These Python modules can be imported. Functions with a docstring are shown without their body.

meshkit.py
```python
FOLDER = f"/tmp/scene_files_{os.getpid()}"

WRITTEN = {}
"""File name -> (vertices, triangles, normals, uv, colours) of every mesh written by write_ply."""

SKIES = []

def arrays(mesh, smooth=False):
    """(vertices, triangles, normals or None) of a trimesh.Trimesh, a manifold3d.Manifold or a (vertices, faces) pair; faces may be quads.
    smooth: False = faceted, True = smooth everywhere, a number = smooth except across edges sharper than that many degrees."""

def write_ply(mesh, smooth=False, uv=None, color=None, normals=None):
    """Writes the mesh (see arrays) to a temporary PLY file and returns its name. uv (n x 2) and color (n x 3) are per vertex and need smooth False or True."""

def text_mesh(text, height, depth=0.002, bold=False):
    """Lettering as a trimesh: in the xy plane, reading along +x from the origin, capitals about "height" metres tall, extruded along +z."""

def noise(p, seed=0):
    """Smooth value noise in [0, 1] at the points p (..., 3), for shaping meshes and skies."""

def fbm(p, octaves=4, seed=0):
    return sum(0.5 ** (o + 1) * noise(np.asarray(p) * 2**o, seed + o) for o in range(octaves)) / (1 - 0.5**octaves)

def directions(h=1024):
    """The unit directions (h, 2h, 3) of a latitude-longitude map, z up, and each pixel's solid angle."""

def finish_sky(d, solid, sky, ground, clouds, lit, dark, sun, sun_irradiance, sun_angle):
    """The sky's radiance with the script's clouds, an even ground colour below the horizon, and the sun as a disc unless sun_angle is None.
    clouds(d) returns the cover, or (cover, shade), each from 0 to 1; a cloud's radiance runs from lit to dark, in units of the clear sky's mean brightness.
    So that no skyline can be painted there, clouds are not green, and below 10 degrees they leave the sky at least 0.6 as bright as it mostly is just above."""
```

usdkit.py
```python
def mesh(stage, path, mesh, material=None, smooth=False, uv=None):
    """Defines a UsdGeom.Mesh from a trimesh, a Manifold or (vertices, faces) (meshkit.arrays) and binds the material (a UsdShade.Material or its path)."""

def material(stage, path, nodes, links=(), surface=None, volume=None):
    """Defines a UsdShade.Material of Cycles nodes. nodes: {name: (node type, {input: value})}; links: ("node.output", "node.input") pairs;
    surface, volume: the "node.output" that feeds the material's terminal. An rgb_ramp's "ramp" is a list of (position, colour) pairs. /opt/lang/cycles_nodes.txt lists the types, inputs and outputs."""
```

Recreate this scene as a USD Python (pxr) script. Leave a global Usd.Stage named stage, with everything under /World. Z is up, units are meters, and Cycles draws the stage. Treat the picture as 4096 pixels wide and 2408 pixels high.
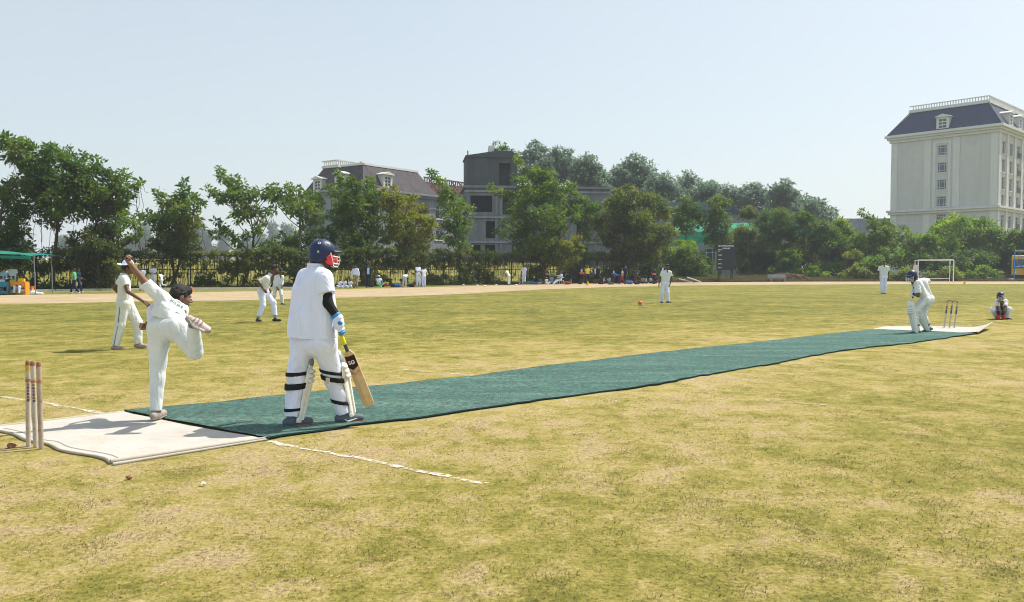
import math, random
import numpy as np, trimesh, usdkit, meshkit, manifold3d
from pxr import Usd, UsdGeom, UsdLux, UsdShade, Gf, Sdf, Vt
from shapely.geometry import Polygon, Point
from shapely.prepared import prep

# ------------------------------------------------------------------ stage, camera, sky, sun
stage = Usd.Stage.CreateInMemory()
UsdGeom.SetStageUpAxis(stage, 'Z'); UsdGeom.SetStageMetersPerUnit(stage, 1.0)
UsdGeom.Xform.Define(stage, '/World'); UsdGeom.Scope.Define(stage, '/World/Looks')
EYE, PITCH, FP = 1.46, 2.27, 3221.0                 # eye height, tilt down in degrees, focal length in pixels of a 4096 px wide frame
SUN_EL, SUN_AZ = math.radians(56), math.radians(60)   # azimuth from the view axis (+y) towards +x
EXPOSURE = 0.5
HAZE = 0.0004
cam = UsdGeom.Camera.Define(stage, '/World/camera')
cam.AddTranslateOp().Set((0, 0, EYE)); cam.AddRotateXOp().Set(90 - PITCH)
cam.CreateHorizontalApertureAttr(36.0); cam.CreateVerticalApertureAttr(36.0 * 602 / 1024)
cam.CreateFocalLengthAttr(36.0 * FP / 4096); cam.CreateClippingRangeAttr((0.1, 6000.0))
cam.CreateExposureAttr(EXPOSURE)
usdkit.material(stage, '/World/Looks/sky', {          # a clear sky veiled by thin, almost even high cloud
    's': ('sky_texture', {'sky_type': 'single_scattering', 'sun_disc': False, 'sun_elevation': SUN_EL, 'sun_rotation': SUN_AZ,
                          'altitude': 300.0, 'air_density': 1.0, 'aerosol_density': 3.5, 'ozone_density': 1.0}),
    'tc': ('texture_coordinate', {}), 'n': ('noise_texture', {'scale': 1.6, 'detail': 5.0}), 'sp': ('separate_xyz', {}),
    'h': ('rgb_ramp', {'ramp': [(0.0, (0.70,) * 3), (0.35, (0.58,) * 3), (1.0, (0.22,) * 3)]}),                          # haze thins with height
    'r': ('map_range', {'from_min': 0.25, 'from_max': 0.75, 'to_min': 0.88, 'to_max': 1.12, 'clamp': True}), 'f': ('math', {'math_type': 'multiply'}),
    'm': ('mix_color', {'b': (4.1, 4.55, 4.55)}), 'b': ('background_shader', {'strength': 0.13})},
    [('tc.generated', 'n.vector'), ('n.fac', 'r.value'), ('tc.generated', 'sp.vector'), ('sp.z', 'h.fac'), ('h.color', 'f.value1'), ('r.result', 'f.value2'), ('f.value', 'm.fac'), ('s.color', 'm.a'), ('m.result', 'b.color')], surface='b.background')
sky = UsdLux.DomeLight.Define(stage, '/World/sky')
UsdShade.MaterialBindingAPI.Apply(sky.GetPrim()).Bind(UsdShade.Material.Get(stage, '/World/Looks/sky'))
sky.GetPrim().SetCustomDataByKey('kind', 'structure')
sun = UsdLux.DistantLight.Define(stage, '/World/sun')
sun.CreateIntensityAttr(1.15); sun.CreateAngleAttr(0.5); sun.CreateNormalizeAttr(True); sun.CreateColorAttr((1.0, 0.95, 0.86))
sun.AddRotateZOp().Set(-math.degrees(SUN_AZ)); sun.AddRotateXOp().Set(-(90 - math.degrees(SUN_EL)))

# ------------------------------------------------------------------ measuring: pixels of the photograph (4096 wide) to places
_t = math.radians(PITCH)
_F, _U = np.array([0, math.cos(_t), -math.sin(_t)]), np.array([0, math.sin(_t), math.cos(_t)])
def ray(px, py):
    return _F + (px - 2048) / FP * np.array([1.0, 0, 0]) - (py - 1204) / FP * _U
def G(px, py, z=0.0):                                # the point of the level z seen there
    d = ray(px, py); return np.array([0, 0, EYE]) + d * (z - EYE) / d[2]
def P(px, py, Y):                                    # the point at distance Y seen there
    d = ray(px, py); return np.array([0, 0, EYE]) + d * (Y / d[1])
DD = 4096 / 2519.0                                   # the measuring sheet was 2519 px wide
def GD(x, y, z=0.0): return G(x * DD, y * DD, z)
def PD(x, y, Y): return P(x * DD, y * DD, Y)

# ------------------------------------------------------------------ naming
_used = {}
def numbered(parent, name):
    k = (parent, name); n = _used.get(k, 0); _used[k] = n + 1
    return f'{parent}/{name}' + (f'_{n:03d}' if n else '')
def tag(prim, label=None, cat=None, group=None, kind=None):
    prim = prim.GetPrim() if hasattr(prim, 'GetPrim') else prim
    for k, v in (('label', label), ('category', cat), ('group', group), ('kind', kind)):
        if v: prim.SetCustomDataByKey(k, v)
    return prim
def thing(name, label, cat, loc=(0, 0, 0), rz=0.0, group=None, kind=None):
    path = numbered('/World', name)
    x = UsdGeom.Xform.Define(stage, path)
    x.AddTranslateOp().Set(tuple(float(v) for v in loc))
    if rz: x.AddRotateZOp().Set(math.degrees(rz))
    tag(x, label, cat, group, kind)
    return path
def part(parent, name, mesh, m, smooth=False, label=None, kind=None):
    path = numbered(parent, name)
    p = usdkit.mesh(stage, path, mesh, m, smooth=smooth)
    if label or kind: tag(p, label, None, None, kind)
    return path
def top(name, mesh, m, label=None, cat=None, group=None, kind=None, smooth=False):
    path = numbered('/World', name)
    tag(usdkit.mesh(stage, path, mesh, m, smooth=smooth), label, cat, group, kind)
    return path
def copy_of(src, name, label, loc, rz=0.0, scale=None, group=None):
    path = numbered('/World', name)
    x = UsdGeom.Xform.Define(stage, path)
    x.GetPrim().GetReferences().AddInternalReference(src); x.ClearXformOpOrder()
    x.AddTranslateOp().Set(tuple(float(v) for v in loc)); x.AddRotateZOp().Set(math.degrees(rz))
    if scale is not None: x.AddScaleOp().Set(tuple(float(v) for v in scale))
    x.GetPrim().SetInstanceable(True); x.GetPrim().SetCustomDataByKey('label', label)
    if group: x.GetPrim().SetCustomDataByKey('group', group)
    return path

# ------------------------------------------------------------------ materials
def simple(name, col, rough=0.7, spec=0.3, var=0.12, scale=6.0, bump=0.0, bscale=60.0, metallic=0.0, tint=None, sheen=0.0, trans=0.0, island=0.0, stretch=None, dirt=None, fold=None):
    """A plain surface whose colour wanders a little, with fine relief. dirt: (colour, scale, amount)."""
    n = {'tc': ('texture_coordinate', {}), 'n': ('noise_texture', {'scale': scale, 'detail': 4.0, 'roughness': 0.6}),
         'r': ('rgb_ramp', {'ramp': [(0.3, tuple(c * (1 - var) for c in col)), (0.7, tuple(min(0.95, a * (1 + var)) for a in (tint or col)))]}),
         'p': ('principled_bsdf', {'roughness': rough, 'specular_ior_level': spec, 'metallic': metallic, 'sheen_weight': sheen})}
    l = [('n.fac', 'r.fac')]
    src = 'tc.object'
    if stretch:
        n['mp'] = ('mapping', {'scale': stretch}); l.append(('tc.object', 'mp.vector')); src = 'mp.vector'
    l.append((src, 'n.vector')); out = 'r.color'
    if dirt:
        n['dn'] = ('noise_texture', {'scale': dirt[1], 'detail': 5.0, 'roughness': 0.65})
        n['dr'] = ('map_range', {'from_min': 0.5, 'from_max': 0.72, 'to_min': 0.0, 'to_max': dirt[2], 'clamp': True})
        n['dm'] = ('mix_color', {'b': dirt[0]})
        l += [('tc.object', 'dn.vector'), ('dn.fac', 'dr.value'), ('dr.result', 'dm.fac'), (out, 'dm.a')]; out = 'dm.result'
    if island:
        n['g'] = ('geometry', {})
        n['ir'] = ('map_range', {'to_min': 1 - island, 'to_max': 1 + island})
        n['hs'] = ('hsv', {})
        l += [('g.random_per_island', 'ir.value'), ('ir.result', 'hs.value'), (out, 'hs.color')]; out = 'hs.color'
    l.append((out, 'p.base_color'))
    if bump:
        n['bn'] = ('noise_texture', {'scale': bscale, 'detail': 3.0}); n['b'] = ('bump', {'strength': bump, 'distance': 0.01})
        l += [(src, 'bn.vector'), ('bn.fac', 'b.height'), ('b.normal', 'p.normal')]
    if fold:                                          # soft creases of hanging cloth: (scale, depth)
        n['fm'] = ('mapping', {'scale': (1.0, 1.0, 0.33), 'rotation': (0.25, 0.2, 0.0)}); n['fn'] = ('noise_texture', {'scale': fold[0], 'detail': 3.0, 'roughness': 0.5, 'distortion': 1.2})
        n['fa'] = ('math', {'math_type': 'subtract', 'value2': 0.5}); n['fb'] = ('math', {'math_type': 'absolute'}); n['f'] = ('bump', {'strength': 0.55, 'distance': fold[1]})
        l += [('tc.object', 'fm.vector'), ('fm.vector', 'fn.vector'), ('fn.fac', 'fa.value1'), ('fa.value', 'fb.value1'), ('fb.value', 'f.height')]
        l[:] = [q for q in l if q[1] != 'p.normal'] + [('f.normal', 'p.normal')] + ([('b.normal', 'f.normal')] if bump else [])
    surf = 'p.BSDF'
    if trans:
        n['t'] = ('translucent_bsdf', {}); n['m'] = ('mix_closure', {'fac': trans})
        l += [(out, 't.color'), ('p.BSDF', 'm.closure1'), ('t.BSDF', 'm.closure2')]; surf = 'm.closure'
    usdkit.material(stage, f'/World/Looks/{name}', n, l, surface=surf)
    return f'/World/Looks/{name}'

# ------------------------------------------------------------------ small shapes
def cat(ms): return trimesh.util.concatenate([m for m in ms if m is not None and len(m.faces)])
def box(x0, x1, y0, y1, z0, z1):
    m = trimesh.creation.box((x1 - x0, y1 - y0, z1 - z0)); m.apply_translation(((x0 + x1) / 2, (y0 + y1) / 2, (z0 + z1) / 2)); return m
def rot_z(a):
    return trimesh.transformations.rotation_matrix(a, (0, 0, 1))
def frame_to(a, b):
    """4x4 that takes z=0..1 onto the segment a..b (unit x, y)."""
    a, b = np.asarray(a, float), np.asarray(b, float); d = b - a; L = np.linalg.norm(d); d = d / max(L, 1e-9)
    u = np.cross(d, (0, 0, 1.0)) if abs(d[2]) < 0.95 else np.cross(d, (1.0, 0, 0)); u /= np.linalg.norm(u); v = np.cross(d, u)
    M = np.eye(4); M[:3, 0], M[:3, 1], M[:3, 2], M[:3, 3] = u, v, d * L, a; return M
def tube(pts, rad, n=6, cap=True):
    """A round bar along points with a radius per point."""
    pts = np.asarray(pts, float); rad = np.broadcast_to(np.asarray(rad, float), len(pts))
    t = np.gradient(pts, axis=0); t /= np.maximum(np.linalg.norm(t, axis=1, keepdims=True), 1e-9)
    u = np.cross(t[0], (0, 0, 1.0)) if abs(t[0][2]) < 0.9 else np.cross(t[0], (1.0, 0, 0)); u /= np.linalg.norm(u)
    V, ang = [], np.arange(n) / n * 2 * np.pi
    for i in range(len(pts)):
        u = u - t[i] * (u @ t[i]); u /= max(np.linalg.norm(u), 1e-9); v = np.cross(t[i], u)
        V.append(pts[i] + rad[i] * (np.cos(ang)[:, None] * u + np.sin(ang)[:, None] * v))
    Fs = []
    for i in range(len(pts) - 1):
        for k in range(n):
            a, b = i * n + k, i * n + (k + 1) % n
            Fs += [(a, b, b + n), (a, b + n, a + n)]
    V = np.vstack(V)
    if cap:
        c0, c1 = len(V), len(V) + 1; V = np.vstack([V, pts[:1], pts[-1:]])
        e = (len(pts) - 1) * n
        for k in range(n): Fs += [(c0, (k + 1) % n, k), (c1, e + k, e + (k + 1) % n)]
    return trimesh.Trimesh(V, np.array(Fs), process=False)
def bar(a, b, r, n=6): return tube([a, b], [r, r], n)
def beam(a, b, w, h):
    """A square bar from a to b."""
    m = trimesh.creation.box((w, h, 1.0)); m.apply_translation((0, 0, 0.5)); m.apply_transform(frame_to(a, b)); return m
def prism(poly, z0, z1):
    m = trimesh.creation.extrude_polygon(Polygon(poly), z1 - z0, engine='earcut'); m.apply_translation((0, 0, z0)); return m

# ------------------------------------------------------------------ rounded bodies: distance fields turned into meshes
def cap(a, b, ra, rb):
    a, b = np.asarray(a, float), np.asarray(b, float); ba = b - a; L2 = max(ba @ ba, 1e-9)
    def f(p):
        t = np.clip((p - a) @ ba / L2, 0, 1)
        return np.linalg.norm(p - a - t[:, None] * ba, axis=1) - (ra + (rb - ra) * t)
    lo = np.minimum(a - ra, b - rb); hi = np.maximum(a + ra, b + rb)
    f.box = (lo, hi); return f
def ell(c, r, R=None):
    c, r = np.asarray(c, float), np.asarray(r, float); R = np.eye(3) if R is None else R
    def f(p):
        q = (p - c) @ R; k0 = np.linalg.norm(q / r, axis=1); k1 = np.linalg.norm(q / r**2, axis=1)
        return k0 * (k0 - 1) / np.maximum(k1, 1e-9)
    f.box = (c - r.max(), c + r.max()); return f
def smin(fs, k):
    lo = np.min([f.box[0] for f in fs], axis=0); hi = np.max([f.box[1] for f in fs], axis=0)
    def f(p):
        d = fs[0](p)
        for g in fs[1:]:
            e = g(p); h = np.clip(0.5 + 0.5 * (e - d) / k, 0, 1); d = e + (d - e) * h - k * h * (1 - h)
        return d
    f.box = (lo, hi); return f
def cut(f, *planes):
    """Keeps the side that the normal points away from: planes are (point, normal)."""
    pl = [(np.asarray(q, float), np.asarray(n, float) / np.linalg.norm(n)) for q, n in planes]
    def g(p):
        d = f(p)
        for q, n in pl: d = np.maximum(d, (p - q) @ n)
        return d
    g.box = f.box; return g
def both(f, h):
    def g(p): return np.maximum(f(p), h(p))
    g.box = (np.maximum(f.box[0], h.box[0]), np.minimum(f.box[1], h.box[1])); return g
def minus(f, h, off=0.0):
    def g(p): return np.maximum(f(p), off - h(p))
    g.box = f.box; return g
def grow(f, r):
    def g(p): return f(p) - r
    g.box = (f.box[0] - r, f.box[1] + r); return g
def snet(f, h, lo=None, hi=None):
    """Surface nets: the zero level of f as a trimesh, on a grid of step h."""
    lo = (f.box[0] if lo is None else np.asarray(lo, float)) - 2.5 * h; hi = (f.box[1] if hi is None else np.asarray(hi, float)) + 2.5 * h
    n = np.maximum(np.ceil((hi - lo) / h).astype(int) + 1, 3)
    ax = [lo[k] + np.arange(n[k]) * h for k in range(3)]
    pts = np.stack(np.meshgrid(*ax, indexing='ij'), -1).reshape(-1, 3)
    D = f(pts).reshape(n); neg = D < 0
    c = n - 1
    cnt = np.zeros(c, int); acc = np.zeros((*c, 3))
    sl = lambda o: tuple(slice(o[k], o[k] + c[k]) for k in range(3))
    corners = [(i, j, k) for i in (0, 1) for j in (0, 1) for k in (0, 1)]
    for o in corners:
        for k in range(3):
            if o[k] == 0:
                q = list(o); q[k] = 1
                a, b = D[sl(o)], D[sl(q)]; x = neg[sl(o)] != neg[sl(q)]
                t = np.where(x, a / np.where(x, a - b, 1), 0)
                cnt += x
                for m in range(3): acc[..., m] += x * (o[m] + (t if m == k else 0))
    on = cnt > 0
    idx = np.full(c, -1); idx[on] = np.arange(on.sum())
    ijk = np.argwhere(on)
    V = lo + (ijk + acc[on] / cnt[on][:, None]) * h
    Q = []
    for k in range(3):
        i0 = [slice(None)] * 3; i1 = [slice(None)] * 3; i0[k] = slice(0, -1); i1[k] = slice(1, None)
        x = neg[tuple(i0)] != neg[tuple(i1)]
        e = np.argwhere(x)
        u, v = (k + 1) % 3, (k + 2) % 3
        e = e[(e[:, u] > 0) & (e[:, v] > 0) & (e[:, u] < n[u] - 1) & (e[:, v] < n[v] - 1)]
        flip = neg[tuple(e.T)]
        du, dv = np.eye(3, dtype=int)[u], np.eye(3, dtype=int)[v]
        q = np.stack([idx[tuple((e - a).T)] for a in (du * 0, du, du + dv, dv)], 1)
        q[~flip] = q[~flip][:, ::-1]
        Q.append(q)
    Q = np.vstack(Q)
    Fc = np.vstack([Q[:, [0, 1, 2]], Q[:, [0, 2, 3]]])
    return trimesh.Trimesh(V, Fc, process=False)
def ruffle(m, amp, freq, seed=0, squeeze=(1, 1, 1), ridge=True):
    """Cloth folds: the surface pushed in and out along its normals."""
    n = np.array(m.vertex_normals); p = np.array(m.vertices) * freq * np.asarray(squeeze)
    w = meshkit.noise(p * 0.6 + 7.3, seed + 5)[:, None] * 1.6
    a = meshkit.noise(p + w, seed); b = meshkit.noise(p * 2.1 + w, seed + 1)
    d = (np.abs(a - 0.5) * 2 * 0.7 + b * 0.3 - 0.42) if ridge else (a * 0.65 + b * 0.35 - 0.5)
    m.vertices = m.vertices + n * (amp * d)[:, None]; return m
def orient(fwd, up=(0, 0, 1)):
    """Columns: side (left to right as seen by the wearer), forward, up."""
    f = np.asarray(fwd, float); f = f / np.linalg.norm(f); u = np.asarray(up, float); s = np.cross(f, u); s /= np.linalg.norm(s); u = np.cross(s, f)
    return np.stack([s, f, u], 1)
# ------------------------------------------------------------------ the ground
PD_DIR = np.array([0.748, 0.664]); PD_OFF = float(np.array([-3.04, 7.57]) @ np.array([-0.664, 0.748]))   # direction of the pitch and how far its axis lies from the origin
FENCE = np.array([(-95, 46), (-60, 49), (-40, 54), (-27, 60), (-19, 64), (-10, 69), (-2, 77), (8, 85), (20, 92), (38, 98), (60, 101)], float)
def fence_y(x): return np.interp(x, FENCE[:, 0], FENCE[:, 1])
def lift(x, y):
    """Height of the terrain: level field, a grassy bank behind the fence."""
    x, y = np.asarray(x, float), np.asarray(y, float)
    s = np.clip((y - fence_y(x) - 3) / 24, 0, 1); s = s * s * (3 - 2 * s)
    w = np.clip((26 - x) / 18, 0, 1); wl = np.clip((x + 75) / 18, 0, 1)
    n = meshkit.noise(np.stack([x * 0.06, y * 0.06, x * 0], -1), 4)
    return s * (1.9 + 1.2 * n) * w * wl

def grass_nodes(n, l):
    """Adds the lawn's colour (output 'gcol.result') from world position; shared by the soil sheet and the blades."""
    n.update({
        'geo': ('geometry', {}),
        'n1': ('noise_texture', {'scale': 0.35, 'detail': 5.0, 'roughness': 0.62}),
        'n2': ('noise_texture', {'scale': 2.3, 'detail': 6.0, 'roughness': 0.68, 'distortion': 0.4}),
        'n3': ('noise_texture', {'scale': 9.0, 'detail': 5.0, 'roughness': 0.7}),
        'a1': ('math', {'math_type': 'multiply_add', 'value2': 0.42}), 'a2': ('math', {'math_type': 'multiply_add', 'value2': 0.72}),
        'a3': ('math', {'math_type': 'multiply', 'value2': 0.46}),
        'mp': ('mapping', {'rotation': (0, 0, -math.atan2(PD_DIR[1], PD_DIR[0]))}), 'sep': ('separate_xyz', {}),
        'off': ('math', {'math_type': 'subtract', 'value2': PD_OFF}), 'ab': ('math', {'math_type': 'absolute'}),
        'worn': ('map_range', {'range_type': 'smoothstep', 'from_min': 1.0, 'from_max': 6.5, 'to_min': 0.085, 'to_max': 0.0, 'clamp': True}),
        'ySep': ('separate_xyz', {}),
        'far': ('map_range', {'from_min': 9.0, 'from_max': 26.0, 'to_min': 0.0, 'to_max': 0.11, 'clamp': True}),
        'sub': ('math', {'math_type': 'subtract'}), 'add': ('math', {'math_type': 'add'}),
        'gcol': ('rgb_ramp', {'ramp': [(0.55, SOIL), (0.64, STRAW2), (0.725, STRAW), (0.82, OLIVE), (0.91, GREEN), (1.0, GREEN2)]}),
    })
    l += [('geo.position', 'n1.vector'), ('geo.position', 'n2.vector'), ('geo.position', 'n3.vector'),
          ('n3.fac', 'a3.value1'), ('n2.fac', 'a2.value1'), ('a3.value', 'a2.value3'), ('n1.fac', 'a1.value1'), ('a2.value', 'a1.value3'),
          ('geo.position', 'mp.vector'), ('mp.vector', 'sep.vector'), ('sep.y', 'off.value1'), ('off.value', 'ab.value1'), ('ab.value', 'worn.value'),
          ('a1.value', 'sub.value1'), ('worn.result', 'sub.value2'),
          ('geo.position', 'ySep.vector'), ('ySep.y', 'far.value'), ('sub.value', 'add.value1'), ('far.result', 'add.value2'),
          ('add.value', 'gcol.fac')]
SOIL, STRAW2, STRAW, OLIVE, GREEN, GREEN2 = (0.34, 0.24, 0.14), (0.405, 0.32, 0.158), (0.348, 0.285, 0.10), (0.255, 0.225, 0.053), (0.182, 0.174, 0.038), (0.12, 0.125, 0.028)
n, l = {}, []
grass_nodes(n, l)
n.update({'f1': ('noise_texture', {'scale': 34.0, 'detail': 5.0, 'roughness': 0.75}),
          'fr': ('map_range', {'from_min': 0.3, 'from_max': 0.7, 'to_min': 0.5, 'to_max': 1.3, 'clamp': True}),
          'hs': ('hsv', {}), 'bmp': ('bump', {'strength': 0.8, 'distance': 0.022}), 'p': ('principled_bsdf', {'roughness': 0.95, 'specular_ior_level': 0.1})})
l += [('geo.position', 'f1.vector'), ('f1.fac', 'fr.value'), ('fr.result', 'hs.value'), ('gcol.color', 'hs.color'), ('hs.color', 'p.base_color'), ('f1.fac', 'bmp.height'), ('bmp.normal', 'p.normal')]
usdkit.material(stage, '/World/Looks/lawn', n, l, surface='p.BSDF')
n, l = {}, []
grass_nodes(n, l)
n.update({'ir': ('map_range', {'to_min': 0.8, 'to_max': 1.3}), 'c1': ('noise_texture', {'scale': 34.0, 'detail': 4.0, 'roughness': 0.7}), 'cr': ('map_range', {'from_min': 0.36, 'from_max': 0.64, 'to_min': 0.50, 'to_max': 1.75, 'clamp': True}), 'cm': ('math', {'math_type': 'multiply'}), 'hs': ('hsv', {}), 'p': ('principled_bsdf', {'roughness': 0.7, 'specular_ior_level': 0.2}),
          't': ('translucent_bsdf', {}), 'm': ('mix_closure', {'fac': 0.25})})
l += [('geo.position', 'c1.vector'), ('c1.fac', 'cr.value'), ('cr.result', 'cm.value1'), ('ir.result', 'cm.value2'), ('geo.random_per_island', 'ir.value'), ('cm.value', 'hs.value'), ('gcol.color', 'hs.color'), ('hs.color', 'p.base_color'), ('hs.color', 't.color'), ('p.BSDF', 'm.closure1'), ('t.BSDF', 'm.closure2')]
usdkit.material(stage, '/World/Looks/blades', n, l, surface='m.closure')

def axis(lo, hi, step, far):
    mid = np.arange(lo, hi + 1e-6, step); out = [mid]
    g = step * np.cumsum(1.35 ** np.arange(1, 60))
    return np.concatenate([(lo - g[g < far])[::-1], mid, hi + g[g < far]])
gx, gy = axis(-84, 76, 2.0, 1500), axis(-16, 150, 2.0, 1500)
X, Y = np.meshgrid(gx, gy, indexing='ij')
V = np.stack([X, Y, lift(X, Y)], -1).reshape(-1, 3)
i, j = np.meshgrid(np.arange(len(gx) - 1), np.arange(len(gy) - 1), indexing='ij'); i, j = i.ravel(), j.ravel(); W = len(gy)
quads = np.stack([i * W + j, (i + 1) * W + j, (i + 1) * W + j + 1, i * W + j + 1], 1)
top('ground', (V, quads), '/World/Looks/lawn', 'dry yellow green cricket ground with a grassy bank behind the fence', 'ground', kind='structure', smooth=True)

# the running track: a band of pale earth round the field with worn chalk lane marks
simple('track_earth', (0.35, 0.27, 0.17), 0.95, 0.1, 0.16, 0.5, bump=0.4, bscale=25, dirt=((0.33, 0.29, 0.12), 0.35, 0.8))
near_e = np.array([(-90, 21), (-60, 24), (-36, 29.5), (-21.4, 33.8), (-14, 37), (-8.4, 41), (-3.8, 46), (-.4, 52.6), (3.4, 59), (7.8, 65), (16, 71.5), (28, 76), (47, 78.5), (75, 78)], float)
far_e = np.array([(-98, 34), (-66, 36.5), (-40, 41.5), (-28.3, 45), (-20, 50.5), (-12, 58), (-7.5, 64), (-2, 71), (3, 78), (9, 83), (20, 89), (34, 93), (52, 95), (80, 94)], float)
def resample(p, n):
    from scipy.interpolate import CubicSpline
    s = np.concatenate([[0], np.cumsum(np.linalg.norm(np.diff(p, axis=0), axis=1))])
    c = CubicSpline(s, p); return c(np.linspace(0, s[-1], n))
A, B = resample(near_e, 160), resample(far_e, 160)
A[:, 1] += (meshkit.noise(np.stack([np.arange(160) * .5, np.zeros(160), np.zeros(160)], -1), 2) - .5) * 1.2
def strip(A, B, z, rows=2):
    t = np.linspace(0, 1, rows); V = np.stack([np.column_stack([A + (B - A) * k, np.full(len(A), z)]) for k in t], 1).reshape(-1, 3)
    i, j = np.meshgrid(np.arange(len(A) - 1), np.arange(rows - 1), indexing='ij'); i, j = i.ravel(), j.ravel()
    a = i * rows + j; return trimesh.Trimesh(V, np.vstack([np.stack([a, a + rows, a + rows + 1], 1), np.stack([a, a + rows + 1, a + 1], 1)]), process=False)
top('running_track', strip(A, B, 0.006, 4), '/World/Looks/track_earth', 'band of bare tan earth round the field with worn chalk lanes', 'track', kind='structure')
def powder(name, col, lo, hi, scale):
    usdkit.material(stage, f'/World/Looks/{name}', {'g': ('geometry', {}), 'n': ('noise_texture', {'scale': scale, 'detail': 6.0, 'roughness': 0.75}),
        'r': ('map_range', {'from_min': lo, 'from_max': hi, 'clamp': True}), 'd': ('diffuse_bsdf', {'color': col}), 't': ('transparent_bsdf', {}), 'm': ('mix_closure', {})},
        [('g.position', 'n.vector'), ('n.fac', 'r.value'), ('r.result', 'm.fac'), ('t.BSDF', 'm.closure1'), ('d.BSDF', 'm.closure2')], surface='m.closure')
    return f'/World/Looks/{name}'
powder('chalk', (0.74, 0.72, 0.68), 0.435, 0.62, 16.0); powder('worn_chalk', (0.62, 0.57, 0.48), 0.5, 0.66, 3.2); powder('faint_chalk', (0.62, 0.57, 0.47), 0.48, 0.68, 9.0)
for k, q in enumerate((0.14, 0.36, 0.55)):
    a, b = A + (B - A) * q, A + (B - A) * (q + 0.016)
    top('lane_line', strip(a, b, 0.010), '/World/Looks/worn_chalk', ('worn white chalk lane line on the earth track nearest the grass field', 'broken white chalk lane line along the middle of the earth track', 'faint white chalk lane line on the earth track towards the fence')[k], 'chalk line')
def chalk(pts, w, m, label, jit=0.045):
    g = np.array([GD(*p)[:2] for p in pts]); g = resample(g, 60) if len(g) > 2 else np.linspace(g[0], g[-1], 60)
    d = np.gradient(g, axis=0); d /= np.linalg.norm(d, axis=1, keepdims=True); nn = np.stack([-d[:, 1], d[:, 0]], 1)
    q = np.stack([np.arange(60) * .37, np.zeros(60), np.zeros(60) + len(pts)], -1)
    a, b = g - nn * (w / 2 + jit * (meshkit.noise(q, 3) - .5))[:, None], g + nn * (w / 2 + jit * (meshkit.noise(q, 9) - .5))[:, None]
    top('crease_line', strip(b, a, 0.007), m, label, 'chalk line')
chalk([(662, 1086), (740, 1104), (860, 1125), (990, 1151), (1090, 1171), (1200, 1191)], 0.052, '/World/Looks/chalk', 'white powder crease line running from the near mat corner across the grass')
chalk([(-30, 968), (15, 978), (90, 989), (160, 1001), (262, 1019)], 0.045, '/World/Looks/chalk', 'white chalk crease line behind the near stumps at the left')
chalk([(985, 909), (1060, 915), (1180, 926)], 0.10, '/World/Looks/faint_chalk', 'faint chalk line on the grass left of the green matting')
chalk([(1420, 992), (1500, 983), (1590, 973)], 0.03, '/World/Looks/faint_chalk', 'faint chalk scuff along the right edge of the green matting')
chalk([(1880, 985), (1960, 992), (2070, 1000)], 0.04, '/World/Looks/faint_chalk', 'faint chalk line on dry grass right of the green matting')

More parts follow.
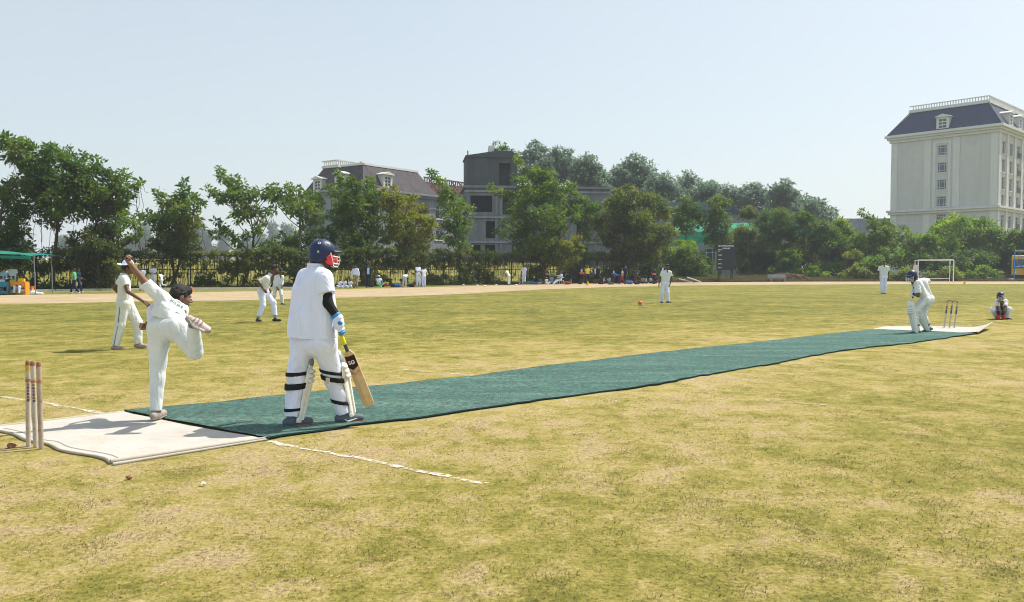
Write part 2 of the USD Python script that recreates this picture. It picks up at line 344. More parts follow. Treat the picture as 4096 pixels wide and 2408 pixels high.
# ------------------------------------------------------------------ the pitch: green matting with a white canvas crease mat at either end
usdkit.material(stage, '/World/Looks/coir', {
    'tc': ('texture_coordinate', {}), 'n': ('noise_texture', {'scale': 1.3, 'detail': 6.0, 'roughness': 0.7}), 'f': ('noise_texture', {'scale': 60.0, 'detail': 6.0, 'roughness': 0.8}),
    'mp': ('mapping', {'rotation': (0, 0, -math.atan2(PD_DIR[1], PD_DIR[0])), 'scale': (0.35, 1.6, 1)}),
    'w': ('wave_texture', {'scale': 14.0, 'distortion': 1.2, 'bands_direction': 'x', 'detail': 2.0}), 'w2': ('wave_texture', {'scale': 14.0, 'distortion': 1.2, 'bands_direction': 'y', 'detail': 2.0}),
    'wm': ('math', {'math_type': 'multiply'}), 'ws': ('math', {'math_type': 'multiply', 'value2': 0.12}), 'r': ('rgb_ramp', {'ramp': [(0.28, (0.014, 0.064, 0.048)), (0.50, (0.032, 0.100, 0.077)), (0.72, (0.088, 0.165, 0.126))]}),
    'fr': ('map_range', {'from_min': 0.56, 'from_max': 0.66, 'to_max': 0.6, 'clamp': True}), 'mx': ('mix_color', {'b': (0.20, 0.26, 0.20)}), 'vr': ('map_range', {'from_min': 0.40, 'from_max': 0.60, 'to_min': 0.40, 'to_max': 1.7, 'clamp': True}), 'hv': ('hsv', {}), 'f2': ('noise_texture', {'scale': 22.0, 'detail': 4.0, 'roughness': 0.75}),
    'bm': ('bump', {'strength': 1.0, 'distance': 0.016}), 'ad': ('math', {'math_type': 'add'}), 'p': ('principled_bsdf', {'roughness': 0.9, 'specular_ior_level': 0.12, 'sheen_weight': 0.15})},
    [('tc.object', 'mp.vector'), ('mp.vector', 'n.vector'), ('tc.object', 'f.vector'), ('tc.object', 'w.vector'), ('tc.object', 'w2.vector'), ('w.fac', 'wm.value1'), ('w2.fac', 'wm.value2'),
     ('n.fac', 'r.fac'), ('f.fac', 'fr.value'), ('fr.result', 'mx.fac'), ('tc.object', 'f2.vector'), ('f2.fac', 'vr.value'), ('vr.result', 'hv.value'), ('r.color', 'hv.color'), ('hv.color', 'mx.a'), ('mx.result', 'p.base_color'),
     ('wm.value', 'ws.value1'), ('f.fac', 'ad.value1'), ('ws.value', 'ad.value2'), ('ad.value', 'bm.height'), ('bm.normal', 'p.normal')], surface='p.BSDF')
simple('canvas', (0.43, 0.415, 0.375), 0.9, 0.15, 0.05, 2.5, bump=0.35, bscale=160, dirt=((0.36, 0.29, 0.20), 3.0, 0.5), fold=(2.2, 0.03))
simple('canvas_hem', (0.42, 0.375, 0.30), 0.9, 0.15, 0.1, 8.0, bump=0.4, bscale=160, dirt=((0.36, 0.28, 0.18), 5.0, 0.5))
simple('dark_edge', (0.012, 0.03, 0.027), 0.95, 0.1, 0.3, 30, bump=0.5, bscale=150)
def gd_line(pts, n): return resample(np.array([GD(*p)[:2] for p in pts]), n)
def sheet(Lft, Rgt, rows, z, wob, seed, edge=0.0):
    """A cloth between two edge lines: gently uneven, with a skirt of thickness down to the ground."""
    nL = len(Lft); t = np.linspace(0, 1, rows)
    XY = Lft[:, None] + (Rgt - Lft)[:, None] * t[None, :, None]
    h = z + wob * (meshkit.fbm(np.concatenate([XY * 2.2, np.zeros((nL, rows, 1))], -1), 3, seed) - 0.35)
    V = np.concatenate([XY, np.maximum(h, 0.006)[..., None]], -1).reshape(-1, 3)
    i, j = np.meshgrid(np.arange(nL - 1), np.arange(rows - 1), indexing='ij'); i, j = i.ravel(), j.ravel(); a = i * rows + j
    Fc = np.vstack([np.stack([a, a + 1, a + rows + 1], 1), np.stack([a, a + rows + 1, a + rows], 1)])
    m = trimesh.Trimesh(V, Fc, process=False)
    if m.face_normals[:, 2].mean() < 0: m.invert()
    return m
Lg = gd_line([(305, 1013), (430, 1003), (560, 991), (760, 969), (1000, 945), (1150, 929), (1330, 905), (1500, 884), (1680, 863), (1850, 845), (2000, 828), (2148, 812)], 120)
Rg = gd_line([(655, 1083), (770, 1065), (890, 1046), (1000, 1034), (1090, 1023), (1200, 1005), (1350, 984), (1480, 966), (1600, 951), (1700, 931), (1800, 913), (1900, 897), (2010, 875), (2115, 859), (2240, 845), (2320, 834), (2404, 822)], 120)
Rg += (meshkit.noise(np.stack([np.arange(120) * .8, np.zeros(120), np.zeros(120)], -1), 21)[:, None] - .5) * np.array([[-0.664, 0.748]]) * 0.07
pm = thing('pitch_matting', 'long dark green coir matting laid as the cricket pitch', 'matting', kind='structure')
gm = sheet(Lg, Rg, 16, 0.020, 0.018, 3)
part(pm, 'matting_sheet', gm, '/World/Looks/coir', smooth=True)
def edge_line(m, rows, k): return np.array(m.vertices).reshape(-1, rows, 3)[:, k]
for k in (0, 15):
    e = edge_line(gm, 16, k).copy(); e[:, 2] -= 0.009; part(pm, 'frayed_edge', tube(e, np.full(len(e), 0.011), 6), '/World/Looks/dark_edge')
nm = thing('crease_mat', 'white canvas crease mat with folded hems under the bowler beside the near stumps', 'mat')
front = gd_line([(306, 1017), (351, 1027), (425, 1042), (512, 1060), (600, 1074), (657, 1082)], 40)
backe = gd_line([(-34, 1056), (0, 1063), (35, 1071), (76, 1088), (117, 1095), (146, 1109), (187, 1118), (272, 1142)], 40)
wm = sheet(front, backe, 24, 0.016, 0.016, 8)
v = np.array(wm.vertices).reshape(40, 24, 3); 
part(nm, 'canvas_sheet', wm, '/World/Looks/canvas', smooth=True)
def flat_tube(pts, r, n=8, squash=0.55):
    m = tube(pts, r, n); z = np.interp(np.arange(len(m.vertices)), np.arange(len(m.vertices)), m.vertices[:, 2])
    return m
bk = edge_line(wm, 24, 23).copy(); bk[:, 2] = 0.012; rr = 0.010 + 0.007 * meshkit.noise(np.stack([np.arange(40) * .5, np.zeros(40), np.zeros(40)], -1), 5)
part(nm, 'rolled_hem', tube(bk, rr, 8), '/World/Looks/canvas_hem', smooth=True)
inn = (edge_line(wm, 24, 22) * .75 + edge_line(wm, 24, 21) * .25).copy(); inn[:, 2] += 0.004
part(nm, 'stitched_seam', tube(inn[3:], np.full(37, 0.0022), 5), '/World/Looks/canvas_hem')
lf, rt = v[0].copy(), v[-1].copy()
lf[:, 2] = 0.015; part(nm, 'rolled_hem', tube(lf, np.full(24, 0.014), 8), '/World/Looks/canvas_hem', smooth=True)
rt[:, 2] = 0.020; part(nm, 'rolled_hem', tube(rt, np.linspace(0.010, 0.018, 24), 8), '/World/Looks/canvas_hem', smooth=True)
r2 = rt.copy(); r2[:, :2] += np.array([0.664, -0.748]) * np.linspace(0.02, 0.06, 24)[:, None]; r2[:, 2] = 0.011
part(nm, 'folded_border', tube(r2, np.linspace(0.008, 0.013, 24), 8), '/World/Looks/canvas', smooth=True)
fm = thing('crease_mat', 'white canvas crease mat under the far stumps with a curled right corner', 'mat')
a, b = gd_line([(2147, 812.5), (2230, 815), (2310, 818), (2405, 823)], 30), gd_line([(2173, 806), (2260, 805), (2350, 806), (2440, 810)], 30)
ff = sheet(a, b, 12, 0.026, 0.01, 12); q = np.array(ff.vertices).reshape(30, 12, 3)
q[..., 2] += 0.14 * np.clip((np.arange(30)[:, None] / 29 - 0.8) / 0.2, 0, 1) ** 2 * np.linspace(0.25, 1, 12)[None]; ff.vertices = q.reshape(-1, 3)
part(fm, 'canvas_sheet', ff, '/World/Looks/canvas', smooth=True)
for line in (q[:, 11], q[-1]):
    part(fm, 'rolled_hem', tube(line - (0, 0, 0.008), np.full(len(line), 0.016), 7), '/World/Looks/canvas_hem', smooth=True)

# ------------------------------------------------------------------ grass blades near the camera
rng = np.random.default_rng(11)
def blade_tile(R, n, lmin, lmax, w, lie, seed, cl=7, spread=0.011):
    g = np.random.default_rng(seed); r = R * np.sqrt(g.random(n)); a = g.random(n) * 2 * np.pi
    base = np.stack([r * np.cos(a), r * np.sin(a), np.zeros(n)], 1); k = g.integers(max(n // cl, 1), size=n); base = base[k] + g.normal(size=(n, 3)) * (spread, spread, 0); L = g.uniform(lmin, lmax, n); h = g.random(n) * 2 * np.pi
    el = np.clip(g.normal(lie, 0.3, n), 0.06, 1.45)
    d = np.stack([np.cos(h) * np.cos(el), np.sin(h) * np.cos(el), np.sin(el)], 1); s = np.stack([-np.sin(h), np.cos(h), np.zeros(n)], 1) * w * g.uniform(0.6, 1.4, (n, 1))
    base[:, 2] -= 0.004
    mid = base + d * (L * .55)[:, None]; tip = base + (d * L[:, None]) * (1, 1, 0.8)
    V = np.stack([base - s, base + s, mid - s * .7, mid + s * .7, tip], 1).reshape(-1, 3); o = np.arange(n)[:, None] * 5
    return trimesh.Trimesh(V, np.vstack([o + np.array(t) for t in ((0, 1, 3), (0, 3, 2), (2, 3, 4))]), process=False)
def scatter(name, protos, pos, rot, scl, idx, label, cat_, m):
    path = numbered('/World', name)
    pi = UsdGeom.PointInstancer.Define(stage, path)
    tag(pi, label, cat_, None, 'stuff')
    rel = pi.CreatePrototypesRel()
    for k, pm_ in enumerate(protos):
        usdkit.mesh(stage, f'{path}/tuft' + (f'_{k:03d}' if k else ''), pm_, m); rel.AddTarget(f'{path}/tuft' + (f'_{k:03d}' if k else ''))
    pi.CreateProtoIndicesAttr(Vt.IntArray.FromNumpy(np.asarray(idx, np.int32)))
    pi.CreatePositionsAttr(Vt.Vec3fArray.FromNumpy(np.asarray(pos, np.float32)))
    pi.CreateScalesAttr(Vt.Vec3fArray.FromNumpy(np.asarray(scl, np.float32)))
    pi.CreateOrientationsAttr(Vt.QuathArray([Gf.Quath(float(math.cos(a / 2)), 0, 0, float(math.sin(a / 2))) for a in rot]))
mats_poly = [prep(Polygon(np.vstack([x, y[::-1]])).buffer(0.02)) for x, y in ((Lg, Rg), (front, backe), (a, b))]
def in_view(x, y, m=0.4): return y > 3.0 and abs(x) < y * 2048 / FP + m
protos = [blade_tile(0.30, 1500, 0.010, 0.030, 0.0020, 0.30, s, 5, 0.013) for s in range(4)]
pts, rots, scl, idx = [], [], [], []
y = 3.1
while y < 17:
    step = 0.34 + 0.010 * (y - 3) ** 1.5
    x = -y * 2048 / FP - 0.4
    while x < y * 2048 / FP + 0.4:
        qx, qy = x + rng.uniform(-.14, .14), y + rng.uniform(-.14, .14)
        pt = Point(qx, qy)
        if not any(k.intersects(pt.buffer(0.27)) for k in mats_poly):
            pts.append((qx, qy, 0)); rots.append(rng.random() * 6.28); s = rng.uniform(.85, 1.25); scl.append((s, s, rng.uniform(.7, 1.3))); idx.append(rng.integers(4))
        elif not any(k.intersects(pt.buffer(0.10)) for k in mats_poly):
            pts.append((qx, qy, 0)); rots.append(rng.random() * 6.28); scl.append((.36, .36, 1)); idx.append(rng.integers(4))
        x += step
    y += step
scatter('grass', protos, pts, rots, scl, idx, 'short dry grass blades over the near part of the field', 'grass', '/World/Looks/blades')
# tufts standing over the farther turf
protos = [blade_tile(0.7, 430, 0.02, 0.055, 0.0045, 0.5, 20 + s, 8, 0.05) for s in range(3)]
pts, rots, scl, idx = [], [], [], []
y = 16.0
while y < 48:
    step = 0.75 + 0.03 * (y - 16); x = -y * 2048 / FP - .8
    while x < y * 2048 / FP + .8:
        qx, qy = x + rng.uniform(-.35, .35), y + rng.uniform(-.35, .35)
        if qy < np.interp(qx, near_e[:, 0], near_e[:, 1]) - .8 and not any(k.intersects(Point(qx, qy).buffer(0.66)) for k in mats_poly):
            pts.append((qx, qy, 0)); rots.append(rng.random() * 6.28); s = rng.uniform(.8, 1.15); scl.append((s, s, rng.uniform(.3, .55))); idx.append(rng.integers(3))
        x += step
    y += step
scatter('grass', protos, pts, rots, scl, idx, 'clumpy short grass over the middle of the field', 'grass', '/World/Looks/blades')
# taller green tufts where the turf is thicker
protos = [blade_tile(0.16, 150, 0.02, 0.055, 0.0020, 0.5, 40 + s, 5, .02) for s in range(3)]
pts, rots, scl, idx = [], [], [], []
spots = [(3020, 1960, .8), (3130, 2090, 1.0), (3300, 2180, 1.0), (3350, 1850, .7), (3270, 1920, .5), (2830, 2020, .5), (2990, 2260, .6), (3750, 2020, .7), (3930, 1850, .6), (3830, 1890, .5), (4000, 2380, .8), (4060, 2330, .8),
         (2440, 1780, .4), (2370, 1930, .3), (560, 2060, .5), (430, 2000, .4), (2100, 2300, .4), (1900, 2360, .5), (1500, 2240, .3), (3460, 2290, .4), (3640, 2350, .5), (800, 1880, .3), (100, 1960, .5), (250, 2200, .4), (650, 2330, .3), (2650, 1730, .3), (3600, 1730, .4), (1250, 2050, .3)]
for px, py, sp in spots:
    c = G(px, py)
    for k in range(int(7 * sp)):
        x, y = rng.normal(c[0], .17 * sp + .05), rng.normal(c[1], .17 * sp + .05)
        if any(k_.contains(Point(x, y)) for k_ in mats_poly): continue
        pts.append((x, y, 0)); rots.append(rng.random() * 6.28); s = rng.uniform(.4, .85); scl.append((s, s, s * .8)); idx.append(rng.integers(3))
for k in range(120):
    y = 3.2 + 9 * rng.random() ** 1.6; x = rng.uniform(-1, 1) * (y * .66)
    if any(k_.contains(Point(x, y)) for k_ in mats_poly): continue
    pts.append((x, y, 0)); rots.append(rng.random() * 6.28); s = rng.uniform(.3, .7); scl.append((s, s, s)); idx.append(rng.integers(3))
simple('green_blades', (0.20, 0.21, 0.05), 0.6, 0.25, 0.3, 3.0, island=0.5, trans=0.35, tint=(0.34, 0.31, 0.085))
scatter('grass', protos, pts, rots, scl, idx, 'scattered taller green grass tufts among the dry turf', 'grass', '/World/Looks/green_blades')
# ------------------------------------------------------------------ buildings beyond the field
def stone(name, col, var=.1, scale=.6, rows=0.0, dirt=None, course=(1.2, .35), streak=.22):
    """Wall material with faint coursing read off the wall itself (object space)."""
    n = {'tc': ('texture_coordinate', {}), 'n': ('noise_texture', {'scale': scale, 'detail': 6.0, 'roughness': .65}), 'r': ('rgb_ramp', {'ramp': [(.3, tuple(c * (1 - var) for c in col)), (.7, tuple(c * (1 + var) for c in col))]}),
         'sp': ('separate_xyz', {}), 'ax': ('math', {'math_type': 'add'}), 'cx': ('combine_xyz', {}),
         'bk': ('brick_texture', {'scale': 1.0, 'brick_width': course[0], 'row_height': course[1], 'mortar_size': .018, 'color1': (1, 1, 1), 'color2': (.9, .9, .9), 'mortar': (.62, .62, .62)}),
         'mx': ('mix_color', {'blend_type': 'multiply', 'fac': rows}), 'p': ('principled_bsdf', {'roughness': .85, 'specular_ior_level': .2}), 'bm': ('bump', {'strength': .3 if rows else .15, 'distance': .02})}
    n.update({'sm': ('mapping', {'scale': (1.0, 1.0, 0.07)}), 'sn': ('noise_texture', {'scale': 1.1, 'detail': 5.0, 'roughness': .7}), 'sr': ('map_range', {'from_min': .42, 'from_max': .66, 'to_min': 1.0, 'to_max': 1 - streak, 'clamp': True}), 'sv': ('hsv', {})})
    l = [('tc.object', 'sm.vector'), ('sm.vector', 'sn.vector'), ('sn.fac', 'sr.value'), ('sr.result', 'sv.value'), ('mx.result', 'sv.color'), ('sv.color', 'p.base_color'), ('tc.object', 'n.vector'), ('n.fac', 'r.fac'), ('tc.object', 'sp.vector'), ('sp.x', 'ax.value1'), ('sp.y', 'ax.value2'), ('ax.value', 'cx.x'), ('sp.z', 'cx.y'), ('cx.vector', 'bk.vector'),
         ('r.color', 'mx.a'), ('bk.color', 'mx.b'), ('bk.fac' if rows else 'n.fac', 'bm.height'), ('bm.normal', 'p.normal')]
    usdkit.material(stage, f'/World/Looks/{name}', n, l, surface='p.BSDF'); return f'/World/Looks/{name}'
CONC = stone('grey_concrete', (.22, .245, .275), .16, .5, .5, course=(1.0, .5))
CONC2 = stone('raw_concrete', (.155, .17, .19), .2, .5, .35, course=(.6, .3))
CONCD = stone('stained_concrete', (.062, .072, .08), .25, .45)
CREAMW = stone('cream_render', (.50, .505, .48), .03, .8, .35, course=(1.1, .42), streak=.08)
CREAMT = stone('cream_trim', (.56, .565, .54), .03, 1.0, streak=.08)
SHING = stone('brown_shingle', (.076, .066, .074), .18, 1.2, .8, course=(.5, .28))
SLATE = stone('blue_slate', (.034, .048, .105), .14, 1.0, .7, course=(.6, .30))
SLATE2 = stone('grey_slate', (.13, .15, .18), .12, 1.0, .6, course=(.6, .30))
RUST = simple('rusty_steel', (.20, .075, .05), .8, .3, .25, 8)
BRICKRED = stone('red_brick', (.17, .09, .075), .15, .8, .7, course=(.5, .2))
PANE = simple('window_glass', (.035, .055, .075), .12, .6, .15, 1.5)
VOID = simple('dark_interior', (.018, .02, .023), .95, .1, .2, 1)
FRAME = simple('window_frame', (.60, .62, .62), .5, .3, .03, 4)

def mansard(x0, x1, y0, y1, z0, z1, inx, iny):
    a = [(x0, y0, z0), (x1, y0, z0), (x1, y1, z0), (x0, y1, z0), (x0 + inx, y0 + iny, z1), (x1 - inx, y0 + iny, z1), (x1 - inx, y1 - iny, z1), (x0 + inx, y1 - iny, z1)]
    return trimesh.Trimesh(np.array(a, float), [(0, 1, 5), (0, 5, 4), (1, 2, 6), (1, 6, 5), (2, 3, 7), (2, 7, 6), (3, 0, 4), (3, 4, 7), (4, 5, 6), (4, 6, 7), (0, 2, 1), (0, 3, 2)], process=False)
class Face:
    """A wall plane: along (unit), out (unit normal), origin; boxes are given as along, depth from the wall (outwards +), height."""
    def __init__(s, o, along, out): s.o, s.a, s.n = (np.asarray(v, float) for v in (o, along, out))
    def box(s, a0, a1, d0, d1, z0, z1):
        m = box(0, 1, 0, 1, 0, 1); v = np.array(m.vertices); V = s.o + s.a * (a0 + (a1 - a0) * v[:, :1]) + s.n * (d0 + (d1 - d0) * v[:, 1:2]); V[:, 2] += z0 + (z1 - z0) * v[:, 2]
        m = trimesh.Trimesh(V, m.faces, process=False); m.fix_normals(); return m
    def wall(s, a0, a1, z0, z1, holes, depth=.4):
        """Wall of thickness DEPTH standing inwards, with rectangular openings (a0, a1, z0, z1)."""
        pl = Polygon([(a0, z0), (a1, z0), (a1, z1), (a0, z1)])
        for h in holes: pl = pl.difference(Polygon([(h[0], h[2]), (h[1], h[2]), (h[1], h[3]), (h[0], h[3])]))
        m = cat([trimesh.creation.extrude_polygon(g, depth, engine='earcut') for g in getattr(pl, 'geoms', [pl])])
        v = np.array(m.vertices); V = s.o + s.a * v[:, :1] - s.n * v[:, 2:3]; V[:, 2] += v[:, 1]
        m = trimesh.Trimesh(V, m.faces, process=False); m.fix_normals(); return m
def window(b, F, h, bars=(1, 2), frame=FRAME, sill=True, pane=PANE, inset=.28):
    a0, a1, z0, z1 = h; w = .09
    fr = [F.box(a0, a0 + w, -inset, -inset + .08, z0, z1), F.box(a1 - w, a1, -inset, -inset + .08, z0, z1), F.box(a0 + w, a1 - w, -inset, -inset + .08, z0, z0 + w), F.box(a0 + w, a1 - w, -inset, -inset + .08, z1 - w, z1)]
    for k in range(bars[0]): z = z0 + (z1 - z0) * ((.72,) if bars[0] == 1 else (.25, .78))[k]; fr.append(F.box(a0 + w, a1 - w, -inset + .005, -inset + .07, z - .03, z + .03))
    for k in range(bars[1]): a = a0 + (a1 - a0) * ((.5,) if bars[1] == 1 else (.24, .76))[k]; fr.append(F.box(a - .03, a + .03, -inset + .005, -inset + .072, z0 + w, z1 - w))
    p = part(b, 'window', cat(fr), frame)
    part(p, 'pane', F.box(a0 + .02, a1 - .02, -inset + .02, -inset + .04, z0 + .02, z1 - .02), pane)
    if sill: part(p, 'sill', F.box(a0 - .1, a1 + .1, .003, .12, z0 - .14, z0 - .01), frame)
def balustrade(b, F, a0, a1, z, h, m, step=.42, d0=-.15, d1=.05):
    p = part(b, 'balustrade', cat([F.box(a0, a1, d0, d1, z, z + h * .22), F.box(a0, a1, d0, d1, z + h * .82, z + h)]), m)
    n = int((a1 - a0) / step); part(p, 'balusters', cat([F.box(a0 + (k + .3) * step, a0 + (k + .62) * step, d0 + .04, d1 - .04, z + h * .22, z + h * .82) for k in range(n)]), m, kind='stuff')
def dormer(b, F, a, z, w, h, back, wallm, roofm, depth=.0):
    """A little window house standing out of the roof; DEPTH is where its front stands, BACK how far it runs in."""
    d1, d0 = depth, depth - back
    p = part(b, 'dormer', cat([F.box(a - w / 2, a - w * .30, d0, d1, z, z + h), F.box(a + w * .30, a + w / 2, d0, d1, z, z + h), F.box(a - w * .3, a + w * .3, d0, d1, z, z + h * .16), F.box(a - w * .3, a + w * .3, d0, d1, z + h * .84, z + h)]), wallm)
    q = np.array([(a - w * .60, z + h + .003), (a + w * .60, z + h + .003), (a + w * .57, z + h * 1.06), (a, z + h * 1.24), (a - w * .57, z + h * 1.06)])
    m = trimesh.creation.extrude_polygon(Polygon(q), back + .35, engine='earcut'); v = np.array(m.vertices); V = F.o + F.a * v[:, :1] + F.n * (d1 + .3 - v[:, 2:3]); V[:, 2] += v[:, 1]; m = trimesh.Trimesh(V, m.faces, process=False); m.fix_normals()
    part(p, 'gable', m, roofm)
    fr = [F.box(a - .04, a + .04, d1 - .14, d1 - .08, z + h * .16, z + h * .84), F.box(a - w * .3, a + w * .3, d1 - .135, d1 - .085, z + h * .6, z + h * .66), F.box(a - w * .3, a + w * .3, d1 - .135, d1 - .085, z + h * .36, z + h * .42)]
    part(p, 'window', cat(fr), FRAME); part(p, 'pane', F.box(a - w * .3, a + w * .3, d1 - .2, d1 - .16, z + h * .16, z + h * .84), PANE)

# ---- the unfinished mansard house
ua = math.radians(55)
M = thing('mansard_building', 'grey concrete building with brown mansard roof, white dormers and scaffolding behind the trees', 'building', (-20.8, 113, 0), ua)
R_, L_ = Face((0, 0, 0), (1, 0, 0), (0, -1, 0)), Face((0, 0, 0), (0, 1, 0), (-1, 0, 0))
holesR = [(a, a + 1.7, z, z + 2.1) for a in (2.2, 6.6, 11.0, 15.4, 19.8, 24.2) for z in (2.6, 6.0, 9.3)]
holesL = [(a, a + 1.5, z, z + 2.1) for a in (1.6, 5.0) for z in (2.6, 6.0, 9.3)]
part(M, 'wall', R_.wall(0, 28, 0, 12.2, holesR), CONC); part(M, 'wall', L_.wall(.41, 8, 0, 12.2, holesL), CONC)
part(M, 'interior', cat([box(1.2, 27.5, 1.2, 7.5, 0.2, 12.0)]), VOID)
part(M, 'cornice', cat([box(-.45, 28.2, -.45, 8.2, 12.203, 12.55), box(-.7, 28.4, -.7, 8.3, 12.553, 12.85)]), CONC)
for h in holesR + holesL[:6]: window(M, R_ if h in holesR else L_, h, pane=PANE)
part(M, 'roof', mansard(-.5, 15.5, -.5, 8.4, 12.853, 16.3, 2.2, 2.2), SHING)
part(M, 'ridge_trim', cat([box(1.6, 13.4, 1.6, 1.9, 16.31, 16.6), box(1.6, 1.9, 1.903, 6.2, 16.31, 16.6)]), CREAMT)
dormer(M, R_, 4.6, 13.1, 1.9, 1.9, 2.6, CREAMT, CREAMT, .35); dormer(M, L_, 4.4, 13.1, 1.9, 1.9, 2.6, CREAMT, CREAMT, .35)
# the taller corner pavilion with a balustrade
LP = Face((3, 8.4, 0), (0, 1, 0), (-1, 0, 0)); RP = Face((3, 8.4, 0), (1, 0, 0), (0, -1, 0))
hl = [(a, a + 1.5, z, z + 2.1) for a in (1.4, 4.2) for z in (2.6, 6.0, 9.3)]
part(M, 'wall', LP.wall(0.0, 7.2, 0, 12.2, hl), CONC); part(M, 'wall', box(3.41, 17, 15.2, 15.6, 0, 12.2), CONC); part(M, 'wall', box(3.41, 17, 9.0, 9.4, 12.9, 13.6), CONC)
for h in hl: window(M, LP, h)
part(M, 'cornice', box(2.4, 17, 8.403, 16.0, 12.203, 12.85), CONC)
part(M, 'roof', mansard(2.6, 17.5, 8.0, 15.8, 12.856, 16.9, 2.3, 2.3), SHING)
part(M, 'roof_deck', box(4.7, 15.4, 10.1, 13.7, 16.91, 17.1), CREAMT)
balustrade(M, Face((4.75, 10.15, 0), (1, 0, 0), (0, -1, 0)), 0, 10.5, 17.1, .95, CREAMT); balustrade(M, Face((4.75, 10.15, 0), (0, 1, 0), (-1, 0, 0)), .21, 3.5, 17.1, .95, CREAMT)
dormer(M, LP, 4.1, 13.15, 1.9, 1.9, 2.8, CREAMT, CREAMT, .25)
# bare roof frame at the right end
part(M, 'parapet', box(15.6, 28.1, 2.4, 8.3, 12.856, 15.0), BRICKRED)
balustrade(M, Face((15.7, 2.5, 0), (1, 0, 0), (0, -1, 0)), 0, 12.4, 15.0, 1.0, CONCD, .55)
for k in range(6): part(M, 'rafter', beam((16.6 + 1.9 * k, -.3, 12.9), (16.2 + 1.9 * k, 2.1, 15.9), .16, .2), RUST)
part(M, 'purlin', beam((16.0, .82, 14.5), (26.9, .82, 14.5), .12, .12), RUST)
for k in range(9):
    x = 1.0 + 3.1 * k; part(M, 'scaffold_pole', bar((x, -1.1, 0), (x + .05, -1.1, 11.5 + .5 * (k % 3)), .045, 5), CONC)
for z in (4.1, 7.6, 10.6): part(M, 'scaffold_pole', bar((.5, -1.16, z), (26.5, -1.16, z + .1), .04, 5), CONC)

# ---- the concrete frame with its stair tower
T = thing('concrete_frame_building', 'bare grey concrete frame building with dark stair tower and open storeys', 'building', (-6.1, 108, 0), math.radians(7))
FT = Face((0, 0, 0), (1, 0, 0), (0, -1, 0))
ho = [(.55, 3.5, 9.1, 11.3), (4.9, 6.1, 8.8, 11.2), (2.6, 4.0, 5.6, 7.9), (7.0, 8.6, 5.6, 7.9), (11, 12.8, 5.4, 7.8), (.7, 1.9, 2.2, 4.7), (2.5, 3.9, 2.2, 4.7), (6.2, 7.6, 2.2, 4.7), (10.5, 12, 2.2, 4.7), (15, 16.6, 2.2, 4.7), (15, 16.6, 5.6, 7.9)]
part(T, 'wall', FT.wall(0, 19.5, 0, 12.3, ho, .5), CONC2)
part(T, 'wall', Face((0, 0, 0), (0, 1, 0), (-1, 0, 0)).wall(.51, 9, 0, 12.3, [(1.5, 4, 2.2, 4.7), (1.5, 5, 9.0, 11.3)], .4), CONC2)
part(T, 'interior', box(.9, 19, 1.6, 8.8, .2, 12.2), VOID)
for z in (4.95, 8.3, 11.75): part(T, 'floor_slab', box(-.25, 19.6, -.22, -.004, z, z + .24), CONC)
for x in (.02, 3.85, 4.45, 6.35, 9.4, 13.4, 17.4): part(T, 'column', box(x, x + .34, -.12, -.006, 0, 12.0), CONC2)
part(T, 'roof_slab', box(-.4, 19.9, -.4, 9.2, 12.303, 12.62), CONC2)
for x0, x1 in ((.0, 4.4), (5.95, 6.9)): part(T, 'tower_wall', box(x0, x1, .1, 5.6, 12.623, 16.4), CONCD)
part(T, 'tower_wall', cat([box(4.403, 5.947, 1.4, 5.6, 12.623, 16.4), box(4.403, 5.947, .12, 1.39, 15.7, 16.4)]), CONCD)
yy = np.array([(-.15, 16.403), (7.05, 16.403), (6.9, 16.9), (5.9, 17.25), (4.6, 17.35), (3.2, 17.15), (1.4, 16.85), (-.1, 16.62)])
mm = trimesh.creation.extrude_polygon(Polygon(yy), 5.8, engine='earcut'); v = np.array(mm.vertices); mm = trimesh.Trimesh(np.stack([v[:, 0], 5.75 - v[:, 2], v[:, 1]], 1), mm.faces, process=False); mm.fix_normals()
part(T, 'tower_roof', mm, CONCD)
part(T, 'water_tank', snet(cut(cap((3.7, 2.5, 17.3), (3.7, 2.5, 18.0), .6, .55), ((0, 0, 17.2), (0, 0, -1)), ((0, 0, 18.35), (0, 0, 1))), .12), CREAMT, smooth=True)
part(T, 'roof_post', bar((.25, .6, 16.6), (.25, .6, 17.3), .09), CONCD)

# ---- long low grey block and the green shade net in front of it
Q = thing('grey_block', 'long light grey block with flat dark roof edge behind the green net', 'building', (12.0, 128, 0), math.radians(-3))
FQ = Face((0, 0, 0), (1, 0, 0), (0, -1, 0)); hq = [(a, a + 1.8, z, z + 2.2) for a in np.arange(1.5, 30, 4.2) for z in (2.5, 6.2)]
part(Q, 'wall', FQ.wall(0, 32, 0, 10.2, hq, .4), CONC); part(Q, 'interior', box(.5, 31.5, 1.2, 9, .2, 10.1), VOID); part(Q, 'roof_edge', box(-.6, 32.6, -.8, 9.6, 10.203, 10.7), SLATE); part(Q, 'parapet', box(4, 22, .5, 8, 10.703, 12.0), SLATE2)
for h in hq: window(Q, FQ, h, sill=False)
usdkit.material(stage, '/World/Looks/green_net', {'tc': ('texture_coordinate', {}), 'n': ('noise_texture', {'scale': 1.2, 'detail': 4.0}), 'r': ('rgb_ramp', {'ramp': [(.3, (.02, .30, .21)), (.7, (.05, .46, .34))]}),
    'p': ('principled_bsdf', {'roughness': .7, 'specular_ior_level': .2}), 't': ('translucent_bsdf', {}), 'm': ('mix_closure', {'fac': .5})},
    [('tc.object', 'n.vector'), ('n.fac', 'r.fac'), ('r.color', 'p.base_color'), ('r.color', 't.color'), ('p.BSDF', 'm.closure1'), ('t.BSDF', 'm.closure2')], surface='m.closure')
NET = '/World/Looks/green_net'
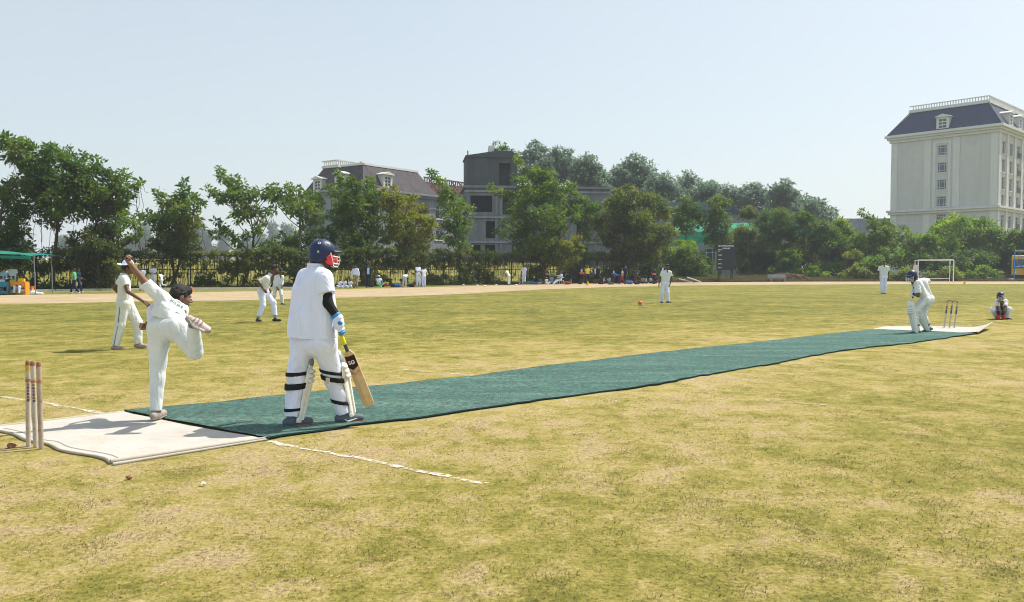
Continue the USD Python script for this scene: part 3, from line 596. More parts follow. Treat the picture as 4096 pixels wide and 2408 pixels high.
def drape(p00, p10, p11, p01, nu, nv, sag, seed):
    u, v = np.meshgrid(np.linspace(0, 1, nu), np.linspace(0, 1, nv), indexing='ij'); u, v = u[..., None], v[..., None]
    V = (np.array(p00) * (1 - u) + np.array(p10) * u) * (1 - v) + (np.array(p01) * (1 - u) + np.array(p11) * u) * v
    V[..., 2] += sag * (meshkit.noise(np.concatenate([u * 9, v * 4, u * 0 + seed], -1), seed) - .5) - sag * .8 * np.sin(np.pi * ((u[..., 0] * 5) % 1)) * .5
    i, j = np.meshgrid(np.arange(nu - 1), np.arange(nv - 1), indexing='ij'); a = (i * nv + j).ravel(); V = V.reshape(-1, 3)
    return trimesh.Trimesh(V, np.vstack([np.stack([a, a + nv, a + nv + 1], 1), np.stack([a, a + nv + 1, a + 1], 1)]), process=False)
NS = thing('shade_net', 'long bright green shade net on poles behind the trees at the right', 'shade net', (22.5, 110, 0))
part(NS, 'net_roof', drape((0, 0, 6.6), (19, 0, 6.3), (19, 8, 8.2), (0, 8, 8.4), 60, 8, .25, 1), NET, smooth=True)
part(NS, 'net_side', drape((0, -.05, 5.0), (10, -.05, 5.0), (10, -.02, 6.5), (0, -.02, 6.6), 40, 6, .12, 2), NET, smooth=True)
part(NS, 'net_side', drape((19.05, 0, 4.2), (19.05, 8, 4.2), (19.05, 8, 8.2), (19.05, 0, 6.3), 20, 6, .12, 3), NET, smooth=True)
for k in range(6):
    for y in (0.15, 7.9): part(NS, 'pole', bar((.1 + 3.78 * k, y, 0), (.1 + 3.78 * k, y, 6.1 if y < 1 else 8.0), .05, 6), CONC)

# ---- the tall cream building at the right
ub = math.atan2(.68, .73)
Wt = thing('cream_tower_block', 'tall cream building with dark blue slate mansard roof and balustrade at the right edge', 'building', (91.2, 152, 0), ub)
RW, LW = Face((0, 0, 0), (1, 0, 0), (0, -1, 0)), Face((0, 0, 0), (0, 1, 0), (-1, 0, 0)); D_ = 19.6
hl = [(9.0, 10.7, z - 1.0, z + 1.0) for z in (24.8, 21.4, 18.05, 14.75, 11.3, 7.8)]
hr = [(a, a + 1.9, z - 1.25, z + 1.15) for a in (2.3, 6.9, 11.5, 16.1, 20.7) for z in (24.6, 21.2, 17.85, 14.5, 10.6, 7)]
part(Wt, 'wall', LW.wall(.46, D_, 0, 28.0, hl, .45), CREAMW); part(Wt, 'wall', RW.wall(0, 30, 0, 28.0, hr, .45), CREAMW); part(Wt, 'wall', box(0, 30, D_ - .45, D_ - .003, 0, 28), CREAMW)
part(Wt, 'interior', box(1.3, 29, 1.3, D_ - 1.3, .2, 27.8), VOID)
for h in hl: window(Wt, LW, h, bars=(2, 2))
for i, h in enumerate(hr):
    window(Wt, RW, h, bars=(1, 1), sill=True)
    if h[0] > 10: part(Wt, 'balcony_rail', cat([RW.box(h[0] - .2, h[1] + .2, .15, .2, h[2] + .95, h[2] + 1.02)] + [RW.box(h[0] - .2 + k * .28, h[0] - .16 + k * .28, .15, .2, h[2] - .1, h[2] + .95) for k in range(9)]), SLATE2)
for a in (.02, 6.6, 11.9, D_ - 1.3): part(Wt, 'pilaster', LW.box(a, a + 1.25, .003, .07, 0, 12.6), CREAMT); part(Wt, 'pilaster', LW.box(a, a + 1.25, .003, .07, 13.5, 27.2), CREAMT)
for a in (.02, 4.7, 9.3, 13.9, 18.5, 23.1): part(Wt, 'pilaster', RW.box(a, a + 1.0, .003, .2, 0, 12.6), CREAMT); part(Wt, 'pilaster', RW.box(a, a + 1.0, .003, .2, 13.5, 27.2), CREAMT)
part(Wt, 'surround', cat([LW.box(8.2, 8.7, .003, .08, 13.6, 26.6), LW.box(11.0, 11.5, .003, .08, 13.6, 26.6), LW.box(8.703, 10.997, .003, .08, 26.2, 26.6)]), CREAMT)
for z, d, t in ((12.55, .35, .45), (13.02, .6, .4)): part(Wt, 'string_course', box(-d, 30, -d, D_ + d, z, z + t), CREAMT)
for z, d, t in ((27.2, .3, .5), (27.72, .65, .42), (28.16, 1.0, .5)): part(Wt, 'cornice', box(-d, 30, -d, D_ + d, z, z + t), CREAMT)
part(Wt, 'roof', mansard(-.7, 30, -.7, D_ + .6, 28.67, 33.3, 3.3, 3.3), SLATE)
part(Wt, 'roof_deck', box(2.3, 27, 2.3, D_ - 2.4, 33.31, 33.7), CREAMT)
for q in ((-.7, 2.5), (D_ + .6, D_ - 2.6)): part(Wt, 'hip_trim', beam((-.7, q[0], 28.75), (2.5, q[1], 33.35), .16, .16), SLATE2)
balustrade(Wt, Face((2.4, 2.4, 0), (1, 0, 0), (0, -1, 0)), 0, 24, 33.7, 1.0, CREAMT, .5); balustrade(Wt, Face((2.4, 2.4, 0), (0, 1, 0), (-1, 0, 0)), .21, D_ - 4.9, 33.7, 1.0, CREAMT, .5)
dormer(Wt, LW, 9.7, 28.7, 2.3, 2.5, 3.0, CREAMT, CREAMT, .5); dormer(Wt, RW, 5.6, 28.7, 2.2, 2.5, 3.0, CREAMT, CREAMT, .5); dormer(Wt, RW, 11.5, 28.7, 2.2, 2.5, 3.0, CREAMT, CREAMT, .5)
part(Wt, 'rear_wing', box(30.003, 44, 3, D_ + 4, 0, 29.5), CREAMW); part(Wt, 'wing_roof', mansard(29.5, 45, 2.6, D_ + 5, 29.51, 35.2, 3, 3), SLATE); balustrade(Wt, Face((32.5, 5.6, 0), (1, 0, 0), (0, -1, 0)), 0, 9, 35.2, 1.1, CREAMT, .5)
# ---- low slate-roofed block left of it
Gb = thing('slate_roofed_block', 'low cream block with grey slate roof and two dormers left of the tall cream building', 'building', (68.5, 172, 0), math.radians(-6))
part(Gb, 'wall', box(0, 24, 0, 9, 0, 8.0), CREAMW); part(Gb, 'roof', mansard(-.5, 24.5, -.6, 9.5, 8.003, 12.3, 2.2, 2.4), SLATE2)
FG = Face((0, 0, 0), (1, 0, 0), (0, -1, 0)); dormer(Gb, FG, 3.2, 8.1, 2.0, 1.9, 3, CREAMT, CREAMT, .4); dormer(Gb, FG, 9.4, 8.1, 2.0, 1.9, 3, CREAMT, CREAMT, .4)
# ------------------------------------------------------------------ trees, shrubs and the overgrown fence
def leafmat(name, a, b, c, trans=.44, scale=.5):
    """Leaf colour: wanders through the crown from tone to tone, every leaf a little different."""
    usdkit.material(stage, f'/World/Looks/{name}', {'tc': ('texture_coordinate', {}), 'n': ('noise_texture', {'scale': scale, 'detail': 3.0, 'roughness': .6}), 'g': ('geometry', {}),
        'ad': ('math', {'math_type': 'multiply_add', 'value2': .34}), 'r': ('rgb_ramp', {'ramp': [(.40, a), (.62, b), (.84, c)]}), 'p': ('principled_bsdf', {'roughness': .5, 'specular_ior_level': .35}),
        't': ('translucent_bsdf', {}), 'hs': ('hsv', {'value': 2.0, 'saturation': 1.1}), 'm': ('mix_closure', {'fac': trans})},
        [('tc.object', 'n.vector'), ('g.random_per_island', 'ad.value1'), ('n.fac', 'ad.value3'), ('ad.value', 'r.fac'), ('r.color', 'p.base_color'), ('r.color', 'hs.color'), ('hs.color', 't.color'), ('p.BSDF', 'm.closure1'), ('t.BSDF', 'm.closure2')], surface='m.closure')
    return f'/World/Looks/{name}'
LEAF = {'green': leafmat('leaf_green', (.042, .092, .014), (.115, .165, .020), (.31, .29, .030)),
        'dark': leafmat('leaf_dark', (.036, .082, .015), (.092, .14, .018), (.26, .26, .026)),
        'yellow': leafmat('leaf_yellow', (.08, .112, .014), (.185, .185, .018), (.33, .29, .022)),
        'olive': leafmat('leaf_olive', (.054, .084, .016), (.12, .14, .024), (.26, .25, .035)),
        'fresh': leafmat('leaf_fresh', (.075, .145, .018), (.165, .235, .026), (.33, .33, .04)),
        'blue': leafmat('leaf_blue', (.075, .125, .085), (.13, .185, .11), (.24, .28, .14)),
        'weed': leafmat('leaf_weed', (.11, .16, .03), (.20, .22, .05), (.32, .28, .09))}
BARK = simple('bark', (.085, .065, .048), .9, .15, .25, 5, bump=.6, bscale=18, stretch=(1, 1, .3))
BARKG = simple('grey_bark', (.14, .125, .105), .9, .15, .2, 5, bump=.5, bscale=18, stretch=(1, 1, .3))
VINE = simple('dry_vine', (.055, .042, .03), .95, .1, .3, 10)
TZ = {'A': (0, 307.5, 3.4406), 'B': (492, 369, 3.725), 'C': (1107, 319.8, 3.648), 'D': (1599, 430.5, 4.0975), 'E': (2152.5, 215.3, 3.705), 'S': (0, 0, 1.0)}
def tz(z, x, y): o = TZ[z]; return o[0] + x / o[2], o[1] + y / o[2]
def leaves(cl, rng, L=.26, dens=1.0, droop=.25, flat=.85, w=.46, twig=.235):
    """Leaf-sized faces gathered on twigs through each clump (centre, radius)."""
    C, O = [], []
    for c, r in cl:
        n = max(int(230 * dens * (r / .6) ** 2 * (.26 / L) ** 2), 24); nt = int(5 + 7 * r)
        q = rng.normal(size=(nt, 3)); q /= np.linalg.norm(q, axis=1, keepdims=True); q *= (rng.random((nt, 1)) ** .42) * r * (1, 1, flat)
        k = rng.integers(nt, size=n); d = rng.normal(size=(n, 3)) * twig * r * (1, 1, .7)
        C.append(c + q[k] + d); O.append(d + .3 * q[k])
    C, O = np.vstack(C), np.vstack(O); n = len(C)
    d = O / (np.linalg.norm(O, axis=1, keepdims=True) + 1e-6) + rng.normal(size=(n, 3)) * .55 - (0, 0, droop); d /= np.linalg.norm(d, axis=1, keepdims=True)
    u = np.cross(d, rng.normal(size=(n, 3)) * 1.1 + (0, 0, 1.0)); u /= np.linalg.norm(u, axis=1, keepdims=True); nn = np.cross(u, d)
    l = L * rng.uniform(.65, 1.35, (n, 1)); u = u * l * w * .5
    V = np.stack([C, C + d * l * .5 + u - nn * l * .06, C + d * l, C + d * l * .5 - u - nn * l * .06], 1).reshape(-1, 3); o = np.arange(n)[:, None] * 4
    return trimesh.Trimesh(V, np.vstack([o + np.array([0, 1, 2]), o + np.array([0, 2, 3])]), process=False)
def limb(a, b, r0, r1, rng, bend=.12, n=6):
    a, b = np.asarray(a, float), np.asarray(b, float); t = np.linspace(0, 1, n)[:, None]; L = np.linalg.norm(b - a); k = rng.normal(size=3) * bend * L * (1, 1, .4) + (0, 0, -.10 * L)
    return tube(a + (b - a) * t + k * t * (1 - t), np.linspace(r0, r1, n), 6)
def parse(s): return [tuple(float(v) for v in q.split(',')) for q in s.split()]
def tree(name, label, z, base, Y, clumps, leaf, seed, cat_='tree', group=None, L=.26, dens=1.0, r0=.15, bark=BARK, depth=1.0, vines=0, dying=0, **kw):
    """Base pixel of the trunk, distance Y, foliage clumps read off the sheet (x, y, r); each gets its own depth."""
    rng = np.random.default_rng(seed)
    bx, by = tz(z, *base); b = PD(bx, by, Y); gz = float(lift(b[0], b[1])); b[2] = gz
    px = Y / (FP / DD); cl = []
    cs = parse(clumps) if isinstance(clumps, str) else clumps
    xs = [tz(z, x, y)[0] for x, y, r in cs]; spread = max((max(xs) - min(xs)) * px * .5, .6) * depth
    for x, y, r in cs:
        X, Yp = tz(z, x, y); rr = r / TZ[z][2] * px
        cl.append((PD(X, Yp, Y + rng.uniform(-.75, .75) * spread) - b, rr * 1.02))
    p = thing(name, label, cat_, b, group=group)
    zt = max(c[2] for c, r in cl); up = np.mean([c for c, r in cl if c[2] > zt * .45] or [cl[0][0]], axis=0); up = np.array([up[0], up[1], zt * .80])
    k = rng.normal(size=3) * .05 * zt * (1, 1, 0); t = np.linspace(0, 1, 9)[:, None]; tr = up * t * (1, 1, 1) * np.array([1, 1, 1]) ; tr = np.stack([up[0] * t[:, 0] ** 1.5, up[1] * t[:, 0] ** 1.5, zt * .80 * t[:, 0]], 1) + k * (t * (1 - t)) * 4
    rad = r0 * (1 - .82 * t[:, 0]) ; rad[0] *= 1.35
    ms = [tube(tr, rad, 8)]
    for c, r in cl:
        h = np.hypot(*(c[:2] - np.array([np.interp(c[2], tr[:, 2], tr[:, 0]), np.interp(c[2], tr[:, 2], tr[:, 1])])))
        za = np.clip(c[2] - .75 * h - .2, zt * .18, zt * .78); i = za / (zt * .80)
        a = np.array([np.interp(za, tr[:, 2], tr[:, m]) for m in range(3)]); ms.append(limb(a, c, r0 * (.55 - .35 * i), .018, rng))
        if r > .45:
            for _ in range(2):
                e = c + rng.normal(size=3) * r * .55; ms.append(limb(a + (c - a) * .6, e, .022, .008, rng, n=4))
    part(p, 'trunk', cat(ms), bark, smooth=True)
    part(p, 'crown', leaves(cl, rng, L * 1.36, dens * 1.15, **kw), LEAF[leaf])
    if vines:
        vs = []
        for _ in range(vines):
            c, r = cl[rng.integers(len(cl))]; a = c + rng.normal(size=3) * r * .6; ln = rng.uniform(.8, 3.2); n = 6; q = np.linspace(0, 1, n)[:, None]
            vs.append(tube(a + q * np.array([rng.normal() * .25, rng.normal() * .25, -min(ln, max(a[2] - .2, .3))]) + rng.normal(size=(n, 3)) * .04, .016, 4, cap=False))
        part(p, 'hanging_vines', cat(vs), VINE, kind='stuff')
    return p

part(T, 'rooftop_growth', leaves([(np.array(q), r) for q, r in (((4.6, 2.2, 17.9), .5), ((5.2, 2.3, 18.3), .45), ((5.9, 2.4, 17.7), .5), ((4.3, 2.1, 18.6), .3), ((6.6, 2.4, 17.2), .4))], np.random.default_rng(3), .3, 1.2), LEAF['green'])
# ---- the group at the left
tree('roadside_tree', 'tall dark tree at the left edge with a leaning leader above the canopy', 'A', (285, 1395), 56, '30,120,55 70,150,75 150,180,80 210,215,70 110,250,75 240,165,45 170,300,60 250,330,90 330,260,90 420,215,75 455,180,45 60,560,80 20,610,70 90,680,95 200,620,110 120,790,95 40,860,85 110,900,85 190,870,70 260,450,110 180,470,80 320,380,100 330,560,100 90,450,50', 'dark', 1, r0=.17, L=.24, vines=10)
tree('roadside_tree', 'broad tree with yellowish green top left of the vine covered tree', 'A', (440, 1350), 57, '450,380,130 520,300,100 585,240,55 640,320,80 690,270,40 400,540,130 540,480,130 480,650,120 610,620,110 330,720,100 360,640,90 560,740,100 640,470,100 700,380,80 420,800,80', 'green', 2, r0=.18, L=.22, vines=30)
tree('roadside_tree', 'tree with branches reaching right over the gap at the left', 'A', (725, 1390), 58, '700,430,100 790,340,60 800,300,40 860,400,60 780,540,120 880,520,110 950,430,55 1000,420,45 1080,410,40 1150,500,40 1190,480,25 1040,520,65 1080,570,50 960,600,110 900,690,110 1010,700,60 1060,640,50 980,770,90 1080,800,60 1140,820,45 1020,850,70 1090,940,45 1150,925,45 1190,915,22 1040,980,45 700,620,110 760,720,100', 'green', 3, r0=.19, L=.24, vines=40)
tree('vine_covered_tree', 'tree wholly smothered in olive green creeper behind the hat fielder', 'A', (860, 1400), 56.5, '850,880,85 780,930,80 930,960,85 860,1010,90 960,1060,70 800,1080,90 900,1130,100 960,1200,70 840,1220,100 920,1290,85 780,1290,90 860,1350,80 700,1180,75 700,1060,70 640,960,80 640,1090,65 960,900,50 1000,1010,40', 'olive', 4, cat_='tree', r0=.16, L=.17, dens=1.15, droop=.6, vines=60)
tree('bush', 'large dark bush behind the green canopy', 'A', (70, 1250), 55, '60,980,90 140,1000,90 0,1040,100 90,1080,110 200,1050,90 20,1150,100 150,1160,100 -60,1000,90 -60,1120,100', 'dark', 5, cat_='bush', r0=.1, L=.2)
tree('young_tree', 'young tree with two pale leaders between the creeper and the thin tree', 'A', (1440, 1370), 62, '1555,480,28 1565,540,45 1545,590,50 1335,560,38 1355,620,45 1410,630,55 1490,640,60 1560,650,60 1630,600,45 1670,590,28 1670,680,50 1620,720,60 1500,720,70 1400,720,60 1230,760,38 1280,790,55 1350,790,65 1200,740,22', 'green', 6, group=None, r0=.12, L=.23)
tree('young_tree', 'bushy yellow green tree right behind the running boy', 'A', (1500, 1370), 61.5, '1440,740,60 1340,780,55 1430,820,85 1530,830,85 1620,800,55 1690,800,30 1640,880,70 1560,920,90 1450,920,90 1360,880,60 1400,1000,80 1500,1010,90 1600,980,80 1330,1010,60 1440,1060,75 1560,1060,70 1650,1040,45', 'olive', 7, r0=.10, L=.19, dens=1.1, vines=14)
tree('young_tree', 'open tree with a slim bare trunk and ragged tiers of leaves', 'B', (385, 1250), 66, '165,165,22 180,205,30 215,255,45 270,270,45 330,275,45 310,330,60 400,340,60 60,345,28 110,390,45 160,430,50 230,420,65 300,420,75 390,430,75 470,400,55 540,370,45 590,390,50 650,350,40 690,330,22 380,520,80 470,510,60 320,610,55 430,600,65 540,580,50 610,560,45 660,570,30 140,660,35 200,710,45 260,760,45 310,800,50 540,700,50 590,660,30 500,750,45 430,790,40 350,850,45 150,770,40', 'green', 8, r0=.13, L=.25)
tree('young_tree', 'tree with a forked pale trunk in front of the mansard building', 'B', (930, 1085), 68, '820,330,32 850,360,40 900,350,28 700,385,40 640,420,45 750,420,65 850,440,70 960,420,50 1040,390,35 1060,440,45 800,520,70 900,540,75 1000,520,65 1100,490,50 700,470,55 1000,620,60 1100,600,55 1180,590,35 950,680,40 1060,650,50 900,480,60', 'green', 9, r0=.15, bark=BARKG, L=.25)
tree('low_tree', 'low spreading tree just above the fence left of the helmet', 'B', (880, 1200), 69, '870,790,75 780,830,70 690,860,55 620,880,50 560,890,35 1020,750,40 1080,740,45 1150,750,50 1040,820,70 960,860,80 850,890,80 740,900,60 1150,820,55 1220,800,45 1210,720,40', 'dark', 10, r0=.12, L=.22)
tree('leafy_tree', 'dense dark tree with two leaders beside the yellowing tree', 'B', (1510, 1260), 70, '1265,215,25 1285,255,38 1330,300,50 1390,290,45 1440,320,65 1540,300,50 1580,320,35 1180,345,30 1230,380,50 1310,420,75 1420,420,90 1530,410,80 1610,430,55 1290,520,80 1400,530,100 1520,530,95 1240,600,50 1330,650,90 1450,660,100 1570,660,85 1290,770,80 1400,790,100 1520,780,100 1640,780,70 1720,820,45 1430,900,90 1550,900,85 1340,880,60', 'green', 11, r0=.17, L=.24, dens=1.15)
tree('leafy_tree', 'yellowing tree with olive and gold leaves right of the dense dark tree', 'B', (1890, 1250), 72, '1660,360,38 1780,360,42 1700,440,65 1790,450,70 1620,480,50 1740,540,90 1850,500,75 1930,440,45 1960,530,75 2050,540,45 1800,640,105 1920,650,100 2020,640,70 2100,660,55 2145,680,28 2070,740,60 2110,790,35 1880,770,110 1990,790,80 1770,760,90 1840,880,90 1950,890,85 2040,860,50', 'yellow', 12, r0=.15, L=.20, dens=1.15)
tree('young_tree', 'slender tree with a tall leaning leader before the concrete tower', 'B', (2370, 1260), 75, '2110,190,20 2135,225,28 2170,265,38 2215,300,42 2245,350,48 2260,410,55 2310,390,38 2240,470,55 2330,450,50 2280,540,70 2380,510,60 2450,545,50 2490,520,25 2320,630,75 2420,640,65 2250,690,45 2330,740,70 2420,760,60 2230,790,38 2290,830,50 2390,850,55 2460,880,35 2360,930,40', 'green', 13, r0=.13, L=.26)
tree('big_tree', 'tall leafy tree with tiered branches before the open concrete storeys', 'C', (835, 1390), 81, '605,240,30 630,290,38 660,340,45 720,360,45 780,390,60 860,400,55 920,400,35 370,520,32 430,560,40 500,575,35 610,420,45 650,470,55 740,480,80 840,500,85 940,500,65 1040,510,50 1090,490,30 570,570,45 640,600,80 760,610,100 880,620,100 990,620,75 540,690,50 620,730,85 730,760,105 850,760,105 960,760,90 1060,730,65 1150,715,35 1120,790,45 520,810,40 470,840,32 600,840,55 720,880,95 840,890,105 950,870,80 430,920,30 480,925,35 560,930,45 640,970,65 740,1000,80 850,1020,85 720,1080,50 610,1050,40', 'green', 14, r0=.20, L=.26, dens=1.15)
tree('low_tree', 'small yellow green tree in front of the tall leafy tree', 'C', (960, 1380), 80, '960,1010,50 900,1040,60 990,1050,65 1060,1020,50 1130,1000,55 900,1110,65 980,1130,75 1070,1090,70 1150,1080,60 1010,1200,55 920,1180,50 1120,1160,45', 'yellow', 15, r0=.08, L=.18)
tree('young_tree', 'thin tree with small crown right of the tall leafy tree', 'C', (1195, 1360), 84, '1120,580,45 1150,640,55 1200,640,50 1250,690,55 1300,680,40 1340,700,38 1200,730,60 1130,720,45 1260,770,55 1150,800,50 1230,830,45 1290,790,35 1190,960,55 1230,900,40', 'green', 16, r0=.09, L=.24)
tree('dense_tree', 'wide dense dark tree behind the resting players', 'C', (1600, 1340), 87, '1510,570,60 1600,550,65 1690,590,60 1440,660,55 1530,660,95 1640,670,95 1750,640,80 1840,620,60 1900,680,65 1390,760,60 1460,790,90 1580,800,110 1710,800,110 1830,770,90 1930,760,60 1360,860,70 1440,910,90 1560,930,110 1690,930,110 1810,910,95 1920,900,70 1990,920,45 1390,990,65 1490,1040,90 1610,1060,100 1740,1050,95 1850,1020,75 1940,1000,55 1540,1140,80 1660,1150,85 1780,1130,70', 'olive', 17, r0=.2, L=.24, dens=1.15, vines=30)
tree('young_tree', 'small dark tree in front of the hanging green net', 'D', (365, 760), 101, '350,280,60 300,350,75 400,340,70 260,420,65 350,430,95 440,400,75 500,360,45 520,420,40 290,490,65 390,510,70 470,470,60 330,560,40 420,560,40', 'dark', 18, r0=.13, L=.28)
tree('young_tree', 'tall slim tree above the scoreboard', 'D', (690, 1060), 101, '700,260,60 640,290,55 760,280,45 690,350,75 620,380,50 760,400,50 680,440,85 600,480,55 750,490,70 560,540,45 640,560,80 720,580,80 780,640,60 640,660,70 700,700,60', 'green', 19, r0=.12, L=.26)
tree('young_tree', 'thin sapling with a bare stem against the grey wall', 'D', (1015, 900), 100, '1000,330,45 1050,360,45 960,390,40 1010,400,45 930,430,35 1070,400,35', 'olive', 20, r0=.06, L=.24)
tree('thorn_tree', 'leaning feathery thorn tree with a bare curved branch', 'D', (1200, 1060), 106, '1130,430,70 1110,490,60 1220,400,70 1310,400,70 1390,430,65 1260,470,95 1370,500,85 1430,540,55 1180,540,75 1290,570,90 1380,590,60 1230,650,80 1130,640,70 1180,740,100 1270,720,80 1120,800,110 1220,830,110 1170,930,110 1080,920,100 1260,930,80', 'dark', 21, r0=.2, L=.17, dens=1.2, twig=.36)
tree('low_tree', 'low dark tree mass left of the thorn tree', 'D', (980, 1040), 104.5, '880,560,70 960,590,80 1030,560,60 860,650,80 950,680,95 1040,680,90 890,770,90 980,790,100 900,880,90 1000,890,95 920,970,80 1010,970,80', 'olive', 22, r0=.12, L=.22)
tree('creeper_mound', 'sunlit creeper mound left of the scoreboard', 'D', (330, 1040), 97, '300,700,60 380,690,60 250,770,80 350,780,90 430,760,70 500,830,70 230,860,90 330,880,100 430,880,95 520,910,60 180,800,70 200,950,80 300,970,90 410,980,80 480,1000,60 120,720,60 130,830,70', 'fresh', 23, cat_='bush', r0=.08, L=.20, vines=20)
for k, (lab, base, Y, cs, lf, L) in enumerate([
    ('small round topped tree right of the thorn tree', (1560, 900), 104, '1560,410,50 1500,430,55 1610,440,50 1550,490,70 1480,500,60 1620,510,50 1560,570,70 1640,580,60', 'green', .26),
    ('rounded dark tree below the grey hillside trees', (1800, 980), 103, '1700,500,65 1780,510,65 1740,580,85 1830,590,85 1690,640,85 1790,680,105 1880,660,80 1720,760,100 1830,780,105 1920,740,80 1800,870,90 1900,850,80', 'dark', .26),
    ('leafy tree with a raised leader left of the low slate roof', (1950, 960), 105, '1890,480,55 1950,510,60 1920,570,70 2000,560,55 2040,610,60 1970,650,85 2060,690,70 1960,740,85 2040,770,80', 'fresh', .27),
    ('tree with one long bough standing out against the sky', (2230, 950), 104, '2135,375,30 2170,410,35 2220,440,40 2270,465,40 2300,480,25 2240,520,45 2370,500,50 2430,490,40 2390,560,70 2300,560,60 2440,560,55 2330,640,80 2420,640,75 2250,640,70', 'green', .27),
    ('bulky green tree behind the right outfielder', (2180, 980), 105, '2110,640,70 2190,640,70 2120,720,90 2220,720,95 2300,740,85 2150,810,95 2260,830,95 2380,720,80 2360,820,85 2450,770,80', 'fresh', .27),
    ('dark undergrowth tree between the thorn tree and the rounded trees', (1480, 1000), 106, '1420,640,70 1500,620,70 1580,680,90 1480,720,90 1400,740,85 1540,790,100 1440,820,95 1630,780,90 1400,890,85 1500,900,95 1610,880,90', 'olive', .24),
    ('yellow flowering shrub in front of the dark trees', (2060, 960), 101, '2000,820,55 2070,800,55 2140,840,55 2040,870,65 2110,900,60 1980,890,45', 'yellow', .2),
    ('pale rounded shrub below the dark trees', (1390, 940), 101.5, '1340,810,60 1420,790,60 1480,830,50 1370,870,70 1450,890,60', 'fresh', .2)]):
    tree('shrubby_tree' if 'tree' in lab else 'shrub', lab, 'D', base, Y, cs, lf, 30 + k, cat_='tree' if 'tree' in lab else 'shrub', r0=.13, L=L, dens=1.05)
for k, (lab, base, Y, cs, lf) in enumerate([
    ('broad light green tree in front of the cream tower wall', (800, 1740), 112, '580,1270,60 660,1250,70 620,1330,90 720,1200,50 760,1260,80 860,1240,70 830,1210,40 920,1250,70 970,1220,45 1050,1250,60 720,1340,100 850,1350,110 970,1340,105 1070,1340,80 640,1430,110 780,1450,120 930,1450,120 1060,1440,100 1120,1300,40', 'fresh'),
    ('lower bushy tree at the foot of the cream tower', (1180, 1740), 108, '1150,1380,70 1240,1370,75 1200,1460,100 1300,1440,90 1100,1480,90 1250,1550,100 1150,1580,100 1340,1540,90', 'green'),
    ('rounded dark tree at the right edge beside the bus', (1360, 1740), 107, '1310,1340,50 1360,1380,60 1420,1360,60 1350,1460,90 1420,1480,90 1380,1580,90 1330,1650,80', 'dark'),
    ('low spreading tree left of the broad light green tree', (400, 1740), 110, '300,1340,40 360,1400,70 450,1390,75 280,1420,60 540,1400,70 400,1480,95 500,1490,95 310,1510,90 560,1560,100 430,1580,100 300,1610,90', 'fresh'),
    ('drooping small tree above the right outfielder', (130, 1740), 110, '60,1280,45 30,1340,50 150,1300,40 110,1370,60 190,1360,55 240,1300,35 60,1430,80 170,1450,80 120,1540,90 30,1560,80 210,1560,80', 'green'),
    ('dark dense tree behind the goal', (560, 1740), 106, '440,1580,80 540,1600,90 640,1580,90 740,1590,90 500,1680,80 620,1690,80 740,1690,80 830,1600,80', 'dark'),
    ('dark dense tree right of the goal', (960, 1740), 106.5, '900,1560,90 1010,1570,90 1110,1620,80 930,1660,90 1040,1680,80 850,1690,70 1150,1690,70', 'dark')]):
    tree('shrubby_tree', lab, 'E', base, Y, cs, lf, 50 + k, r0=.14, L=.30, dens=1.05)
# ---- hazy trees on the rise behind
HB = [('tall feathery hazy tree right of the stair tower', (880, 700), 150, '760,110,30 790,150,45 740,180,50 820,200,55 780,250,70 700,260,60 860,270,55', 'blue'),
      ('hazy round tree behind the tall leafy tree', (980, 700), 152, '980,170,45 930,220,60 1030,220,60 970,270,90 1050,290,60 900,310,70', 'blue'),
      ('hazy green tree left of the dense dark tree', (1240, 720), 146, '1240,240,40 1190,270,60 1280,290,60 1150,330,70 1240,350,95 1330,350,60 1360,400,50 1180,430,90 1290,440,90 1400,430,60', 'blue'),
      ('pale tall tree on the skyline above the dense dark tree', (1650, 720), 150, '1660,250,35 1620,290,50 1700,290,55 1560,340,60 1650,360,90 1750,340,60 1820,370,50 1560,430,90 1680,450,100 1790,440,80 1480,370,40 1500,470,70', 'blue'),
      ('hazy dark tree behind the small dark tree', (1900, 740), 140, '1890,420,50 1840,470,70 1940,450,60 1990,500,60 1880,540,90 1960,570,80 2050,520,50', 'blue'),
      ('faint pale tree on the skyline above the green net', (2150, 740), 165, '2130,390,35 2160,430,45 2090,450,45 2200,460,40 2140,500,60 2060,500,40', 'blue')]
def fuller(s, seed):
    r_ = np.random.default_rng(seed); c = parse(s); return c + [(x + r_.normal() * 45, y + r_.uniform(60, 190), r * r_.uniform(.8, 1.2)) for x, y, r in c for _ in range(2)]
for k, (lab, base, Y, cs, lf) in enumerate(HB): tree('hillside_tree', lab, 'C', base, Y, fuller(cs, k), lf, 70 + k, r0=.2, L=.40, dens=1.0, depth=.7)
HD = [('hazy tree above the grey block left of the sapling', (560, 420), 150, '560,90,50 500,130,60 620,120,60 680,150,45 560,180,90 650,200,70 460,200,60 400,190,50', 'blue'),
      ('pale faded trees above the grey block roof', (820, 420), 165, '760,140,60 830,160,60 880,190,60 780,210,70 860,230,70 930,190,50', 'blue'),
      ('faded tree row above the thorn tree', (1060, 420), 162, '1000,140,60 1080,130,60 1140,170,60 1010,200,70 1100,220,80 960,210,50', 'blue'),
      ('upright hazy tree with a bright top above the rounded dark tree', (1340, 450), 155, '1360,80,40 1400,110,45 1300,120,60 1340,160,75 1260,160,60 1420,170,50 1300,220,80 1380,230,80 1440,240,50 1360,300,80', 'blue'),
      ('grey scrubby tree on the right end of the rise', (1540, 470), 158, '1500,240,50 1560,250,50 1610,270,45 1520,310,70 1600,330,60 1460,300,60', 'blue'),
      ('low grey scrub stepping down towards the slate roof', (1740, 480), 160, '1680,270,45 1740,280,40 1700,340,60 1780,350,50 1840,370,45 1760,400,60 1650,380,60', 'blue')]
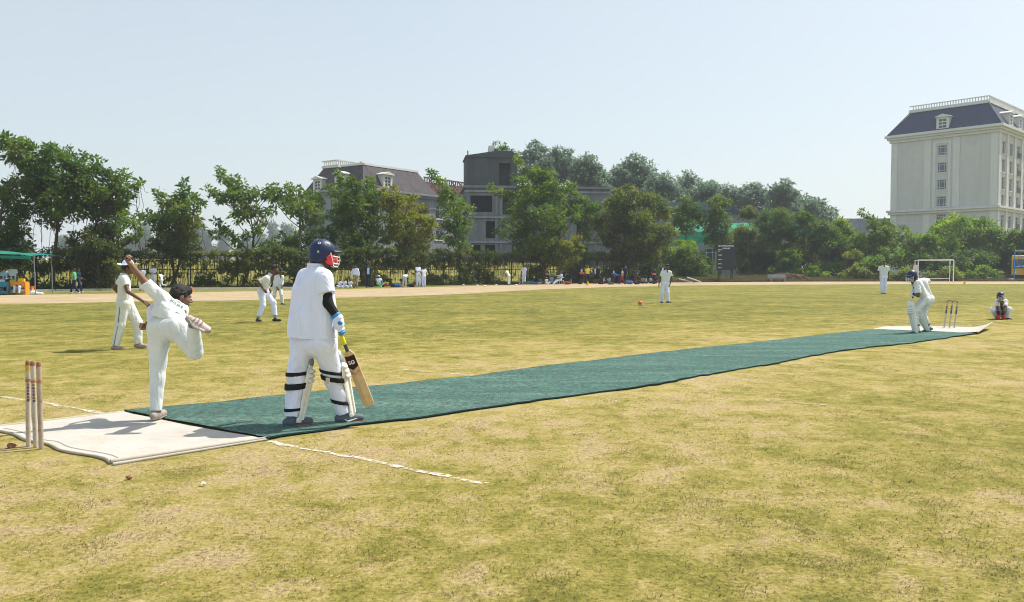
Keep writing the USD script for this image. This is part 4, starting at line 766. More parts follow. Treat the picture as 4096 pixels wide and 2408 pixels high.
for k, (lab, base, Y, cs, lf) in enumerate(HD): tree('hillside_tree', lab, 'D', base, Y, fuller(cs, k + 9), lf, 80 + k, r0=.2, L=.42, depth=.7)
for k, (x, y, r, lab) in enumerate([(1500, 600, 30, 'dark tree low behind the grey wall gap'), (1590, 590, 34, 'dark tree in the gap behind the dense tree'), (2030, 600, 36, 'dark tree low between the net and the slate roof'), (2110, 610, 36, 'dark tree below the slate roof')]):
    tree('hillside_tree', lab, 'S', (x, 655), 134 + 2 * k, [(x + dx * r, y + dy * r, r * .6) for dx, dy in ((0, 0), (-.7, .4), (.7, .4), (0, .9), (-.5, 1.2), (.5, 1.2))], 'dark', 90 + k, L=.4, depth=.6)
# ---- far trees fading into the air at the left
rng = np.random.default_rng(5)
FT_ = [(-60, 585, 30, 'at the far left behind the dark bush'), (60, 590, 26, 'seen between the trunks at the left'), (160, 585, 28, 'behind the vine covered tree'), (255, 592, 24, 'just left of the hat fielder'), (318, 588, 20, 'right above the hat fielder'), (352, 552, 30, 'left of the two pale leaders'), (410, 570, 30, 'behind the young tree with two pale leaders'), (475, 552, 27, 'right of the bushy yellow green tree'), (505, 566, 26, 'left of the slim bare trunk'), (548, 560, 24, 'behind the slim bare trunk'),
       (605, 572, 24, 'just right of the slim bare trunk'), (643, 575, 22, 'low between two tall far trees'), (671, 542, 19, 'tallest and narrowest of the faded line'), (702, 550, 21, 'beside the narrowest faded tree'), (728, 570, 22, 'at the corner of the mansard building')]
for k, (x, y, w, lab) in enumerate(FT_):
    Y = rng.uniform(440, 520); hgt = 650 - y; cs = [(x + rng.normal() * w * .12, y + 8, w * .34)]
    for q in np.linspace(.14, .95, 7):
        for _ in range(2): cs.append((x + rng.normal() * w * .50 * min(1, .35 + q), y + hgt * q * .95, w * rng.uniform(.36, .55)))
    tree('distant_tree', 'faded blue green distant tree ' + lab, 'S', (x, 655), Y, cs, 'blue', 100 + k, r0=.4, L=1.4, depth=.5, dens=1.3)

# ------------------------------------------------------------------ the fence and what grows on it
IRON = simple('dark_iron', (.03, .028, .027), .7, .3, .2, 10)
def fz(x): return 2.55 + .55 * np.clip((x + 28) / 36, 0, 1)
FN = thing('boundary_fence', 'dark iron mesh fence overgrown with creeper along the far side of the field', 'fence')
xs = np.arange(-58, 18, 3.05); posts = np.stack([xs, fence_y(xs), lift(xs, fence_y(xs))], 1)
for k, q in enumerate(posts):
    h = fz(q[0]); part(FN, 'post', beam(q - (0, 0, .2), q + (0, 0, h + .12), .085, .085), IRON)
    if k % 6 == 3:
        for sgn in (-1, 1):
            b2 = np.array([q[0] + sgn * 1.35, fence_y(q[0] + sgn * 1.35), 0.02]); part(FN, 'brace', beam(b2, q + (sgn * .06, 0, 1.55), .06, .06), IRON)
for hh in (1.42, 2.5):
    for a, b in zip(posts[:-1], posts[1:]): part(FN, 'rail', beam(a + (0, 0, hh), b + (0, 0, hh), .05, .05), IRON)
wires = []
for a, b in zip(posts[:-1], posts[1:]):
    for t in np.linspace(0, 1, 15)[1:-1]:
        q = a + (b - a) * t; wires.append(tube([q + (0, 0, .05), q + (0, 0, 2.5)], .008, 3, cap=False))
    for z in np.arange(.25, 2.5, .3): wires.append(tube([a + (0, 0, z), b + (0, 0, z)], .007, 3, cap=False))
part(FN, 'wire_mesh', cat(wires), IRON, kind='stuff')
rng = np.random.default_rng(77); cl, vs = [], []
for x in np.arange(-58, 16.6, .42):
    y = fence_y(x); h = fz(x); g = meshkit.noise(np.array([[x * .16, 0, 0]]), 3)[0]
    cl.append((np.array([x, y + rng.normal() * .12, h - .10 + .22 * g + rng.normal() * .08]), .30 + .14 * g))
    if rng.random() < .8: cl.append((np.array([x, y + rng.normal() * .15, h - .52]), .30))
    if g > .5: cl.append((np.array([x, y, h - 1.0]), .34))
    if g > .52: cl.append((np.array([x, y, rng.uniform(.4, h)]), .45))
    if rng.random() < .5: cl.append((np.array([x, y, rng.uniform(.8, 2.0)]), .24))
    if rng.random() < .55: cl.append((np.array([x, y, rng.uniform(.15, .6)]), .28))
    for _ in range(9):
        a = np.array([x + rng.uniform(-.25, .25), y + rng.normal() * .05, h - .4]); ln = rng.uniform(.4, 2.2); n = 5; q = np.linspace(0, 1, n)[:, None]
        vs.append(tube(a + q * (rng.normal() * .15, 0, -ln) + rng.normal(size=(n, 3)) * .03, .02, 3, cap=False))
cr = thing('creeper', 'dark creeper hanging in a matted band along the top of the fence', 'creeper', kind='stuff')
part(cr, 'leaves', leaves(cl, rng, .22, 1.0, droop=.6), LEAF['olive'], kind='stuff'); part(cr, 'dry_stems', cat(vs), VINE, kind='stuff')
# bushes at the fence foot
for k, (x, y, w, h, Y, lf, lab) in enumerate([(505, 690, 26, 30, 62, 'dark', 'dark bush at the fence below the slim bare trunk'), (236, 700, 30, 40, 57, 'dark', 'dark bush at the fence left of the hat fielder'), (120, 705, 30, 24, 56, 'dark', 'low dark growth under the trees beside the canopy posts'),
        (742, 695, 30, 26, 66, 'olive', 'low growth at the fence left of the big batting player'), (1075, 688, 34, 24, 74, 'olive', 'low scrub at the fence right of the two standing players'), (1170, 680, 44, 40, 76.5, 'olive', 'creeper bush on the fence below the slender tree'), (1215, 640, 26, 18, 78, 'fresh', 'bright creeper tuft on top of the fence before the concrete storeys'), (1320, 672, 30, 46, 82, 'olive', 'shaggy bush at the foot of the tall leafy tree'),
        (1410, 670, 40, 40, 85, 'olive', 'shaggy dark bush behind the first orange vest'), (1510, 672, 44, 44, 88, 'dark', 'dark bush behind the youths with orange vests'), (1600, 668, 44, 50, 90, 'dark', 'dark bush behind the seated crowd at the right'), (1690, 655, 50, 60, 96, 'olive', 'dark bush between the seated crowd and the scoreboard')]):
    cs = [(x + dx * w, y + dy * h * .5, min(w, h) * .42) for dx, dy in ((0, 0), (-.6, .3), (.6, .3), (-.3, -.5), (.35, -.45), (0, .6), (-.9, .7), (.9, .7))]
    tree('bush', lab, 'S', (x, y + h * .6), Y, cs, lf, 140 + k, cat_='bush', r0=.05, L=.2, depth=.5)
tree('bush', 'green bush beside the left post of the scoreboard', 'S', (1742, 692), 98.5, '1742,655,13 1728,668,13 1752,672,11 1740,682,13 1722,684,11 1736,640,10 1748,644,9', 'fresh', 158, cat_='bush', r0=.05, L=.2, depth=.5)
for k, (x, y, Y, lab) in enumerate([(508, 645, 74, 'yellow flowering shrub on the bank seen left of the slim bare trunk'), (655, 641, 82, 'small yellow flowering shrub on the bank behind the slip fielder'), (455, 648, 73, 'yellow flowering shrub on the bank right of the running boy')]):
    tree('flowering_shrub', lab, 'S', (x, y + 9), Y, [(x, y, 6), (x - 6, y + 2, 5), (x + 7, y + 2, 5), (x, y + 6, 7)], 'yellow', 160 + k, cat_='shrub', r0=.04, L=.2)
# long weeds along the right hand side
rng = np.random.default_rng(9)
protos = [blade_tile(.5, 130, .25, .75, .012, 1.1, 60 + k) for k in range(3)]
pts, rots, scl, idx = [], [], [], []
for _ in range(2300):
    x = rng.uniform(16, 66); d = rng.random() ** 1.3; far = np.interp(x, far_e[:, 0], far_e[:, 1]); y = far + .3 + d * (9 if x > 26 else 4)
    pts.append((x, y, 0)); rots.append(rng.random() * 6.28); s = rng.uniform(.5, .95) * (.6 + .9 * d) * (1.0 if x < 26 else 1.35); scl.append((s * 1.3, s * 1.3, s)); idx.append(rng.integers(3))
for _ in range(900):
    x = rng.uniform(-52, 16); y = fence_y(x) + rng.uniform(-.5, .8); pts.append((x, y, 0)); rots.append(rng.random() * 6.28); s = rng.uniform(.3, .7); scl.append((s, s, s)); idx.append(rng.integers(3))
simple('weed_blades', (.15, .155, .05), .7, .2, .35, .25, island=.4, trans=.3, tint=(.27, .23, .10))
scatter('weeds', protos, pts, rots, scl, idx, 'long rough grass and weeds along the far edge of the field', 'grass', '/World/Looks/weed_blades')
for k, (x, y, w, h, Y, lf, lab) in enumerate([(1990, 672, 34, 16, 97, 'fresh', 'sunlit green weed mound right of the bench'), (2045, 668, 36, 22, 99, 'fresh', 'tall weed mound between the bench and the right outfielder'), (2105, 672, 30, 16, 98, 'weed', 'low weed mound left of the right outfielder'), (2150, 660, 22, 26, 99, 'fresh', 'creeper mound just behind the right outfielder'), (2225, 676, 30, 16, 97, 'weed', 'weed patch at the left goal post'),
        (2330, 676, 40, 15, 99, 'weed', 'weed patch behind the goal mouth'), (2420, 672, 34, 15, 99, 'fresh', 'weed mound in front of the bus'), (1930, 660, 30, 20, 99, 'fresh', 'green weed mound behind the brush heap')]):
    w, h, y, Y = w * 1.25, h * 1.5, y - 3, Y + (2.5 if x < 2060 else -2)
    cs = [(x + dx * w, y + dy * h * .5, h * .42) for dx, dy in ((0, 0), (-.5, .2), (.5, .2), (-.25, -.4), (.3, -.3), (-.85, .6), (.85, .6), (0, .6), (.1, -.9))]
    tree('weed_mound', lab, 'S', (x, y + h * .7), Y, cs, lf, 170 + k, cat_='weeds', r0=.03, L=.22, depth=.5)
# ------------------------------------------------------------------ people: shared pieces
ZONES = {1: (1050, 900, 1.6455), 2: (350, 980, 1.851), 5: (3400, 950, 3.292), 6: (950, 1000, 3.36), 7: (2250, 1000, 4.2)}   # measuring sheets: origin and enlargement
SKIN = simple('skin', (0.125, 0.062, 0.036), 0.5, 0.35, 0.1, 20, bump=0.05, bscale=200)
SKIN2 = simple('skin_light', (0.19, 0.10, 0.06), 0.5, 0.35, 0.1, 20, bump=0.05, bscale=200)
HAIR = simple('hair', (0.009, 0.008, 0.008), 0.45, 0.4, 0.3, 80, bump=0.8, bscale=260)
WHITE = simple('white_cotton', (0.64, 0.69, 0.86), 0.85, 0.2, 0.03, 5, bump=0.25, bscale=55, sheen=0.1, fold=(6.5, 0.06))
CREAM = simple('cream_cotton', (0.60, 0.635, 0.63), 0.85, 0.2, 0.05, 5, bump=0.3, bscale=55, sheen=0.1, dirt=((0.52, 0.46, 0.36), 4.0, 0.25), fold=(6.5, 0.06))
SOILED = simple('soiled_white_cotton', (0.64, 0.69, 0.86), 0.85, 0.2, 0.03, 5, bump=0.25, bscale=55, sheen=0.1, dirt=((0.50, 0.44, 0.35), 3.4, 0.5), fold=(6.5, 0.06))
LAV = simple('lavender_cotton', (0.60, 0.60, 0.74), 0.85, 0.2, 0.04, 5, bump=0.25, bscale=70, fold=(6.5, 0.06))
BLACK = simple('black_elastic', (0.012, 0.012, 0.014), 0.75, 0.2, 0.2, 40)
NAVY = simple('navy_cloth', (0.012, 0.018, 0.05), 0.8, 0.2, 0.2, 20)
PADW = simple('pad_white', (0.72, 0.71, 0.66), 0.55, 0.35, 0.05, 8, bump=0.2, bscale=60, dirt=((0.45, 0.38, 0.28), 6, 0.4))
PADG = simple('pad_grey', (0.20, 0.24, 0.26), 0.6, 0.3, 0.1, 12)
SHOEG = simple('shoe_grey', (0.085, 0.105, 0.13), 0.6, 0.35, 0.15, 20, bump=0.2, bscale=120)
SHOEB = simple('shoe_black', (0.02, 0.02, 0.022), 0.5, 0.4, 0.2, 20)
SHOET = simple('shoe_tan', (0.30, 0.25, 0.21), 0.7, 0.3, 0.2, 20)
SHOEW = simple('shoe_white', (0.6, 0.6, 0.58), 0.6, 0.3, 0.1, 20)
SHOEGR = simple('shoe_green', (0.04, 0.13, 0.09), 0.6, 0.3, 0.1, 20)
SOLER = simple('sole_red', (0.55, 0.10, 0.07), 0.6, 0.3, 0.1, 20)
SOLEP = simple('sole_pink_white', (0.50, 0.42, 0.39), 0.7, 0.3, 0.25, 22)
SOLEGR = simple('sole_bright_green', (0.10, 0.62, 0.08), 0.5, 0.4, 0.05, 20)
SOLED = simple('sole_dark', (0.07, 0.06, 0.05), 0.8, 0.2, 0.4, 30)
SOLEW = simple('sole_white', (0.6, 0.58, 0.54), 0.7, 0.3, 0.1, 20)
EYEW = simple('eye_white', (0.6, 0.58, 0.55), 0.3, 0.5, 0.02, 5)
SOCK = simple('sock_grey', (0.28, 0.29, 0.30), 0.9, 0.2, 0.15, 30)
HELM = simple('helmet_navy', (0.008, 0.019, 0.070), 0.42, 0.45, 0.12, 30, bump=0.12, bscale=300)
STEEL = simple('grille_steel', (0.75, 0.75, 0.75), 0.4, 0.5, 0.05, 10, metallic=0.2)
REDPAD = simple('red_padding', (0.62, 0.05, 0.05), 0.6, 0.3, 0.1, 10)
BLUE = simple('bright_blue', (0.02, 0.22, 0.52), 0.5, 0.35, 0.1, 12)
TEAL = simple('teal_print', (0.02, 0.16, 0.14), 0.8, 0.2, 0.3, 30)
WPRINT = simple('white_print', (0.75, 0.75, 0.75), 0.6, 0.3, 0.02, 5)
WILLOW = simple('willow', (0.52, 0.37, 0.20), 0.5, 0.35, 0.12, 9, stretch=(14, 14, 1), dirt=((0.26, 0.17, 0.09), 7, 0.55))
YELLOW = simple('yellow_rubber', (0.62, 0.60, 0.02), 0.6, 0.3, 0.05, 20)
RUBBER = simple('dark_rubber', (0.05, 0.055, 0.06), 0.7, 0.3, 0.1, 30)
MAROON = simple('maroon_sticker', (0.06, 0.015, 0.02), 0.35, 0.4, 0.2, 30)
KHAKI = simple('khaki_cloth', (0.30, 0.25, 0.17), 0.85, 0.2, 0.08, 10)
colours = {}
def cloth(name, c):
    if name not in colours: colours[name] = simple(name, c, 0.85, 0.2, 0.06, 6, bump=0.2, bscale=40, fold=(6.5, 0.06))
    return colours[name]

def head_field():
    f = smin([ell((0, -.012, .028), (.072, .093, .088)), ell((0, .028, -.035), (.056, .060, .072))], .03)
    f = smin([f, ell((0, .066, -.088), (.022, .020, .018)), cap((-.032, .076, .020), (.032, .076, .020), .011, .011), ell((-.04, .055, -.025), (.02, .024, .018)), ell((.04, .055, -.025), (.02, .024, .018))], .016)
    f = smin([f, cap((0, .086, .012), (0, .106, -.024), .007, .013), cap((-.012, .094, -.03), (.012, .094, -.03), .009, .009), ell((0, .084, -.058), (.023, .012, .007)), ell((0, .081, -.069), (.019, .012, .007))], .006)
    f = smin([minus(minus(f, ell((-.031, .094, .003), (.016, .014, .010))), ell((.031, .094, .003), (.016, .014, .010))),
              ell((-.073, -.006, -.012), (.010, .020, .031)), ell((.073, -.006, -.012), (.010, .020, .031)), cap((0, -.02, -.07), (0, -.03, -.15), .055, .055)], .008)
    f.box = (np.array([-.09, -.12, -.16]), np.array([.09, .13, .13])); return f
def hair_field(low=0.0):
    f = smin([ell((0, -.014, .032), (.080, .101, .094)), cap((-.03, .052, .088), (.035, .056, .088), .024, .024)], .03)
    f = cut(f, ((0, .083, .058 - low), (0, .72, -.70)))
    return f
HEADS = {h: snet(head_field(), h) for h in (.0058, .013)}
HAIRS = {h: ruffle(snet(hair_field(), h), .012, 42, 3, ridge=True) for h in (.0062, .014)}
EYES = [trimesh.creation.icosphere(2, .0105) for _ in range(2)]
for e_, x_ in zip(EYES, (-.031, .031)): e_.apply_translation((x_, .079, .003))
def hand_field(curl):
    fs = [cap((0, 0, -.02), (0, 0, .02), .024, .026)]
    for k, (x, L) in enumerate(((-.028, .072), (-.0095, .082), (.0095, .078), (.027, .062))):
        kn = np.array([x, 0, .082 - .004 * (k == 3)]); fs.append(cap((x * .55, 0, .01), kn, .017, .0105))
        p, a = kn, 0.0
        for q, seg in enumerate((.45, .32, .23)):
            a += curl * (0.9, 1.1, .8)[q]
            e = p + L * seg * np.array([x * .4 * (q == 0) / .03 * .2, math.sin(a), math.cos(a)]); fs.append(cap(p, e, .0098 - .0008 * q, .0090 - .0008 * q)); p = e
    t0, t1 = np.array([-.024, .008, .022]), np.array([-.052, .024, .055]); t2 = np.array([-.050, .036 + .02 * curl, .085 - .02 * curl])
    fs += [cap(t0, t1, .016, .0115), cap(t1, t2, .0115, .009)]
    return smin(fs, .005)
HANDS = {(c, h): snet(hand_field(c), h) for c in (.35, 1.35) for h in (.0042, .011)}
def placed(m, R, t, s=1.0, mirror=False):
    m = m.copy(); v = np.array(m.vertices) * s
    if mirror: v = v * (-1, 1, 1)
    m.vertices = v @ R.T + t
    if mirror: m.invert()
    return m

class Fig:
    """One person. Joints are read off the measuring sheet and stand at their own depth (dy, metres behind the feet)."""
    def __init__(s, zone, base, label, sc=1.0, h=.012, group=None, face=(0, -1, 0), ground=None):
        s.zone = ZONES[zone] if zone else None
        s.o = G(*s.px(*base)) if zone else np.asarray(ground, float)
        s.sc, s.h, s.J, s.fine = sc, h, {}, h < .014
        s.face = np.asarray(face, float) / np.linalg.norm(face)
        s.path = thing('person', label, 'person', s.o, group=group)
    def px(s, x, y): return s.zone[0] + x / s.zone[2], s.zone[1] + y / s.zone[2]
    def j(s, x, y, dy=0.0): return P(*s.px(x, y), s.o[1] + dy) - s.o
    def joints(s, **kw):
        for k, v in kw.items(): s.J[k] = s.j(*v) if s.zone else np.asarray(v, float)
        return s
    def add(s, name, f, m, amp=0, freq=14, seed=0, h=None, **kw):
        mesh = f if isinstance(f, trimesh.Trimesh) else snet(f, h or s.h)
        if amp: mesh = ruffle(mesh, amp, freq, seed, kw.pop('squeeze', (1, 1, .6)))
        return part(kw.pop('parent', s.path), name, mesh, m, smooth=kw.pop('smooth', True), **kw)
    def body(s, skin=SKIN, fat=1.0, curl=(.35, .35), hands=(True, True), palms=None, handdir=None):
        J, q = s.J, s.sc; ev = lambda a, b, t: J[a] + (J[b] - J[a]) * t
        mid = (J['hipL'] + J['hipR']) / 2; fs = []
        for d in 'LR':
            fs += [cap(ev('sh' + d, 'neck', .12), J['hip' + d], .065 * q, .075 * q)]
        trunk = smin(fs + [cap(J['neck'] - (0, 0, .08 * q), mid, .08 * q, .08 * q)], .05 * q)
        up = s.face * 0 + (J['head'] - J['neck']); nk = smin([trunk, cap(J['neck'], J['neck'] + up * .75, .055 * q, .05 * q)], .03 * q)
        limbs = []
        for d in 'LR':
            limbs.append(smin([cap(J['sh' + d], J['el' + d], .048 * q, .037 * q), cap(J['el' + d], J['wr' + d], .039 * q, .025 * q)], .012))
            limbs.append(smin([cap(J['hip' + d], J['kn' + d], .068 * q, .05 * q), cap(J['kn' + d], J['an' + d], .05 * q, .032 * q), cap(J['an' + d], J['an' + d] + s.feet[d][0] * .06 * q - s.feet[d][1] * .03 * q, .03 * q, .026 * q)], .02))
        f = smin([nk] + limbs, .012)
        ms = [snet(f, s.h)]
        hh = .0058 if s.fine else .013
        R = orient(s.face, getattr(s, 'headup', (0, 0, 1)))
        ms.append(placed(HEADS[hh], R, J['head'], q * 1.02))
        for k, d in enumerate('LR'):
            if not hands[k]: continue
            dr = (handdir or {}).get(d); dr = J['wr' + d] - J['el' + d] if dr is None else np.asarray(dr, float)
            dr = dr / np.linalg.norm(dr)
            pn = np.asarray((palms or {}).get(d, mid - J['wr' + d] + s.face * .05), float); pn = pn - dr * (pn @ dr); pn /= np.linalg.norm(pn)
            x = np.cross(pn, dr); Rm = np.stack([x, pn, dr], 1)
            ms.append(placed(HANDS[(curl[k], .0042 if s.fine else .011)], Rm, J['wr' + d] + dr * .012, q * .95, mirror=d == 'L'))
        p = s.add('body', cat(ms), skin)
        s.R = R; return p
    def hair(s, low=0.0, m=HAIR):
        s.add('hair', placed(HAIRS[.0062 if s.fine else .014], s.R, s.J['head'], s.sc * 1.03), m)
    def eyes(s): [s.add('eye', placed(e, s.R, s.J['head'], s.sc * 1.02), EYEW) for e in EYES]
    def shoes(s, m=SHOEG, sole=SOLEW, L=.25):
        q = s.sc
        for d in 'LR':
            fw, up = s.feet[d]; fw, up = np.asarray(fw, float), np.asarray(up, float); fw = fw / np.linalg.norm(fw); up = up - fw * (fw @ up); up /= np.linalg.norm(up)
            a = s.J['an' + d]; heel = a - fw * .055 * q - up * .045 * q; toe = heel + fw * (L - .075) * q - up * .006 * q
            side = np.cross(fw, up); base = heel - up * .038 * q
            f = smin([cap(heel, heel + fw * .10 * q, .036 * q, .040 * q), cap(heel + fw * .09 * q, toe, .042 * q, .036 * q), cap(a + up * .01, heel + fw * .05 * q, .042 * q, .040 * q)], .025 * q)
            f = cut(f, (base, -up), (a + up * .035 * q, up))
            p = s.add('shoe', f, m, h=.008 if s.fine else .016)
            sl = cut(grow(smin([cap(heel, heel + fw * .10 * q, .036 * q, .040 * q), cap(heel + fw * .09 * q, toe, .042 * q, .036 * q)], .025 * q), .004), (base - up * .010, -up), (base + up * .012, up))
            if s.fine: s.add('sole', sl, sole, h=.007, parent=p)
            if s.fine:
                la = [tube([heel + fw * (.085 + .022 * i) * q + up * (.052 - .007 * i) * q + side * .024 * q, heel + fw * (.09 + .022 * i) * q + up * (.058 - .009 * i) * q, heel + fw * (.085 + .022 * i) * q + up * (.052 - .007 * i) * q - side * .024 * q], .0035, 5) for i in range(4)]
                s.add('laces', cat(la), WPRINT, parent=p, smooth=False)
    def trousers(s, m=WHITE, r=(.105, .083, .066), waist=None, amp=.012, top_r=.115, length=1.0, freq=13, k=.045, seed=1, pelvis=None, kleg=.03):
        J, q = s.J, s.sc; fs = []; mid = (J['hipL'] + J['hipR']) / 2
        spine = J['neck'] - mid; spine = spine / np.linalg.norm(spine)
        s.legs = {}
        for d in 'LR':
            e = J['kn' + d] + (J['an' + d] - J['kn' + d]) * length
            leg = smin([cap(J['hip' + d], J['kn' + d], r[0] * q, r[1] * q), cap(J['kn' + d], e, r[1] * q, r[2] * q)], kleg)
            ax = J['an' + d] - J['kn' + d]
            s.legs[d] = leg; fs.append(cut(leg, (e, ax)))
        f = smin([cap(J['hipL'], J['hipR'], top_r * q, top_r * q), cap(mid, mid + spine * .12 * q, top_r * q, top_r * .95 * q)], .04)
        if pelvis is not None: f = smin([f, pelvis], .03)
        w = mid + spine * .13 * q if waist is None else waist
        f = smin([cut(f, (w, spine))] + fs, k); s.tf = f
        return s.add('trousers', f, m, amp * q, freq, seed, squeeze=(1, 1, .55))
    def shorts(s, m):
        return s.trousers(m, length=.02, amp=.006)
    def shirt(s, m=WHITE, chest=.105, belly=.115, sleeve=(.6, .6), hem=.02, amp=.012, collar=True, sr=(.072, .066), extra=(), freq=11, seed=4, name='shirt', k=.055, hemn=None, longcuff=.052, vneck=False):
        J, q = s.J, s.sc; mid = (J['hipL'] + J['hipR']) / 2
        spine = J['neck'] - mid; spine = spine / np.linalg.norm(spine); fs = []
        for d in 'LR':
            ins = (J['neck'] - J['sh' + d]) * .28
            fs.append(cap(J['sh' + d] + ins - spine * .10 * q, J['hip' + d] + spine * .02, chest * q, belly * q))
            fs.append(cap(J['sh' + d], J['neck'] - spine * .035 * q, .068 * q, .062 * q))
        fs.append(cap(J['neck'] - spine * .16 * q, mid + spine * .05, chest * 1.0 * q, belly * q))
        f = smin(fs + list(extra), k)
        w = mid - spine * hem * q if hem is not None else mid
        f = cut(f, (w, -spine if hemn is None else np.asarray(hemn, float)), (J['neck'] + spine * .015 * q, spine))
        if vneck:
            vn = s.face - spine * (s.face @ spine); vn /= np.linalg.norm(vn)
            f = minus(f, cap(J['neck'] + vn * .085 * q, J['neck'] - spine * .14 * q + vn * .135 * q, .052 * q, .022 * q))
        sl = []
        for kk, d in enumerate('LR'):
            t = sleeve[kk]; u = J['el' + d] - J['sh' + d]
            if t <= 1:
                e = J['sh' + d] + u * t; sl.append(cut(cap(J['sh' + d], e, sr[0] * q, sr[1] * q), (e, u)))
            else:
                v = J['wr' + d] - J['el' + d]; e = J['el' + d] + v * (t - 1)
                g = smin([cap(J['sh' + d], J['el' + d], sr[0] * q, sr[1] * .92 * q), cap(J['el' + d], e, sr[1] * .92 * q, longcuff * q)], .02); sl.append(cut(g, (e, v)))
        f = smin([f] + sl, .035 * q); s.sf = f
        p = s.add(name, f, m, amp * q, freq, seed, squeeze=(1, 1, .7))
        if collar:
            c = J['neck'] + spine * .012 * q; ft = s.face - spine * (s.face @ spine); ft /= max(np.linalg.norm(ft), 1e-6); sd = np.cross(ft, spine); sd /= np.linalg.norm(sd)
            a = np.linspace(-2.75, 2.75, 22)
            ring = np.array([c - ft * math.cos(t) * .066 * q + sd * math.sin(t) * .064 * q - spine * (.012 + .05 * max(0, -math.cos(t)) ** 2) * q for t in a])
            s.add('collar', tube(ring, .016 * q, 8), m, parent=p)
        return p
    def helmet(s, m=HELM, grille=True, up=.0, peak_m=None, detail=False):
        q = s.sc; R, c = s.R, s.J['head']; place = lambda mm: placed(mm, R, c, q)
        dome = ell((0, -.012, .040), (.100, .122, .106))
        f = cut(smin([dome, ell((0, -.04, -.03), (.094, .095, .075))], .03), ((0, 0, -.048), (0, .36, -.93)))
        f = minus(f, cap((0, .16, -.075), (0, .05, -.07), .085, .078))
        p = s.add('helmet', place(snet(f, .006 if s.fine else .010)), m)
        pk = cut(ell((0, .075, .028), (.092, .105, .022)), ((0, .07, .02), (0, -1, -.1)))
        s.add('peak', place(snet(pk, .005 if s.fine else .009)), peak_m or m, parent=p)
        if grille:
            b = []
            for z, o in ((-.010, .0), (-.042, .004), (-.074, .002), (-.100, -.012)):
                a = np.linspace(-1.25, 1.25, 15); b.append(tube(np.stack([.102 * np.sin(a), .035 + (.112 + o) * np.cos(a), np.full(15, z) - .012 * np.cos(a)], 1), .0048, 6))
            for x in (-1, 1):
                b.append(tube([(.096 * x, .045, .02), (.098 * x, .06, -.04), (.088 * x, .075, -.10)], .0048, 6)); b.append(tube([(.04 * x, .142, -.005), (.042 * x, .148, -.05), (.036 * x, .13, -.108)], .0044, 6))
            s.add('face_grille', place(cat(b)), STEEL, parent=p)
        s.add('chin_strap', place(cat([tube([(.092 * x, .0, -.035), (.08 * x, .03, -.085), (.02 * x, .065, -.122)], .006, 5) for x in (-1, 1)])), BLACK, parent=p)
        if detail:
            for x in (-1, 1):
                for a in (-.55, .45):
                    d = np.array([.72 * x, math.sin(a) * .7, .62]); d /= np.linalg.norm(d); q0 = np.array([0, -.012, .04]) + d * np.array([.100, .122, .106]) / np.linalg.norm(d) * 1.0
                    t = np.cross(d, (0, 0, 1.)); t /= np.linalg.norm(t); v = np.cross(d, t); w = np.linspace(0, 2 * np.pi, 13)
                    s.add('vent_ring', place(tube(np.array([q0 + d * .001 + (t * math.cos(k) + v * math.sin(k)) * .011 for k in w]), .003, 5, cap=False)), STEEL, parent=p)
                    dk = trimesh.creation.cylinder(.010, .004, 12); dk.apply_transform(frame_to((0, 0, 0), d)); dk.vertices = np.array(dk.vertices) + q0; s.add('vent_hole', place(dk), BLACK, parent=p, smooth=False)
            for x in (-1, 1):
                f = both(ell((.078 * x, .055, -.045), (.022, .060, .052)), ell((.078 * x, .055, -.045), (.05, .06, .05)))
                s.add('cheek_pad', place(snet(f, .006)), REDPAD, parent=p)
        return p
    def pad(s, d, F, straps=True, m=PADW, roll=PADG, rise=.17, bulk=1.0):
        q = s.sc; F = np.asarray(F, float); F = F / np.linalg.norm(F); a, k = s.J['an' + d], s.J['kn' + d]; ax = k - a; ax /= np.linalg.norm(ax); sd = np.cross(F, ax); sd /= np.linalg.norm(sd); F = np.cross(ax, sd)
        lo, hi = a + F * .035 * q - ax * .02, k + F * .045 * q + ax * rise * q
        shell = smin([cap(lo, k + F * .05 * q, .066 * q, .088 * q), cap(k + F * .05 * q, hi, .088 * q, .082 * q)], .03)
        shell = cut(shell, (k + F * .028 * q, -F), (lo - ax * .03 * q, -ax))
        ms = [snet(minus(shell, s.tf, .002), .008 if s.fine else .012)]
        p = s.add('leg_pad', cat(ms), m)
        cn = []
        for i in (-1.5, -.5, .5, 1.5):
            off = sd * .034 * i * q; dp = F * math.sqrt(max(.088 ** 2 - (.034 * i) ** 2, 0)) * q
            cn.append(tube([lo + off * .8 + dp * .74, k - ax * .07 * q + F * .05 * q + off + dp * .98], .013 * q, 8))
        s.add('cane', cat(cn), m, parent=p)
        for i in range(3):
            c = k + F * .05 * q + ax * (.045 * i - .045) * q; w = np.linspace(-1.2, 1.2, 11)
            s.add('knee_roll', tube(np.array([c + (F * math.cos(t) + sd * math.sin(t)) * .094 * q for t in w]), .020 * q, 8), m, parent=p)
        s.add('top_flap', snet(cut(cap(k + F * .055 * q + ax * .12 * q, hi + ax * .01, .085 * q, .078 * q), (k + F * .07 * q, -F)), .010), roll, parent=p)
        return p
    def band(s, name, leg, c, n, w, m, g=.006, **kw):
        n = np.asarray(n, float) / np.linalg.norm(n); sl = cut(grow(leg, g), (c + n * w / 2, n), (c - n * w / 2, -n))
        sl.box = (c - .16, c + .16)
        return s.add(name, sl, m, h=.007, **kw)
